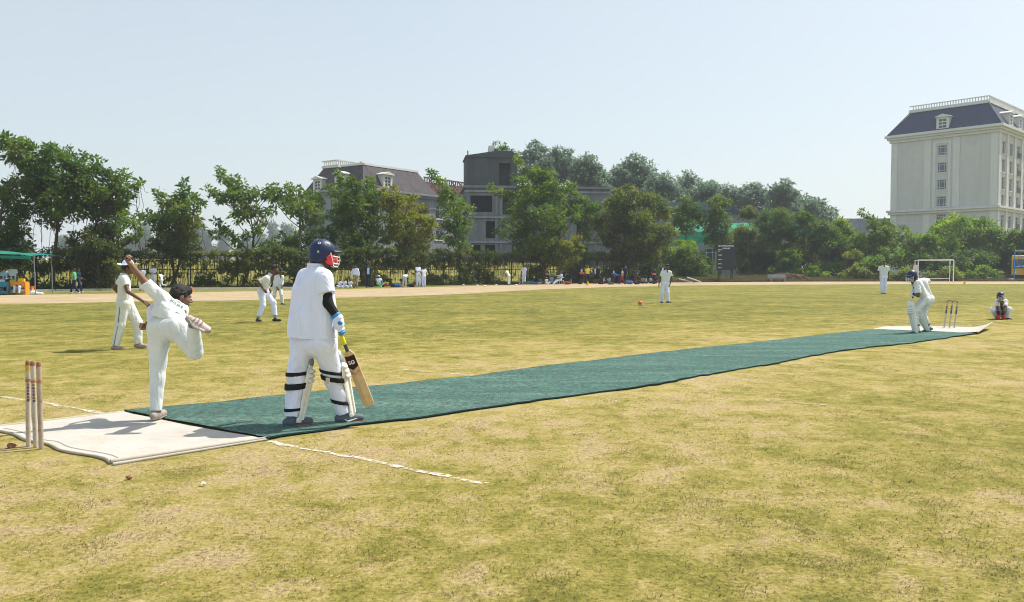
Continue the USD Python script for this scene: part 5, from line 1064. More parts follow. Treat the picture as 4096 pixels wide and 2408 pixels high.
# ------------------------------------------------------------------ wickets and ball
STUMPW = simple('stump_white', (.46, .41, .34), .6, .3, .1, 14, stretch=(1, 1, .25), dirt=((.22, .15, .09), 22, .9))
STUMPB = simple('stump_worn', (.36, .28, .22), .65, .3, .2, 14, stretch=(1, 1, .25), dirt=((.16, .10, .06), 22, .9))
WOODT = simple('stump_bare_top', (.23, .11, .055), .6, .3, .25, 30)
ORANGE = simple('orange_print', (.36, .13, .07), .6, .3, .15, 30)
YELP = simple('yellow_print', (.50, .34, .05), .6, .3, .15, 30)
BLUEP = simple('blue_print', (.06, .07, .16), .6, .3, .3, 40)
PAPER = simple('paper_white', (.75, .75, .74), .8, .2, .03, 20)
def stump(loc, top, label, m, group, bands, h=.711):
    p = thing('stump', label, 'stump', loc, group=group); t = np.asarray(top, float) - np.asarray(loc, float)
    prof = [(-.04, .017), (0, .0185), (.25, .019), (.60, .019), (.672, .0188)]
    part(p, 'shaft', tube([t * (z / h) for z, r in prof], [r for z, r in prof], 14), m, smooth=40)
    part(p, 'bare_top', tube([t * (z / h) for z in (.672, .69, .704, .711)], [.0188, .0185, .0165, .010], 14), WOODT, smooth=40)
    for z0, z1, bm in bands: part(p, 'printed_band', tube([t * (z0 / h), t * (z1 / h)], [.0198, .0198], 14, cap=False), bm, smooth=40)
    return p
NS_ = [((70, 1098.5), (68.5, 889)), ((88, 1101), (80, 890)), ((101.5, 1105), (95, 888.5))]
for k, (b, t) in enumerate(NS_):
    g = GD(*b); tp = PD(*t, g[1]); tp[2] = .711
    p = stump(g, tp, ('white near stump with yellow band on top, leftmost of the three', 'middle near stump with orange ring and peeling sticker', 'brownish worn near stump standing rightmost of the near three')[k], (STUMPW, STUMPW, STUMPB)[k], None,
          (((.625, .672, YELP), (.535, .560, ORANGE)), ((.535, .552, ORANGE),), ((.540, .560, ORANGE),))[k])
    if k < 2:
        t_ = (tp - g) / .711; a = np.linspace(.1 - math.pi / 2, 1.0 - math.pi / 2, 5)
        for q in range(6):
            z = .525 - .026 * q; st = np.array([[(t_ * zz) + np.array([math.cos(x) * .0200, math.sin(x) * .0200, 0]) for x in a] for zz in (z, z - .018)]).reshape(-1, 3)
            f = [(i, i + 1, i + 6) for i in range(4)] + [(i, i + 6, i + 5) for i in range(4)]; part(p, 'sticker_mark', trimesh.Trimesh(st, f, process=False), BLUEP if q % 2 else WOODT)
FS_ = [((2322.5, 808), (2331, 740.5)), ((2335.5, 808.5), (2343, 741)), ((2347.5, 809), (2355.5, 742))]
tops = []
for k, (b, t) in enumerate(FS_):
    g = GD(*b); tp = PD(*t, g[1]); g[2] = .02; tops.append(tp)
    stump(g, tp, ('leftmost far stump with orange and dark print behind the batsman', 'middle far stump under the two bails', 'rightmost far stump nearest the wicketkeeper')[k], STUMPW, None, ((.50, .58, ORANGE if k == 0 else WOODT), (.38, .49, BLUEP)))
for k in range(2):
    a, b = tops[k] + (0, 0, .012), tops[k + 1] + (0, 0, .012); d = b - a
    prof = [(0, .006), (.12, .008), (.2, .013), (.5, .015), (.8, .013), (.88, .008), (1, .006)]
    m = tube([d * (t - .5) for t, r in prof], [r for t, r in prof], 9)
    x = top('bail', m, WOODT, ('brown bail lying over the left and middle far stumps', 'brown bail lying over the middle and right far stumps')[k], 'bail', smooth=True)
    UsdGeom.Xformable(stage.GetPrimAtPath(x)).AddTranslateOp().Set(tuple(float(v) for v in (a + b) / 2))
c = P(2561, 1213, 11.6); bl = thing('cricket_ball', 'red leather cricket ball in flight over the green matting', 'ball', c)
part(bl, 'leather', trimesh.creation.icosphere(3, .036), simple('red_leather', (.55, .085, .04), .4, .5, .2, 40, bump=.1), smooth=True)
a = np.linspace(0, 2 * np.pi, 41)
for o in (-.004, 0, .004): part(bl, 'seam', tube(np.stack([np.cos(a) * .0360, np.sin(a) * .030 + o, np.sin(a) * .0198 - o], 1), .0010, 4, cap=False), WPRINT)

# ------------------------------------------------------------------ things round the field
CONEO = simple('cone_orange', (.75, .13, .02), .5, .3, .08, 12); CONEY = simple('cone_yellow', (.75, .42, .02), .5, .3, .08, 12)
def cone(x, y, h, m, label):
    g = GD(x, y); p = thing('marker_cone', label, 'cone', g)
    part(p, 'cone_body', trimesh.creation.revolve(np.array([(0.0, h), (.018, h), (.03, h * .97), (.13, .035), (.13, .02)]) * (1, 1), sections=16), m, smooth=40)
    part(p, 'base', box(-.16, .16, -.16, .16, .0, .022), m)
cone(471, 717.5, .36, CONEO, 'orange marker cone on the track behind the bowler'); cone(1446, 702, .38, CONEY, 'yellow marker cone before the youths in orange vests'); cone(2373, 699, .34, CONEY, 'yellow marker cone by the right goal post')
for k, (x, y, s, lab) in enumerate([(500, 1196, .75, 'crumpled white scrap of paper on the grass below the near mat'), (1515, 991, .6, 'white scrap just right of the middle of the matting edge'), (1394, 990, .4, 'tiny white scrap close to the matting edge'), (1903, 715, 1.3, 'white scrap far out between the two outfielders'), (1377, 745, .7, 'white scrap left of the ball'), (1461, 746, .6, 'small white scrap just left of the ball'), (2178, 757, .9, 'pale scrap left of the batsman'), (1068, 832, .6, 'white fleck on the grass right of the batting player'), (1955, 909, .5, 'white fleck beside the right edge of the matting'), (1997, 911, .5, 'second white fleck farther right of the matting')]):
    g = GD(x, y); r = np.random.default_rng(k); m = trimesh.creation.icosphere(2, .017 * s); m.vertices = np.array(m.vertices) * (1.3, .8, .55) * (1 + 1.1 * (meshkit.noise(np.array(m.vertices) * 110 / s + k, k)[:, None] - .5)); m.apply_translation((0, 0, .012 * s + .012))
    x_ = top('litter_scrap', m, PAPER, lab, 'litter'); UsdGeom.Xformable(stage.GetPrimAtPath(x_)).AddTranslateOp().Set(tuple(float(v) for v in g))
for k, (x, y, s, lab) in enumerate([(28, 1102, 1.3, 'brown clod of earth left of the near stumps'), (318, 1180, .8, 'small brown clod on the grass below the near mat')]):
    g = GD(x, y); m = trimesh.creation.icosphere(2, .022 * s); m.vertices = np.array(m.vertices) * (1.2, 1, .8) * (1 + .5 * (meshkit.noise(np.array(m.vertices) * 50 + k, k)[:, None] - .5)); m.apply_translation((0, 0, .018))
    x_ = top('earth_clod', m, WOODT, lab, 'clod'); UsdGeom.Xformable(stage.GetPrimAtPath(x_)).AddTranslateOp().Set(tuple(float(v) for v in g))
# kerb along the fence at the left
kb = np.array([(-46, 50.2), (-34, 52), (-28.5, 55.8), (-24, 58.6), (-19, 60.2), (-14, 62.5)], float); kb = resample(kb, 40)
KS = thing('kerb_line', 'low pale concrete kerb between the track and the fence at the left', 'kerb', kind='structure')
for k in range(0, 39, 3): a, b = np.append(kb[k], .05), np.append(kb[min(k + 3, 39)], .05); part(KS, 'kerb_stone', beam(a, a + (b - a) * .985, .16, .12), CREAMT)
# spectators' shelter
SHT = thing('shelter', 'spectator shelter with green cloth canopy on thin poles at the left', 'shelter', PD(60, 725, 47) * (1, 1, 0))
o = PD(60, 725, 47) * (1, 1, 0); zc = lambda x, y, Y=47: PD(x, y, Y) - o
CAN = simple('canopy_green', (.015, .23, .17), .7, .25, .1, 2, bump=.2, bscale=6, trans=.3)
nx, ny = 24, 8; V = []
for i in range(nx):
    for j in range(ny):
        u, v = i / (nx - 1), j / (ny - 1); x = -6.5 + 7.83 * u; V.append((x, -1.5 + 3.4 * v, 2.20 + .26 * (1 - (max(0, u - .35) / .65) ** 2) + .10 * math.sin(math.pi * v) + .03 * math.sin(u * 22)))
ii, jj = np.meshgrid(np.arange(nx - 1), np.arange(ny - 1), indexing='ij'); a = (ii * ny + jj).ravel()
part(SHT, 'canopy', trimesh.Trimesh(np.array(V), np.vstack([np.stack([a, a + ny, a + ny + 1], 1), np.stack([a, a + ny + 1, a + 1], 1)]), process=False), CAN, smooth=True)
part(SHT, 'valance', drape((-6.5, -1.51, 2.22), (1.33, -1.51, 2.02), (1.33, -1.505, 2.2), (-6.5, -1.505, 2.46), 40, 3, .05, 4), CAN, smooth=True)
for x, y, m in ((1.42, -1.3, CONC), (.68, 1.7, CONC), (-3.6, -1.35, CONC), (-3.6, 1.7, CONC)): part(SHT, 'pole', bar((x, y, 0), (x * .99 - .03, y, 2.28), .028, 6), m)
part(SHT, 'strut', bar((1.38, -1.3, 1.75), (1.0, -1.3, 2.2), .018, 5), CONC)
DESKT = simple('desk_teal', (.02, .20, .26), .5, .35, .1, 6); DESKO = simple('desk_orange', (.72, .26, .02), .5, .35, .08, 6)
for nm_, x, Y, w, m, lab in (('desk', 45, 46.2, 1.02, DESKO, 'orange wooden school desk in the shelter, facing the field'), ('desk', 2, 46.0, 1.02, DESKT, 'teal wooden school desk at the left frame edge beside the orange desk')):
    g = PD(x, 727, Y) * (1, 1, 0); p = thing(nm_, lab, 'desk', g)
    part(p, 'desk_top', box(-w / 2, w / 2, -.2, .22, .70, .735), m); part(p, 'front_panel', box(-w / 2 + .05, w / 2 - .05, -.19, -.165, .46, .698), m)
    for s in (-1, 1): part(p, 'side', box(s * w / 2 - .03, s * w / 2 + .03, -.195, .20, 0, .698), m)
    part(p, 'foot_rail', box(-w / 2 + .032, w / 2 - .032, -.18, -.11, .06, .22), m); part(p, 'seat', box(-w / 2, w / 2, .45, .78, .40, .44), m)
    for s in (-1, 1): part(p, 'seat_leg', box(s * (w / 2 - .06) - .03, s * (w / 2 - .06) + .03, .5, .74, 0, .398), m)
g = GD(90, 725); m = ruffle(snet(smin([cap((-.25, 0, .09), (.3, .05, .06), .13, .07), cap((-.1, 0, .12), (-.15, 0, .2), .10, .05)], .05), .03), .04, 8); x_ = top('sack', m, PAPER, 'white plastic sack lying in front of the shelter pole', 'sack', smooth=True); UsdGeom.Xformable(stage.GetPrimAtPath(x_)).AddTranslateOp().Set((float(g[0]), float(g[1]), 0.0))
# scoreboard
g = GD(1785, 693.5); Y = g[1]; hx = 21.5 / (FP / DD) * Y; sb = thing('scoreboard', 'black cricket scoreboard with white lettering on two posts', 'scoreboard', g, math.radians(-4))
z0, z1 = (PD(1785, 664, Y)[2], PD(1785, 600, Y)[2])
BOARD = simple('board_black', (.018, .022, .028), .6, .3, .15, 3); LETTER = simple('board_white', (.72, .72, .70), .7, .2, .08, 10)
part(sb, 'board', box(-hx, hx, -.04, .04, z0, z1), BOARD)
for s in (-1, 1): part(sb, 'frame', box(s * hx - .04 if s > 0 else -hx - .04, s * hx + .04 if s > 0 else -hx + .04, -.06, -.041, z0, z1), IRON)
for s in (-1, 1): part(sb, 'post', beam((s * (hx - .25), .1, -.1), (s * (hx - .25), .1, z1), .1, .1), IRON); part(sb, 'stay', beam((s * (hx - .25), 1.2, -.1), (s * (hx - .25), .16, z0 + 1.0), .06, .06), IRON)
def lettering(p, text, h, x, z, y, m, w=None):
    t = meshkit.text_mesh(text, h, .012, True); v = np.array(t.vertices)
    if w: v[:, 0] *= w / (v[:, 0].max() - v[:, 0].min())
    t.vertices = np.stack([v[:, 0] + x, y - v[:, 2], v[:, 1] + z], 1); t.invert() if t.volume < 0 else None; part(p, 'lettering', t, m)
H = z1 - z0
lettering(sb, 'DELHI PUBLIC SCHOOL', .17, -hx + .12, z1 - .30, -.042, LETTER, hx * 2 - .24); lettering(sb, 'SCORE BOARD', .14, -hx * .42, z1 - .58, -.042, LETTER, hx * .85)
for q, tx in ((.22, 'INNINGS'), (.275, 'NO.'), (.43, 'RUNS'), (.60, 'OVERS'), (.76, 'WKTS'), (.91, 'TARGET')): lettering(sb, tx, .11, -hx + .1, z1 - H * q - .06, -.042, LETTER, .42 if len(tx) > 3 else .2)
for q in (.30, .48, .66, .84): part(sb, 'hook_strip', box(-hx * .1, hx * .8, -.05, -.041, z1 - H * q - .02, z1 - H * q + .01), IRON)
# bench and the heap of cut branches behind it
g = GD(1914, 693.5); bn = thing('field_bench', 'low grey metal bench in front of the brush heap', 'bench', g, math.radians(3))
W_ = 1.05; MET = simple('bench_grey', (.27, .29, .31), .45, .4, .1, 8)
for k in range(3): part(bn, 'seat_slat', box(-W_, W_, -.02 + .14 * k, .09 + .14 * k, .42, .45), MET)
for k in range(3): part(bn, 'back_slat', box(-W_, W_, .42 + .02 * k, .45 + .02 * k, .50 + .12 * k, .60 + .12 * k), MET)
for s in (-.8, .8): part(bn, 'leg', cat([box(s - .04, s + .04, -.02, .40, .0, .42), box(s - .03, s + .03, .40, .44, 0, .84)]), MET)
rng = np.random.default_rng(21); g = GD(1952, 692.8) + (0, 2.2, 0); BR = simple('dead_branches', (.125, .075, .045), .9, .15, .35, 2.0); hp_ = thing('brush_heap', 'brown heap of cut dead branches behind the bench', 'brush heap', g)
core = snet(smin([ell((0, 0, 0), (2.6, 1.0, .95)), ell((1.3, .1, 0), (1.6, .9, .8)), ell((-1.2, 0, 0), (1.3, .8, .6))], .3), .12); core = ruffle(core, .5, 2.2, 3)
part(hp_, 'heap_core', core, BR, smooth=True); tw = []
for _ in range(420):
    q = rng.normal(size=3); q /= np.linalg.norm(q); q[2] = abs(q[2]); a = q * (2.6, 1.05, .9); d = rng.normal(size=3) * (.6, .35, .25); tw.append(tube([a - d * .6, a + d * .2 + (0, 0, .05), a + d * .7], [.022, .016, .006], 4, cap=False))
part(hp_, 'twigs', cat(tw), BR, kind='stuff')
g = GD(1702, 697) + (0, .6, 0); SLB = simple('broken_slab', (.36, .36, .36), .9, .2, .15, 3)
for k, (dx, tilt, lab) in enumerate([(-.5, .22, 'tilted broken pale slab, lower one beside the scoreboard'), (.35, .34, 'tilted broken pale slab leaning on the lower slab')]):
    poly = [(-.85, -.5), (.5, -.6), (.9, .1), (.4, .65), (-.6, .5)]; m = prism(poly, 0, .09); m.apply_transform(trimesh.transformations.rotation_matrix(tilt, (.3, 1, 0))); m.apply_translation((dx, .2 * k, .24 + .1 * k)); x_ = top('broken_slab', m, SLB, lab, 'slab'); UsdGeom.Xformable(stage.GetPrimAtPath(x_)).AddTranslateOp().Set(tuple(float(v) for v in g))
# goal
g0, g1 = GD(2258, 695), GD(2345, 695.5); gl = thing('goal', 'white steel football goal without net in front of the dark trees', 'goal', (g0 + g1) / 2); o = (g0 + g1) / 2
GW = simple('goal_white', (.72, .72, .72), .4, .4, .04, 5); HG = 2.42; back = np.array([.25, 1.7, 0]); a, b = g0 - o, g1 - o
part(gl, 'post', bar(a, a + (0, 0, HG), .055, 8), GW, smooth=True); part(gl, 'post', bar(b, b + (0, 0, HG), .055, 8), GW, smooth=True); part(gl, 'crossbar', bar(a + (0, 0, HG), b + (0, 0, HG), .055, 8), GW, smooth=True)
for q in (a, b): part(gl, 'rear_post', bar(q + back * .6, q + back * .6 + (0, 0, HG), .04, 8), GW, smooth=True); part(gl, 'top_stay', bar(q + (0, 0, HG), q + back * .6 + (0, 0, HG), .035, 8), GW, smooth=True)
part(gl, 'rear_rail', bar(a + back * .6 + (0, 0, .42), b + back * .6 + (0, 0, .42), .03, 8), GW, smooth=True); part(gl, 'rear_bar', bar(a + back * .6 + (0, 0, HG - .005), b + back * .6 + (0, 0, HG - .005), .03, 8), GW, smooth=True)
# bus and the blue frame at the right edge
g = PD(2520, 690, 101) * (1, 1, 0); bs = thing('bus', 'yellow school bus parked among the trees at the right edge', 'bus', g, math.radians(-35))
YB = simple('bus_yellow', (.62, .36, .02), .4, .4, .06, 2, dirt=((.3, .2, .06), 1.5, .4)); BG = simple('bus_glass', (.05, .07, .09), .1, .6, .1, 2)
def rbox(x0, x1, y0, y1, z0, z1, r):
    M_ = manifold3d.Manifold.batch_hull if hasattr(manifold3d.Manifold, 'batch_hull') else None
    s = [manifold3d.Manifold.sphere(r, 12).translate([x, y, z]) for x in (x0 + r, x1 - r) for y in (y0 + r, y1 - r) for z in (z0 + r, z1 - r)]
    return manifold3d.Manifold.batch_hull(s)
def mf(m): q = m.to_mesh(); return trimesh.Trimesh(np.asarray(q.vert_properties)[:, :3], np.asarray(q.tri_verts), process=False)
part(bs, 'body', mf(rbox(-1.2, 1.2, -4.2, 4.2, .45, 3.15, .18)), YB, smooth=40)
part(bs, 'windscreen', box(-1.02, 1.02, -4.235, -4.203, 1.55, 2.65), BG); part(bs, 'bumper', box(-1.15, 1.15, -4.36, -4.21, .5, .75), IRON)
for s in (-.8, .8): part(bs, 'headlight', box(s - .14, s + .14, -4.24, -4.205, .95, 1.15), PAPER)
part(bs, 'wiper', bar((-.3, -4.25, 1.6), (.1, -4.25, 2.2), .015, 4), IRON); part(bs, 'stripe', box(-1.215, -1.203, -3.9, 3.9, 1.35, 1.45), IRON)
for k in range(6): part(bs, 'side_window', box(-1.222, -1.203, -3.6 + 1.2 * k, -2.65 + 1.2 * k, 1.65, 2.6), BG)
for y in (-2.8, 2.6):
    for s in (-1, 1):
        w = trimesh.creation.cylinder(.48, .3, 20); w.apply_transform(trimesh.transformations.rotation_matrix(math.pi / 2, (0, 1, 0))); w.apply_translation((s * 1.02, y, .48)); part(bs, 'wheel', w, SHOEB, smooth=40)
g = PD(2506, 690, 97) * (1, 1, 0); bf = thing('climbing_frame', 'bright blue tubular frame with a hoop in front of the bus', 'frame', g); BT = simple('tube_blue', (.03, .20, .55), .4, .4, .08, 5)
for x in (-.55, 1.6): part(bf, 'upright', bar((x, 0, 0), (x, 0, 3.6), .06, 8), BT, smooth=True)
part(bf, 'top_bar', bar((-.55, 0, 3.6), (1.6, 0, 3.6), .05, 8), BT, smooth=True); part(bf, 'low_bar', bar((-.55, 0, 1.75), (1.6, 0, 1.75), .05, 8), BT, smooth=True)
a = np.linspace(0, 2 * np.pi, 33); part(bf, 'hoop', tube(np.stack([.32 + np.cos(a) * .62, np.zeros(33) - .09, 2.4 + np.sin(a) * .62], 1), .05, 8, cap=False), BT, smooth=True)
for k, (x, y, s, m, lab) in enumerate([(2440, 689, 1.0, PAPER, 'white rubbish bag in the weeds left of the bus'), (2460, 688, .8, BT, 'blue plastic bundle beside the white rubbish bag'), (2490, 690, .7, PAPER, 'torn white sack in the weeds under the blue frame')]):
    g = GD(x, y + 2) + (0, 0, 0); mm = ruffle(snet(smin([cap((-.4, 0, .2), (.4, .1, .18), .3, .22), cap((0, 0, .3), (.1, 0, .45), .2, .1)], .1), .07), .12, 3, k); mm.vertices = np.array(mm.vertices) * s
    x_ = top('rubbish_bag', mm, m, lab, 'bag', smooth=True); UsdGeom.Xformable(stage.GetPrimAtPath(x_)).AddTranslateOp().Set(tuple(float(v) for v in g))
# street lamp before the mansard building
Y = 95; q = PD(912.7, 440, Y); lp = thing('street_lamp', 'grey street lamp with a long raised arm in front of the mansard roof', 'street lamp', q * (1, 1, 0)); o = q * (1, 1, 0); LM = simple('lamp_grey', (.12, .12, .12), .5, .4, .1, 6)
part(lp, 'pole', tube([(0, 0, 0), (0, 0, PD(912, 422, Y)[2])], [.09, .06], 8), LM, smooth=True); ar = [PD(917.6, 444, Y) - o, PD(913, 430, Y) - o, PD(903, 415, Y - .5) - o, PD(893, 401, Y - 1) - o]
part(lp, 'arm', tube(ar, [.05, .05, .045, .04], 8), LM, smooth=True); h0, h1 = PD(893, 402, Y - 1) - o, PD(885.5, 397.5, Y - 1.2) - o; part(lp, 'lamp_head', beam(h0, h1, .28, .12), PAPER)
# ------------------------------------------------------------------ the batting player standing at the bowler's end
N = Fig(1, (395, 1320), 'batting player seen from behind in white with navy helmet, leg pads and black arm sleeve', 1.0, .009, face=(.88, .47, -.02))
N.joints(head=(399, 196, .03), neck=(350, 262, .0), shL=(285, 342, .12), shR=(405, 348, -.12), elL=(222, 505, .20), elR=(427, 512, -.15), wrL=(300, 575, .33), wrR=(487, 598, -.15),
         hipL=(272, 770, .06), hipR=(397, 770, -.06), knL=(230, 985, -.02), knR=(465, 985, .06), anL=(196, 1262, -.08), anR=(536, 1238, .09))
F_ = np.array([.86, .5, 0]); F_ /= np.linalg.norm(F_)
N.feet = {'L': (np.array([.86, .40, 0]), np.array([0, 0, 1.])), 'R': (np.array([.93, .30, 0]), np.array([0, 0, 1.]))}
N.body(SKIN, hands=(True, False))
N.trousers(SOILED, r=(.116, .094, .072), amp=.020, top_r=.128, freq=10)
N.shirt(WHITE, chest=.112, belly=.128, sleeve=(.62, .60), hem=-.045, amp=.018, sr=(.078, .086), freq=6, extra=[cap(N.j(272, 450, .03), N.j(262, 760, .02), .115, .138), cap(N.j(388, 450, -.03), N.j(392, 760, -.02), .11, .132), cap(N.j(330, 600, 0), N.j(328, 760, 0), .15, .16)], hemn=(0, .05, -1))
hp = N.helmet(detail=True)
t = meshkit.text_mesh('TONGER', .016, .002, True); v = np.array(t.vertices); v[:, 0] -= v[:, 0].mean(); t.vertices = v
t2 = meshkit.text_mesh('S', .022, .002, True); v2 = np.array(t2.vertices); v2[:, 0] -= v2[:, 0].mean(); v2[:, 1] += .024; t2.vertices = v2
lg = cat([t, t2]); v = np.array(lg.vertices)
a0, hR = math.radians(118), (.100, .122)                      # bent onto the shell, behind the right ear
ang = a0 + v[:, 0] / .11; zz = -.012 + v[:, 1]; sc_ = np.sqrt(np.clip(1 - ((zz - .04) / .106) ** 2, .05, 1)); o = 1.0 + (v[:, 2] + .0015) / .11
lg.vertices = np.stack([.100 * np.sin(ang) * sc_ * o, -.012 + .122 * np.cos(ang) * sc_ * o, zz], 1)
N.add('emblem', placed(lg, N.R, N.J['head'], 1.0), WPRINT, parent=hp, smooth=False)
sh = N.J
N.add('arm_sleeve', ruffle(snet(cut(smin([cap(sh['shR'], sh['elR'], .062, .050), cap(sh['elR'], sh['wrR'], .050, .034)], .02), (sh['shR'] + (sh['elR'] - sh['shR']) * .45, sh['shR'] - sh['elR']), (sh['wrR'] - (sh['wrR'] - sh['elR']) * .05, sh['wrR'] - sh['elR'])), .008), .004, 25), BLACK)
for d in 'LR': N.pad(d, F_)
N.shoes(SHOEG, SOLER, .285)
for d, lst in (('L', ((962, .036, .007), (1055, .055, .016), (1203, .028, .006))), ('R', ((945, .030, .008), (1016, .044, .014), (1172, .034, .006)))):
    for y, w, g in lst:
        k, a = N.J['kn' + d], N.J['an' + d]
        zc = N.j(300, y)[2]; t = (k[2] - zc) / (k[2] - a[2]); c = k + (a - k) * t if t > 0 else k + (N.J['hip' + d] - k) * (-t * .5)
        N.band('strap', N.legs[d], c, (0.18 if d == 'R' else -.06, 0, 1.0), w, BLACK, g)
c = N.j(430, 1026, -.12); N.add('buckle_patch', box(c[0] - .017, c[0] + .017, c[1] - .010, c[1] + .0, c[2] - .028, c[2] + .028), cloth('tan_label', (.45, .38, .26)), smooth=False)
# glove and wristband
w, el = sh['wrR'], sh['elR']; dr = (w - el) / np.linalg.norm(w - el)
N.add('wristband', cut(cap(w - dr * .03, w + dr * .03, .043, .045), (w + dr * .012, dr), (w - dr * .02, -dr)), BLUE, h=.006)
N.add('glove_cuff', cut(cap(w, w + dr * .06, .043, .050), (w + dr * .045, dr), (w + dr * .008, -dr)), WHITE, h=.006)
GR = N.j(506, 690, -.13); TOE = N.j(704, 1186, -.02); hd = (TOE - GR) / np.linalg.norm(TOE - GR)
KN = N.j(502, 652, -.15)
N.add('batting_glove', smin([ell(KN, (.046, .045, .060)), cap(w + dr * .03, KN, .043, .045)], .02), WHITE, h=.006)
u1 = np.cross(hd, (0, 1., 0)); u1 /= np.linalg.norm(u1); u2 = np.cross(hd, u1)
for i in range(4):
    c = GR + hd * (.030 * i - .060); aa = np.linspace(-.4, 3.3, 12)
    N.add('glove_finger', tube(np.array([c + (u2 * -math.cos(t) * 1.0 + u1 * math.sin(t) * 1.0) * .036 for t in aa]), .0165, 8), (BLUE if i in (1, 3) else WHITE))
c = KN + np.array([.02, -.043, .012]); N.add('knuckle_pad', ell(c, (.026, .012, .020)), BLUE, h=.005)
e = meshkit.text_mesh('S', .022, .003, True); e.apply_transform(trimesh.transformations.rotation_matrix(math.pi / 2, (1, 0, 0))); e.apply_translation(KN + np.array([.008, -.0555, .004])); N.add('emblem', e, BLUE, smooth=False)
# shoe mark: a curved tick on the side of the right shoe
s_ = N.J['anR'] + np.array([.045, -.0405, -.055]); N.add('shoe_mark', tube([s_ + (-.03, 0, .006), s_ + (0, -.004, -.016), s_ + (.085, .016, .010)], [.004, .008, .003], 6), WPRINT)
# the bat in the gloved hand
def bat(hand, toe, back, label, grip_yellow=True, L=.56, wood=WILLOW):
    """Handle end at HAND, blade's end at TOE; BACK is the way its ridged back faces."""
    d = (toe - hand); tot = np.linalg.norm(d); d = d / tot; b = np.asarray(back, float); b = b - d * (b @ d); b /= np.linalg.norm(b); x = np.cross(d, b)
    p = thing('cricket_bat', label, 'bat', (hand + toe) / 2); o = (hand + toe) / 2; s0 = tot - L
    W = lambda s, px, pb: hand - o + d * s + x * px + b * pb
    secs = []
    for s, w, tk, rg in ((s0, .017, .016, .017), (s0 + .02, .034, .016, .019), (s0 + .05, .052, .014, .022), (s0 + .30, .054, .014, .030), (s0 + .44, .054, .014, .034), (tot - .03, .053, .013, .022), (tot, .040, .011, .016)):
        secs.append([W(s, -w, -.004), W(s, -w, tk * .55), W(s, 0, rg), W(s, w, tk * .55), W(s, w, -.004)])
    n = 5; V = np.array(secs).reshape(-1, 3); Fc = []
    for i in range(len(secs) - 1):
        for k in range(n):
            a_, b_ = i * n + k, i * n + (k + 1) % n; Fc += [(a_, b_, b_ + n), (a_, b_ + n, a_ + n)]
    e = (len(secs) - 1) * n
    for k in range(1, n - 1): Fc += [(0, k + 1, k), (e, e + k, e + k + 1)]
    m = trimesh.Trimesh(V, np.array(Fc), process=False); m.fix_normals()
    part(p, 'blade', m, wood)
    hs = np.linspace(-.10, s0 + .01, 14)
    part(p, 'handle', tube([W(s, 0, .006) for s in hs], .0165, 10), RUBBER, smooth=True)
    if grip_yellow: part(p, 'grip_sleeve', tube([W(s, 0, .006) for s in np.linspace(s0 * .28, s0 * .72, 6)], .0185, 10), YELLOW, smooth=True)
    for sd in (-1, 1):
        q = [W(s0 + .055, 0, .0235), W(s0 + .19, 0, .0285), W(s0 + .165, sd * .048, .0125), W(s0 + .055, sd * .048, .0105)]
        mm = trimesh.Trimesh(np.array(q), [(0, 1, 2), (0, 2, 3), (0, 2, 1), (0, 3, 2)], process=False); part(p, 'sticker', mm, MAROON)
    t = meshkit.text_mesh('SG', .034, .003, True); v = np.array(t.vertices); v[:, 0] -= v[:, 0].mean()
    t.vertices = np.array([W(s0 + .135 - a[1], -a[0], .0285 + a[2] - abs(a[0]) * .30) for a in v]); t.fix_normals(); part(p, 'emblem', t, WPRINT)
    part(p, 'red_band', cat([tube([W(s0 + .21, -.046, .014), W(s0 + .235, 0, .0295), W(s0 + .21, .046, .014)], .0035, 5)]), REDPAD)
    return p
bat(N.o + GR - hd * .01, N.o + TOE, (-.25, -1, .1), 'pale wooden cricket bat held low in the blue and white glove')

# ------------------------------------------------------------------ the bowler in his follow-through
B = Fig(2, (520, 1310), 'bowler in cream kit balanced on one leg with one arm thrown up', .97, .009, face=(.82, .52, -.26))
B.headup = (.25, .2, 1)
B.joints(head=(694, 384, .20), neck=(655, 436, .15), shL=(560, 405, .02), shR=(690, 474, .20), elL=(438, 292, -.06), elR=(545, 610, .34), wrL=(330, 158, -.12), wrR=(462, 606, .22),
         hipL=(535, 612, .02), hipR=(652, 606, -.01), knL=(520, 900, .05), knR=(796, 790, .02), anL=(508, 1225, .0), anR=(786, 590, -.30))
B.feet = {'L': (np.array([.06, 1, 0]), np.array([0, 0, 1.])), 'R': (np.array([.82, .0, -.52]), np.array([-.36, .70, -.60]))}
B.body(SKIN2, curl=(1.35, .35), handdir={'L': B.j(292, 100, -.13) - B.J['wrL']}, palms={'L': (.8, -.2, .3)})
B.hair(); B.eyes()
B.trousers(CREAM, r=(.110, .080, .056), amp=.016, top_r=.118, freq=10, k=.030, kleg=.006)
spB = B.J['neck'] - (B.J['hipL'] + B.J['hipR']) / 2; spB /= np.linalg.norm(spB)
B.shirt(CREAM, chest=.098, belly=.108, sleeve=(1.12, .9), hem=-.09, amp=.016, sr=(.074, .064), freq=9, longcuff=.058, hemn=(-.25, -.1, -1))
mB = (B.J['hipL'] + B.J['hipR']) / 2
us = cut(smin([cap(B.J['hipL'] + spB * .04 + (-.015, 0, 0), B.j(512, 500, .06), .105, .092), cap(mB + spB * .04, mB + spB * .15, .110, .10)], .04), (mB + spB * .045, -spB + np.array([.3, 0, 0])), (mB + spB * .20, spB))
B.add('undershirt', us, LAV, .010, 12, 8)
B.add('waistband', cut(grow(B.tf, .006), (mB + spB * .128, spB), (mB + spB * .112, -spB)), TEAL, h=.007)
t = meshkit.text_mesh('ROYALS', .028, .003); v = np.array(t.vertices); v[:, 0] -= v[:, 0].mean()
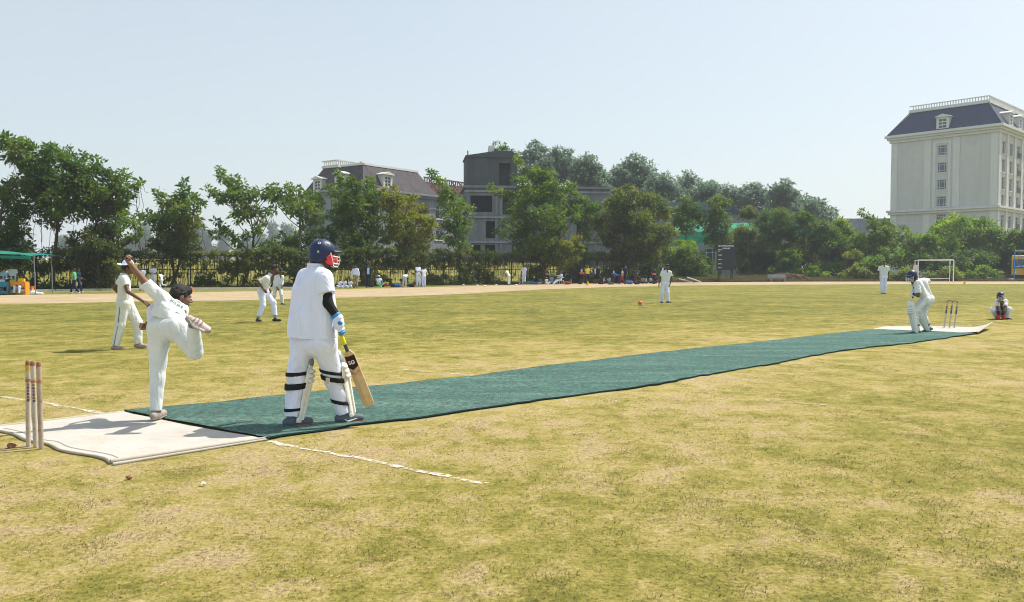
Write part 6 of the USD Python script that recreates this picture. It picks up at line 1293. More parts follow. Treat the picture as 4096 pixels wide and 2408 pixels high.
uB = B.j(712, 462, .1) - B.j(600, 404, 0); uB /= np.linalg.norm(uB); nB = np.cross(uB, spB); nB /= np.linalg.norm(nB); nB = -nB if nB[1] > 0 else nB; wB = np.cross(nB, uB)
c0 = B.j(655, 446, .05)
pts = c0 + uB * v[:, :1] + wB * v[:, 1:2] + nB * .25
for _ in range(40): pts -= nB * np.clip(B.sf(pts) - .004 - v[:, 2], -.02, .02)[:, None]
t.vertices = pts; B.add('back_print', t, TEAL, smooth=False)
B.shoes(SHOET, SOLEP, .275)
fR, uR = B.feet['R']; fR = fR / np.linalg.norm(fR); uR = uR - fR * (fR @ uR); uR /= np.linalg.norm(uR); sR = np.cross(fR, uR); hR_ = B.J['anR'] - fR * .055 - uR * (.045 + .053)
TREAD = simple('tread_red', (.30, .17, .16), .7, .3, .1, 20)
for i in (2, 3, 4):                                         # tread bars and a pale band on the raised sole
    c = hR_ + fR * (-.02 + .036 * i); B.add('tread', tube([c - sR * .034, c + fR * .010, c + sR * .034], .0045, 5), TREAD)
B.add('sole_band', tube([hR_ + fR * (-.03) + uR * .03, hR_ + fR * .09 + uR * .03 - sR * .047, hR_ + fR * .19 + uR * .028 - sR * .034], .010, 6), SOLEW)
B.add('sock', cap(B.J['anR'] + (B.J['knR'] - B.J['anR']) * .02, B.J['anR'] - uR * .03, .046, .048), SHOEG, h=.008)
for d in 'L': B.add('sock', cap(B.J['anL'] + (0, 0, -.03), B.J['anL'] + (0, 0, .06), .044, .046), SHOEG, h=.008)

# ------------------------------------------------------------------ the fielder in the sun hat behind the bowler
Lf = Fig(2, (300, 772), 'fielder in cream kit and white brimmed hat walking behind the bowler', .98, .011, face=(.96, .28, -.05))
Lf.joints(head=(300, 172, 0), neck=(276, 212, 0), shL=(262, 246, .17), shR=(268, 250, -.17), elL=(200, 318, .24), elR=(300, 345, -.24), wrL=(250, 380, .26), wrR=(405, 412, -.25),
          hipL=(290, 425, .08), hipR=(264, 428, -.08), knL=(368, 572, .09), knR=(244, 588, -.06), anL=(378, 728, .11), anR=(208, 744, -.06))
Lf.feet = {'L': (np.array([1, -.1, 0]), np.array([0, 0, 1.])), 'R': (np.array([1, -.2, 0]), np.array([0, 0, 1.]))}
Lf.body(SKIN); Lf.hair(); Lf.eyes()
Lf.trousers(CREAM, r=(.108, .092, .070), amp=.014)
Lf.shirt(CREAM, chest=.100, belly=.108, sleeve=(.55, .55), hem=-.02, amp=.012)
Lf.shoes(SHOET, SOLEP, .275)
sd = np.cross(Lf.J['anR'] - Lf.J['knR'], (1, 0, 0)); 
for d, off in (('R', -1),):
    ln = []
    for a_, b_, ra, rb in (('hip', 'kn', .108, .092), ('kn', 'an', .092, .070)):
        for k in range(7):
            t = k / 6; c = Lf.J[a_ + d] + (Lf.J[b_ + d] - Lf.J[a_ + d]) * t; ln.append(c + np.array([0, -(ra + (rb - ra) * t) * .985, 0]))
    Lf.add('side_stripe', tube(ln, .006, 5), RUBBER)
hc = Lf.J['head'] + np.array([0, 0, .060]); a_ = np.linspace(0, 2 * np.pi, 33)
brim = np.array([[(0, 0, .002)] + [(r * .175 * math.cos(t), r * .185 * math.sin(t), .012 * math.cos(2 * t) * r - .018 * (1 - r)) for t in a_[:-1]] for r in (1.0, .55)])
bm = trimesh.creation.revolve(np.array([(0, .0), (.10, .0), (.178, .008), (.182, .012), (.178, .016), (.10, .010), (0, .010)]), sections=32)
vv = np.array(bm.vertices); rr_ = np.hypot(vv[:, 0], vv[:, 1]) / .18; vv[:, 2] += .016 * rr_ ** 2 * np.cos(2 * np.arctan2(vv[:, 1], vv[:, 0])); bm.vertices = vv + hc
hatp = Lf.add('hat_brim', bm, WHITE)
Lf.add('hat_crown', snet(cut(smin([ell(hc + (0, 0, .02), (.096, .108, .085)), cap(hc + (0, 0, .05), hc + (0, 0, .06), .06, .06)], .02), (hc + (0, 0, .004), (0, 0, -1))), .008), WHITE, parent=hatp)

# ------------------------------------------------------------------ two close fielders beyond the bowler
S1 = Fig(6, (420, 966), 'slip fielder bending forward with hands on his thighs and black shoes', .97, .012, face=(.97, .15, -.12))
S1.joints(head=(500, 252, .02), neck=(452, 322, 0), shL=(430, 362, .16), shR=(385, 380, -.17), elL=(415, 470, .24), elR=(282, 436, -.20), wrL=(438, 530, .14), wrR=(345, 520, -.24),
          hipL=(362, 562, .08), hipR=(322, 562, -.08), knL=(482, 705, .08), knR=(342, 745, -.08), anL=(508, 920, .09), anR=(274, 925, -.10))
S1.feet = {'L': (np.array([1, -.05, 0]), np.array([0, 0, 1.])), 'R': (np.array([.75, -.66, 0]), np.array([0, 0, 1.]))}
S1.body(SKIN, palms={'R': (.2, .9, -.3), 'L': (-.2, -.9, -.3)}); S1.hair(); S1.eyes()
S1.trousers(WHITE, r=(.096, .082, .072), amp=.013, length=.80)
S1.shirt(CREAM, chest=.095, belly=.095, sleeve=(.85, .85), hem=.0, amp=.013, sr=(.072, .074))
for d in 'LR': S1.add('sock', cap(S1.J['an' + d] - (0, 0, .02), S1.J['an' + d] + (S1.J['kn' + d] - S1.J['an' + d]) * .3, .036, .042), SOCK)
S1.shoes(SHOEB, SOLEW, .27)
S2 = Fig(6, (570, 733), 'young fielder in cream with white arm sleeves and green shoes beside the slip fielder', .92, .013, face=(.75, -.62, -.2))
S2.joints(head=(585, 283, -.04), neck=(566, 335, 0), shL=(520, 358, -.04), shR=(604, 362, .0), elL=(492, 432, -.1), elR=(606, 436, -.02), wrL=(528, 500, -.15), wrR=(600, 478, -.1),
          hipL=(508, 488, 0), hipR=(566, 488, .02), knL=(496, 612, -.06), knR=(590, 602, -.06), anL=(478, 712, .08), anR=(604, 712, .0))
S2.feet = {'L': (np.array([.9, -.4, 0]), np.array([0, 0, 1.])), 'R': (np.array([.95, -.3, 0]), np.array([0, 0, 1.]))}
S2.body(SKIN); S2.hair(); S2.eyes(); S2.trousers(CREAM, r=(.095, .078, .064)); S2.shirt(CREAM, sleeve=(.5, .5), hem=.02, vneck=True)
for d in 'LR': S2.add('arm_sleeve', cut(smin([cap(S2.J['sh' + d], S2.J['el' + d], .05, .044), cap(S2.J['el' + d], S2.J['wr' + d], .044, .034)], .01), (S2.J['wr' + d] - (S2.J['wr' + d] - S2.J['el' + d]) * .1, S2.J['wr' + d] - S2.J['el' + d])), WHITE)
S2.shoes(SHOEGR, SOLEGR, .26)

# ------------------------------------------------------------------ two fielders facing the camera
C = Fig(7, (1728, 886), 'fielder in cream shirt and white trousers walking towards the pitch beyond the ball', .98, .013, face=(.30, -.95, -.12))
C.joints(head=(1762, 283, -.02), neck=(1752, 340, 0), shL=(1808, 376, .02), shR=(1680, 376, 0), elL=(1834, 480, .04), elR=(1640, 486, .02), wrL=(1808, 568, -.02), wrR=(1620, 578, -.04),
         hipL=(1752, 566, .0), hipR=(1692, 566, 0), knL=(1764, 715, -.05), knR=(1676, 722, -.04), anL=(1772, 858, -.03), anR=(1662, 858, .05))
C.feet = {'L': (np.array([.75, -.65, 0]), np.array([0, 0, 1.])), 'R': (np.array([.1, -1, 0]), np.array([0, 0, 1.]))}
C.body(SKIN); C.hair(); C.eyes(); C.trousers(WHITE, r=(.095, .082, .072)); C.shirt(CREAM, chest=.095, belly=.1, sleeve=(.62, .62), hem=.02, sr=(.07, .074), vneck=True)
C.shoes(SHOEG, SOLEW, .27)
Rf = Fig(5, (440, 742), 'outfielder in cream standing in front of the shrubs left of the goal', 1.06, .013, face=(-.05, -1, -.1))
Rf.joints(head=(450, 328, 0), neck=(447, 368, 0), shL=(496, 394, .02), shR=(392, 394, 0), elL=(508, 470, .04), elR=(372, 470, .02), wrL=(512, 528, -.02), wrR=(368, 524, -.04),
          hipL=(466, 522, 0), hipR=(416, 522, 0), knL=(464, 630, -.04), knR=(420, 630, -.03), anL=(456, 728, 0), anR=(420, 730, .03))
Rf.feet = {'L': (np.array([.15, -1, 0]), np.array([0, 0, 1.])), 'R': (np.array([-.1, -1, 0]), np.array([0, 0, 1.]))}
Rf.body(SKIN); Rf.hair(); Rf.eyes(); Rf.trousers(WHITE, r=(.10, .085, .072)); Rf.shirt(CREAM, chest=.10, belly=.105, sleeve=(.6, .6), hem=.0, sr=(.074, .08), vneck=True); Rf.shoes(SHOEG, SOLEW, .27)

# ------------------------------------------------------------------ the facing batsman and the wicketkeeper
Bt = Fig(5, (900, 1262), 'batsman in cream crouching with raised bat, navy helmet and white leg pads', .98, .011, face=(-.93, -.3, -.18))
Bt.joints(head=(815, 512, -.06), neck=(868, 566, -.02), shL=(884, 604, -.15), shR=(975, 572, .15), elL=(898, 768, -.26), elR=(1040, 578, .30), wrL=(846, 752, -.18), wrR=(858, 700, .02),
          hipL=(985, 822, -.06), hipR=(1050, 812, .08), knL=(842, 950, -.14), knR=(950, 1000, .12), anL=(888, 1226, -.14), anR=(1036, 1186, .24))
Bt.feet = {'L': (np.array([-.96, -.25, 0]), np.array([0, 0, 1.])), 'R': (np.array([-.9, -.1, -.28]), np.array([-.25, 0, 1.]))}
Bt.body(SKIN, hands=(False, False)); Bt.eyes()
Bt.trousers(CREAM, r=(.096, .080, .058), amp=.014, top_r=.104)
Bt.shirt(CREAM, chest=.092, belly=.086, sleeve=(.82, .75), hem=.0, amp=.013, sr=(.072, .070))
Bt.helmet(); Bt.shoes(SHOEGR, SOLEGR, .285)
for d in 'LR': Bt.pad(d, (-.95, -.2, 0), roll=PADW, rise=.15)
for d in 'LR':
    k, a = Bt.J['kn' + d], Bt.J['an' + d]
    for t in (.05, .38, .74): Bt.band('strap', Bt.legs[d], k + (a - k) * t, a - k, .03, PADW if t < .5 else cloth('strap_maroon', (.25, .03, .06)), .008)
hb, tb = Bt.o + Bt.j(832, 742, -.12), Bt.o + Bt.j(868, 360, .10)
for i, (x, y, dy) in enumerate(((832, 748, -.14), (838, 700, -.08))):
    c = Bt.j(x, y, dy); g = Bt.add('batting_glove', smin([ell(c, (.045, .05, .045)), cap(c + (.01, 0, 0), Bt.J['wr' + 'LR'[i]], .04, .036)], .02), NAVY, h=.009)
    for k in range(4):
        cc = c + (hb - tb) / np.linalg.norm(hb - tb) * (.024 * k - .036); w = np.linspace(.2, 3.4, 9)
        Bt.add('glove_finger', tube(np.array([cc + np.array([-math.sin(t) * .042, math.cos(t) * .042, 0]) for t in w]), .014, 6), WHITE, parent=g)
bat(hb, tb, (.3, 1, 0), 'pale cricket bat raised behind the helmet of the crouching batsman', False, wood=simple('pale_willow', (.62, .55, .42), .5, .35, .08, 9))
K = Fig(5, (1995, 1076), 'wicketkeeper squatting in navy helmet and red gloves', .93, .012, face=(-.12, -.98, -.1))
K.joints(head=(1984, 778, -.10), neck=(1992, 828, -.02), shL=(2048, 846, .0), shR=(1938, 846, 0), elL=(2040, 930, -.16), elR=(1946, 930, -.16), wrL=(2016, 1006, -.26), wrR=(1958, 1006, -.26),
         hipL=(2028, 996, .26), hipR=(1962, 996, .26), knL=(2090, 948, -.10), knR=(1880, 948, -.10), anL=(2064, 1052, .02), anR=(1932, 1052, .02))
K.feet = {'L': (np.array([.35, -1, 0]), np.array([0, 0, 1.])), 'R': (np.array([-.35, -1, 0]), np.array([0, 0, 1.]))}
K.body(SKIN, hands=(False, False)); K.eyes(); K.trousers(WHITE, r=(.10, .085, .066)); K.shirt(CREAM, chest=.09, belly=.09, sleeve=(.75, .75), hem=.05, sr=(.07, .07), vneck=True); K.helmet(); K.shoes(SHOEB, SOLEW, .27)
for d, (x, y) in (('L', (2016, 1048)), ('R', (1944, 1050))):
    c = K.j(x, y, -.27); sx = 1 if d == 'L' else -1
    fs = [cap(K.J['wr' + d], c, .036, .05)] + [cap(c, c + np.array([sx * (.02 + .02 * i) - .03 * sx, -.03, -.045 + .006 * i]), .028, .020) for i in range(4)] + [cap(c, c + (-.055 * sx, -.02, -.02), .024, .018)]
    K.add('keeping_glove', smin(fs, .01), cloth('glove_red', (.36, .03, .02)), h=.009)
    K.add('glove_cuff', cut(cap(K.J['el' + d], K.J['wr' + d], .05, .05), (K.J['wr' + d] + (K.J['el' + d] - K.J['wr' + d]) * .45, K.J['el' + d] - K.J['wr' + d])), BLACK, h=.009)
# ------------------------------------------------------------------ the people along the boundary
POSE = {   # joints for a body of height 1: x to the wearer's left as seen from the front is +, y forward, z up
 'stand': dict(head=(0, .01, .925), neck=(0, 0, .845), sh=(.105, 0, .805), el=(.145, -.01, .635), wr=(.14, .045, .49), hip=(.052, 0, .52), kn=(.06, .01, .285), an=(.065, 0, .05)),
}
def pose(kind, rng):
    P_ = {k: np.array(v) for k, v in POSE['stand'].items()}; J = {'head': P_['head'], 'neck': P_['neck']}
    for k in ('sh', 'el', 'wr', 'hip', 'kn', 'an'): J[k + 'L'] = P_[k] * (-1, 1, 1); J[k + 'R'] = P_[k].copy()
    j = lambda s: rng.normal(size=3) * s
    if kind == 'akimbo': J['elR'] = np.array([.21, -.03, .66]); J['wrR'] = np.array([.10, .04, .56]); 
    if kind == 'fold': J['elR'] += (0, .03, 0); J['wrR'] = np.array([.03, .13, .66]); J['wrL'] = np.array([-.02, .14, .62])
    if kind == 'walk': J['knR'] += (0, .10, .01); J['anR'] += (0, .15, 0); J['anL'] += (0, -.16, .01); J['knL'] += (0, -.03, 0); J['wrL'] += (0, .12, .06); J['wrR'] += (0, .10, .10)
    if kind == 'run':
        J['knR'] += (0, .16, .06); J['anR'] += (0, .08, .02); J['anL'] = np.array([-.06, -.30, .22]); J['knL'] += (0, -.06, .0); J['wrL'] = np.array([-.12, .16, .66]); J['wrR'] = np.array([.12, -.06, .56]); J['elR'] += (0, -.1, .02)
        for k in ('head', 'neck', 'shL', 'shR'): J[k] = J[k] + (0, .07, -.02)
    if kind == 'bend':
        for k, v in dict(neck=(0, .30, .62), head=(0, .37, .56), shL=(-.10, .27, .60), shR=(.10, .27, .60), elL=(-.12, .33, .42), elR=(.12, .33, .42), wrL=(-.06, .36, .26), wrR=(.06, .36, .26)).items(): J[k] = np.array(v)
    if kind == 'lean':
        for k, v in dict(neck=(0, .16, .80), head=(0, .21, .87), shL=(-.10, .14, .765), shR=(.10, .14, .765), elL=(-.15, .12, .60), elR=(.15, .12, .60), wrL=(-.09, .20, .50), wrR=(.09, .20, .50)).items(): J[k] = np.array(v)
    if kind in ('sit', 'lounge'):
        d = np.array([0, 0, -.41]); 
        for k in J: J[k] = J[k] + d if k[:2] not in ('kn', 'an') else J[k]
        for s, q in (('L', -1), ('R', 1)): J['kn' + s] = np.array([q * .17, .22, .17]); J['an' + s] = np.array([q * -.02, .26, .05]); J['wr' + s] = np.array([q * .10, .22, .22]); J['el' + s] = np.array([q * .16, .06, .26])
        if kind == 'lounge':
            for k, v in dict(neck=(0, -.16, .40), head=(0, -.17, .49), shL=(-.1, -.15, .37), shR=(.1, -.15, .37), elL=(-.16, -.22, .2), elR=(.16, -.2, .2), wrL=(-.18, -.28, .04), wrR=(.12, .0, .16), knL=(-.06, .25, .12), knR=(.08, .24, .2), anL=(-.06, .48, .05), anR=(.08, .44, .05)).items(): J[k] = np.array(v)
    if kind in ('chair', 'perch'):
        d = np.array([0, 0, -.22 if kind == 'perch' else -.25])
        for k in J: J[k] = J[k] + d if k[:2] not in ('kn', 'an') else J[k]
        for s, q in (('L', -1), ('R', 1)): J['kn' + s] = np.array([q * .10, .24, J['hip' + s][2] - .0]); J['an' + s] = np.array([q * .10, .26, max(.05, J['hip' + s][2] - .24)]); J['wr' + s] = np.array([q * .06, .2, J['hip' + s][2] + .06]); J['el' + s] += (0, .05, 0)
        if kind == 'chair':
            for k in ('head', 'neck', 'shL', 'shR'): J[k] = J[k] + (0, -.06, 0)
            J['anL'] += (0, .2, 0); J['anR'] += (0, .14, 0); J['knL'][2] -= .04; J['knR'][2] -= .04
    if kind in ('stand', 'akimbo', 'fold'):
        J['anL'] = J['anL'] + (rng.uniform(-.02, .01), rng.uniform(-.04, .05), 0); J['knL'] = J['knL'] + (0, rng.uniform(0, .03), 0)
    return J
CL = {'white': WHITE, 'cream': CREAM, 'blue': cloth('shirt_pale_blue', (.42, .55, .72)), 'navy': NAVY, 'yellow': cloth('shirt_yellow', (.72, .47, .02)), 'gold': cloth('shirt_mustard', (.60, .50, .06)), 'maroon': cloth('shirt_maroon', (.11, .02, .03)), 'green': cloth('shirt_green', (.08, .42, .17)),
      'orange': cloth('vest_orange', (.74, .14, .05)), 'royal': cloth('shirt_royal', (.03, .12, .42)), 'red': cloth('shorts_red', (.45, .03, .03)), 'khaki': KHAKI, 'black': BLACK, 'grey': cloth('cloth_grey', (.30, .31, .33))}
prng = np.random.default_rng(31)
def spectator(x, ytop, yfoot, kind, yaw, shirt, trs, label, Y=None, shorts=False, chest=None, hat=None, hgt=None, arms=None, up=0.0, group=None, band=None):
    """x, head and foot rows on the sheet; YAW is where the person faces (degrees, 0 = away from the camera, 180 = to it)."""
    o = GD(x, yfoot) if Y is None else PD(x, yfoot, Y) * (1, 1, 0)
    rel = {'stand': 1, 'akimbo': 1, 'fold': 1, 'walk': .985, 'run': .97, 'bend': .70, 'lean': .98, 'sit': .585, 'lounge': .58, 'chair': .74, 'perch': .78}[kind]
    H = hgt or (PD(x, ytop, o[1])[2] - (PD(x, yfoot, o[1])[2])) / rel * 1.0
    q = H / 1.72; a = math.radians(yaw); R = np.array([[math.cos(a), math.sin(a), 0], [-math.sin(a), math.cos(a), 0], [0, 0, 1]])
    f = Fig(None, None, label, q, .025, group=group, face=R @ np.array([0, 1, -.08]), ground=o + (0, 0, up)); f.fine = False
    J = pose(kind, prng); f.J = {k: R @ (v * H) for k, v in J.items()}
    fw = R @ np.array([0, 1., 0]); f.feet = {d: (R @ np.array([(-.2 if d == 'L' else .2), 1, 0]), np.array([0, 0, 1.])) for d in 'LR'}
    if kind == 'bend': f.headup = R @ np.array([0, .8, -.3]); f.face = R @ np.array([0, .1, -1.0])
    if kind == 'run': f.feet['L'] = (R @ np.array([0, .3, -1.]), R @ np.array([0, 1., .3]))
    f.body(SKIN if prng.random() < .7 else SKIN2); f.hair()
    f.trousers(CL[trs], r=(.095, .078, .066), length=.12 if shorts else 1.0, amp=.008)
    f.shirt(CL[shirt], chest=.095, belly=.10, sleeve=(.6, .6) if arms != 'long' else (1.9, 1.9), hem=.03, amp=.008, collar=False, sr=(.066, .064))
    if band: 
        mid = (f.J['hipL'] + f.J['hipR']) / 2; sp = f.J['neck'] - mid; L_ = np.linalg.norm(sp); sp /= L_
        f.add('vest_panel', cut(grow(f.sf, .006), (mid + sp * L_ * .5, sp), (mid + sp * .01, -sp)), CL[band])
    if chest:
        mid = (f.J['hipL'] + f.J['hipR']) / 2; sp = f.J['neck'] - mid; L_ = np.linalg.norm(sp); sp /= L_
        f.add('chest_panel', cut(grow(f.sf, .008), (f.J['neck'] - sp * .03, sp), (mid + sp * L_ * (.5 if band else .06), -sp), (mid + fw * .02, -fw), (mid + R @ np.array([.09 * q, 0, 0]), R @ np.array([1., 0, 0])), (mid - R @ np.array([.09 * q, 0, 0]), R @ np.array([-1., 0, 0]))), CL[chest])
    f.shoes(SHOEB if prng.random() < .5 else SHOEW)
    if hat: f.add('cap', placed(snet(smin([cut(ell((0, -.01, .05), (.095, .115, .085)), ((0, 0, .03), (0, 0, -1))), ell((0, .10, .045), (.075, .08, .014))], .01), .012), f.R, f.J['head'], q), CL[hat])
    return f
S_ = spectator
# in the shelter
S_(32, 652, 716, 'stand', 165, 'white', 'white', 'man in a white shirt standing behind the orange desk', Y=48.2, hgt=1.72)
S_(16, 660, 716, 'stand', 150, 'blue', 'white', 'youth in a pale blue shirt standing left of the white shirted man', Y=48.6, hgt=1.58)
S_(3, 662, 716, 'stand', 160, 'blue', 'grey', 'youth in pale blue at the frame edge behind the teal desk', Y=47.9, hgt=1.5)
S_(54, 668, 718, 'perch', 190, 'yellow', 'white', 'boy in yellow shirt sitting on top of the orange desk', Y=46.25, hgt=1.50, up=.0)
S_(32, 684, 720, 'chair', 180, 'gold', 'navy', 'boy in a dull yellow shirt seated low behind the orange desk', Y=46.9, hgt=1.42)
S_(23, 678, 720, 'chair', 160, 'maroon', 'navy', 'boy in maroon seated between the two desks', Y=47.3, hgt=1.45)
S_(2, 682, 722, 'chair', 175, 'white', 'white', 'boy in white seated behind the teal desk', Y=46.8, hgt=1.42)
S_(42, 690, 722, 'chair', 185, 'navy', 'white', 'boy in dark shirt and white trousers seated under the orange desk top', Y=46.9, hgt=1.32)
# walking past at the left
S_(184, 660, 722, 'walk', 255, 'green', 'navy', 'boy in green shirt and navy trousers walking in front of the fence', hgt=1.50)
S_(194, 663, 720, 'walk', 90, 'navy', 'navy', 'dark clothed person just behind the boy in green', hgt=1.50)
S_(349, 656, 715, 'stand', 150, 'blue', 'white', 'boy in pale shirt standing at the fence right behind the thrown arm')
S_(377, 651, 711, 'fold', 175, 'white', 'white', 'boy in white shirt with a strap, hands together, by the fence')
S_(398, 668, 713, 'run', 275, 'cream', 'cream', 'small boy in cream running along the fence')
# before the fence in the middle
S_(875, 652, 708, 'akimbo', 185, 'white', 'khaki', 'man in white long sleeved shirt and khaki trousers with hand on hip', arms='long')
S_(906.5, 648.5, 707.5, 'stand', 180, 'navy', 'navy', 'man in navy tracksuit top with pale front panel', chest='blue')
for x, lab, yaw in ((836, 'leftmost of three boys in white sitting on the ground', 170), (848, 'middle one of three boys in white sitting on the ground', 190), (862, 'rightmost of three boys in white sitting, beside the khaki trousers', 200)): S_(x, 687, 709, 'sit', yaw, 'white', 'white', lab)
S_(932, 677, 706, 'sit', 150, 'white', 'green', 'boy in white with a cap sitting by the red bag', hat='white')
S_(995, 673, 705.5, 'bend', 5, 'cream', 'cream', 'player in cream bending over the kit bags, seen from behind')
S_(1028.5, 648.5, 705.5, 'fold', 130, 'white', 'white', 'taller of two players in white talking beside the kit bags')
S_(1042.5, 655, 705.5, 'stand', 320, 'white', 'white', 'shorter of two players in white talking, his back turned')
S_(1252, 655.5, 701.5, 'lean', 300, 'cream', 'cream', 'player in cream leaning forward alone before the fence', hgt=1.62)
S_(1289, 651, 700, 'stand', 200, 'white', 'white', 'player in white standing beside the scattered kit')
S_(1333, 681, 698, 'lounge', 110, 'grey', 'white', 'player in grey lying back on the ground among the kit')
S_(1344, 682, 700, 'sit', 150, 'cream', 'cream', 'player in cream sun cap sitting cross legged among the kit', hat='cream')
S_(1357, 677, 698, 'sit', 210, 'blue', 'white', 'boy in pale blue sitting behind the player in the sun cap')
# right hand group
g_ = None
S_(1431, 655.5, 698, 'akimbo', 195, 'navy', 'black', 'youth in orange and white vest with black shorts beside the yellow shirt', shorts=True, chest='white', band='orange')
S_(1444.6, 653.5, 699, 'stand', 150, 'gold', 'black', 'youth in a yellow shirt and black shorts by the yellow cone', shorts=True)
S_(1462.5, 655, 698, 'stand', 140, 'navy', 'black', 'youth in navy with a white shoulder flash', shorts=True, chest='white')
S_(1470.5, 654.5, 698, 'stand', 220, 'navy', 'black', 'youth in plain navy standing beside the white shoulder flash', shorts=True)
S_(1509, 660, 697, 'stand', 160, 'navy', 'black', 'youth in orange vest left of the stooping blue shirt', shorts=True, chest='white', band='orange')
S_(1519, 667, 698, 'bend', 240, 'royal', 'navy', 'youth in royal blue stooping towards the ground', hgt=1.6)
S_(1531, 661, 699, 'walk', 270, 'white', 'red', 'boy in white shirt and red shorts', shorts=True)
S_(1539.5, 654.5, 699, 'stand', 240, 'navy', 'black', 'bare legged youth in dark kit beside the red shorts', shorts=True)
S_(1559, 664, 697, 'lean', 150, 'navy', 'black', 'youth in dark kit stooping under the dense tree', shorts=True, hgt=1.6)
S_(1609, 660, 697, 'stand', 175, 'navy', 'black', 'youth in orange bib with folded arms left of the walking fielder', shorts=True, band='orange')
S_(1630.5, 651, 696, 'stand', 200, 'navy', 'navy', 'youth in white and navy top behind the walking fielder', chest='white')
for x, sh, lab, ch in ((1486, 'navy', 'dark shirted boy sitting alone left of the orange vest', 'white'), (1498, 'grey', 'boy in grey sitting low before the fence', None), (1562, 'maroon', 'boy in maroon sitting at the left of the seated row', None), (1573, 'black', 'boy in black sitting in the middle of the seated row', None), (1589, 'navy', 'boy with white front panel sitting in the seated row', 'white'), (1600, 'grey', 'boy in pale grey sitting near the orange bib', None), (1613, 'navy', 'boy in navy sitting at the right end of the seated row', None), (1581, 'khaki', 'boy in khaki sitting behind the seated row', None)):
    S_(x, 680, 698.5, 'sit', prng.uniform(140, 220), sh, 'black' if sh != 'grey' else 'navy', lab, chest=ch)
# the plastic chair with its sitter
g = GD(1379, 700); ch = thing('plastic_chair', 'cream plastic garden chair with a player leaning back in it', 'chair', g, math.radians(20)); PL = simple('chair_plastic', (.62, .58, .46), .45, .35, .05, 8)
part(ch, 'seat', box(-.25, .25, -.24, .22, .40, .43), PL)
for s in (-1, 1):
    for y0, y1 in ((-.22, -.27), (.20, .27)): part(ch, 'leg', beam((s * .22, y0, .40), (s * .26, y1, 0), .04, .04), PL)
    part(ch, 'armrest', beam((s * .26, -.22, .64), (s * .26, .24, .66), .05, .03), PL)
for k in range(5): part(ch, 'back_slat', beam((-.2 + .1 * k, .22, .43), (-.22 + .11 * k, .34, .84), .045, .02), PL)
part(ch, 'back_rail', beam((-.26, .345, .86), (.26, .345, .86), .03, .07), PL)
f = S_(1378.5, 670, 700, 'chair', 248, 'white', 'white', 'player in white leaning back in the plastic chair', hgt=1.66)
# kit bags
def bag(x, y, w, h, col, label, tall=False):
    g = GD(x, y); s = g[1] / (FP / DD); w, h = w * s, h * s
    m = ruffle(snet(smin([cap((-w * .35, 0, h * .45), (w * .35, .02, h * .42), h * .46, h * .42)], .03) if not tall else cap((0, 0, h * .3), (.03, 0, h * .72), w * .42, w * .34), .03), .03, 7, int(x))
    p = thing('kit_bag', label, 'bag', g); mt = cloth('bag_' + col, {'red': (.35, .03, .03), 'black': (.018, .018, .02), 'pink': (.50, .08, .16), 'blue': (.04, .14, .42), 'white': (.6, .6, .62), 'orange': (.70, .16, .04), 'olive': (.14, .16, .06), 'green': (.03, .16, .10), 'grey': (.12, .13, .14)}[col])
    part(p, 'bag_body', m, mt, smooth=True)
    part(p, 'strap', tube([(-w * .25, -h * .3, h * .75), (-w * .1, -h * .35, h * 1.02), (w * .1, -h * .35, h * 1.02), (w * .25, -h * .3, h * .75)], .02, 5), BLACK)
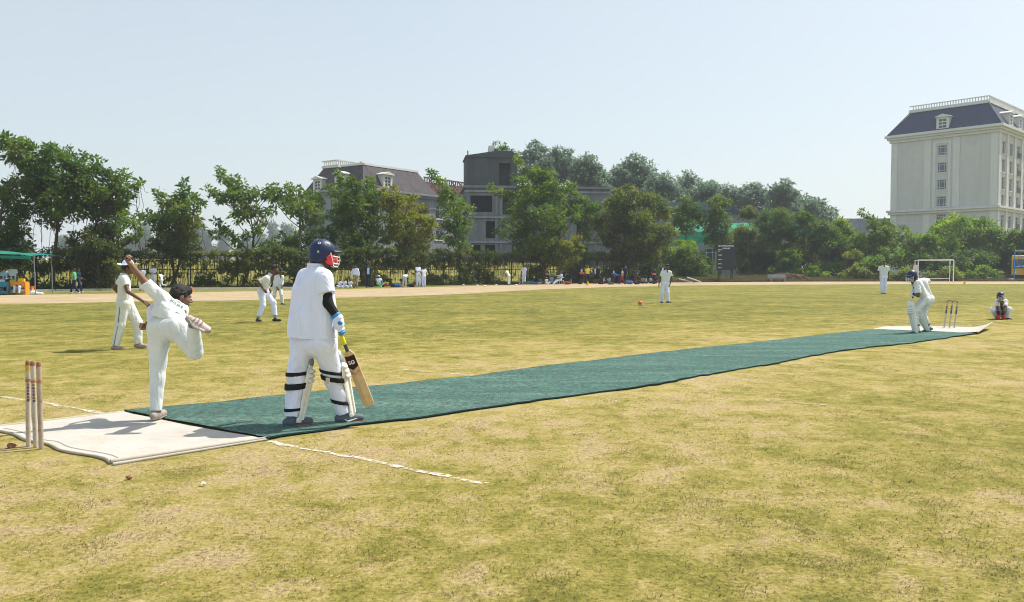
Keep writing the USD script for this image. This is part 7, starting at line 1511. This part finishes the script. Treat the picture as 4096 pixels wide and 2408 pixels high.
for a in [(922, 704, 10, 13, 'red', 'red kit bag standing left of the boy in the cap', True), (912, 706, 12, 9, 'black', 'black kit bag at the feet of the navy tracksuit'), (941, 706, 9, 7, 'black', 'small black bag right of the boy in the cap'), (950, 705, 9, 8, 'red', 'dark red kit bag in the middle of the bag row'), (960, 703, 11, 12, 'pink', 'pink and dark rucksack in the bag row', True), (968, 706, 14, 8, 'black', 'long black kit bag in the bag row'), (978, 706, 13, 10, 'blue', 'kit bag with blue and white top beside the bending player'), (986, 705, 7, 6, 'orange', 'orange bag by the bending player'), (1004, 705, 10, 11, 'grey', 'grey bag right of the bending player'), (1013, 706, 12, 9, 'black', 'black bag left of the two talking players'), (1019, 706, 6, 5, 'orange', 'small orange bag at the foot of the taller talking player'),
          (1297, 700, 15, 9, 'green', 'dark green kit bag at the feet of the standing player'), (1306, 699, 14, 10, 'olive', 'olive kit bag topmost in the scattered kit'), (1316, 700, 14, 8, 'blue', 'blue holdall in the scattered kit'), (1326, 699, 9, 6, 'white', 'white bundle in the scattered kit'), (1337, 699, 8, 10, 'red', 'red bag behind the player in the sun cap', True), (1278, 700, 5, 7, 'white', 'white bottle shaped bag left of the standing player', True), (1395, 700, 12, 9, 'red', 'red kit bag right of the plastic chair'), (1403, 699, 9, 13, 'grey', 'grey rucksack behind the red kit bag', True), (1427, 699, 8, 6, 'black', 'small black bag at the feet of the orange and white vest'), (1478, 699, 12, 6, 'black', 'black holdall right of the plain navy youth'), (1548, 699, 14, 10, 'blue', 'dark blue bag right of the bare legged youth'), (1503, 700, 14, 6, 'green', 'flat green bag before the boy in grey'), (1567, 699.5, 12, 6, 'black', 'black bag before the seated row'), (1595, 681, 14, 9, 'grey', 'large grey rucksack held up behind the seated row')]: bag(*a)
for k, (x, y, lab) in enumerate([(1174, 704, 'white plastic litter on the earth before the fence, left of two'), (1193, 705, 'white plastic litter on the track edge before the creeper bush'), (1140, 703, 'pale litter piece right of the talking players'), (1220, 703, 'crumpled pale wrapper left of the leaning player'), (1270, 702.5, 'pale scrap beside the leaning player'), (1760, 698, 'white litter at the foot of the scoreboard'), (2035, 697, 'white litter at the edge of the weeds')]):
    g = GD(x, y); m = trimesh.creation.icosphere(2, .09); m.vertices = np.array(m.vertices) * (1.4, 1, .7) * (1 + .6 * (meshkit.noise(np.array(m.vertices) * 22 + k, k)[:, None] - .5)); m.apply_translation((0, 0, .05)); x_ = top('litter_scrap', m, PAPER, lab, 'litter'); UsdGeom.Xformable(stage.GetPrimAtPath(x_)).AddTranslateOp().Set(tuple(float(v) for v in g))
# ------------------------------------------------------------------ the air
usdkit.material(stage, '/World/Looks/haze', {'v': ('principled_volume', {'color': (0.86, 0.93, 1.0), 'density': HAZE, 'anisotropy': 0.25})}, surface=None, volume='v.volume')
top('haze', box(-1700, 1700, -1560, 1720, -1.0, 44.0), '/World/Looks/haze', 'thin pale haze over the whole ground', 'haze', kind='stuff')
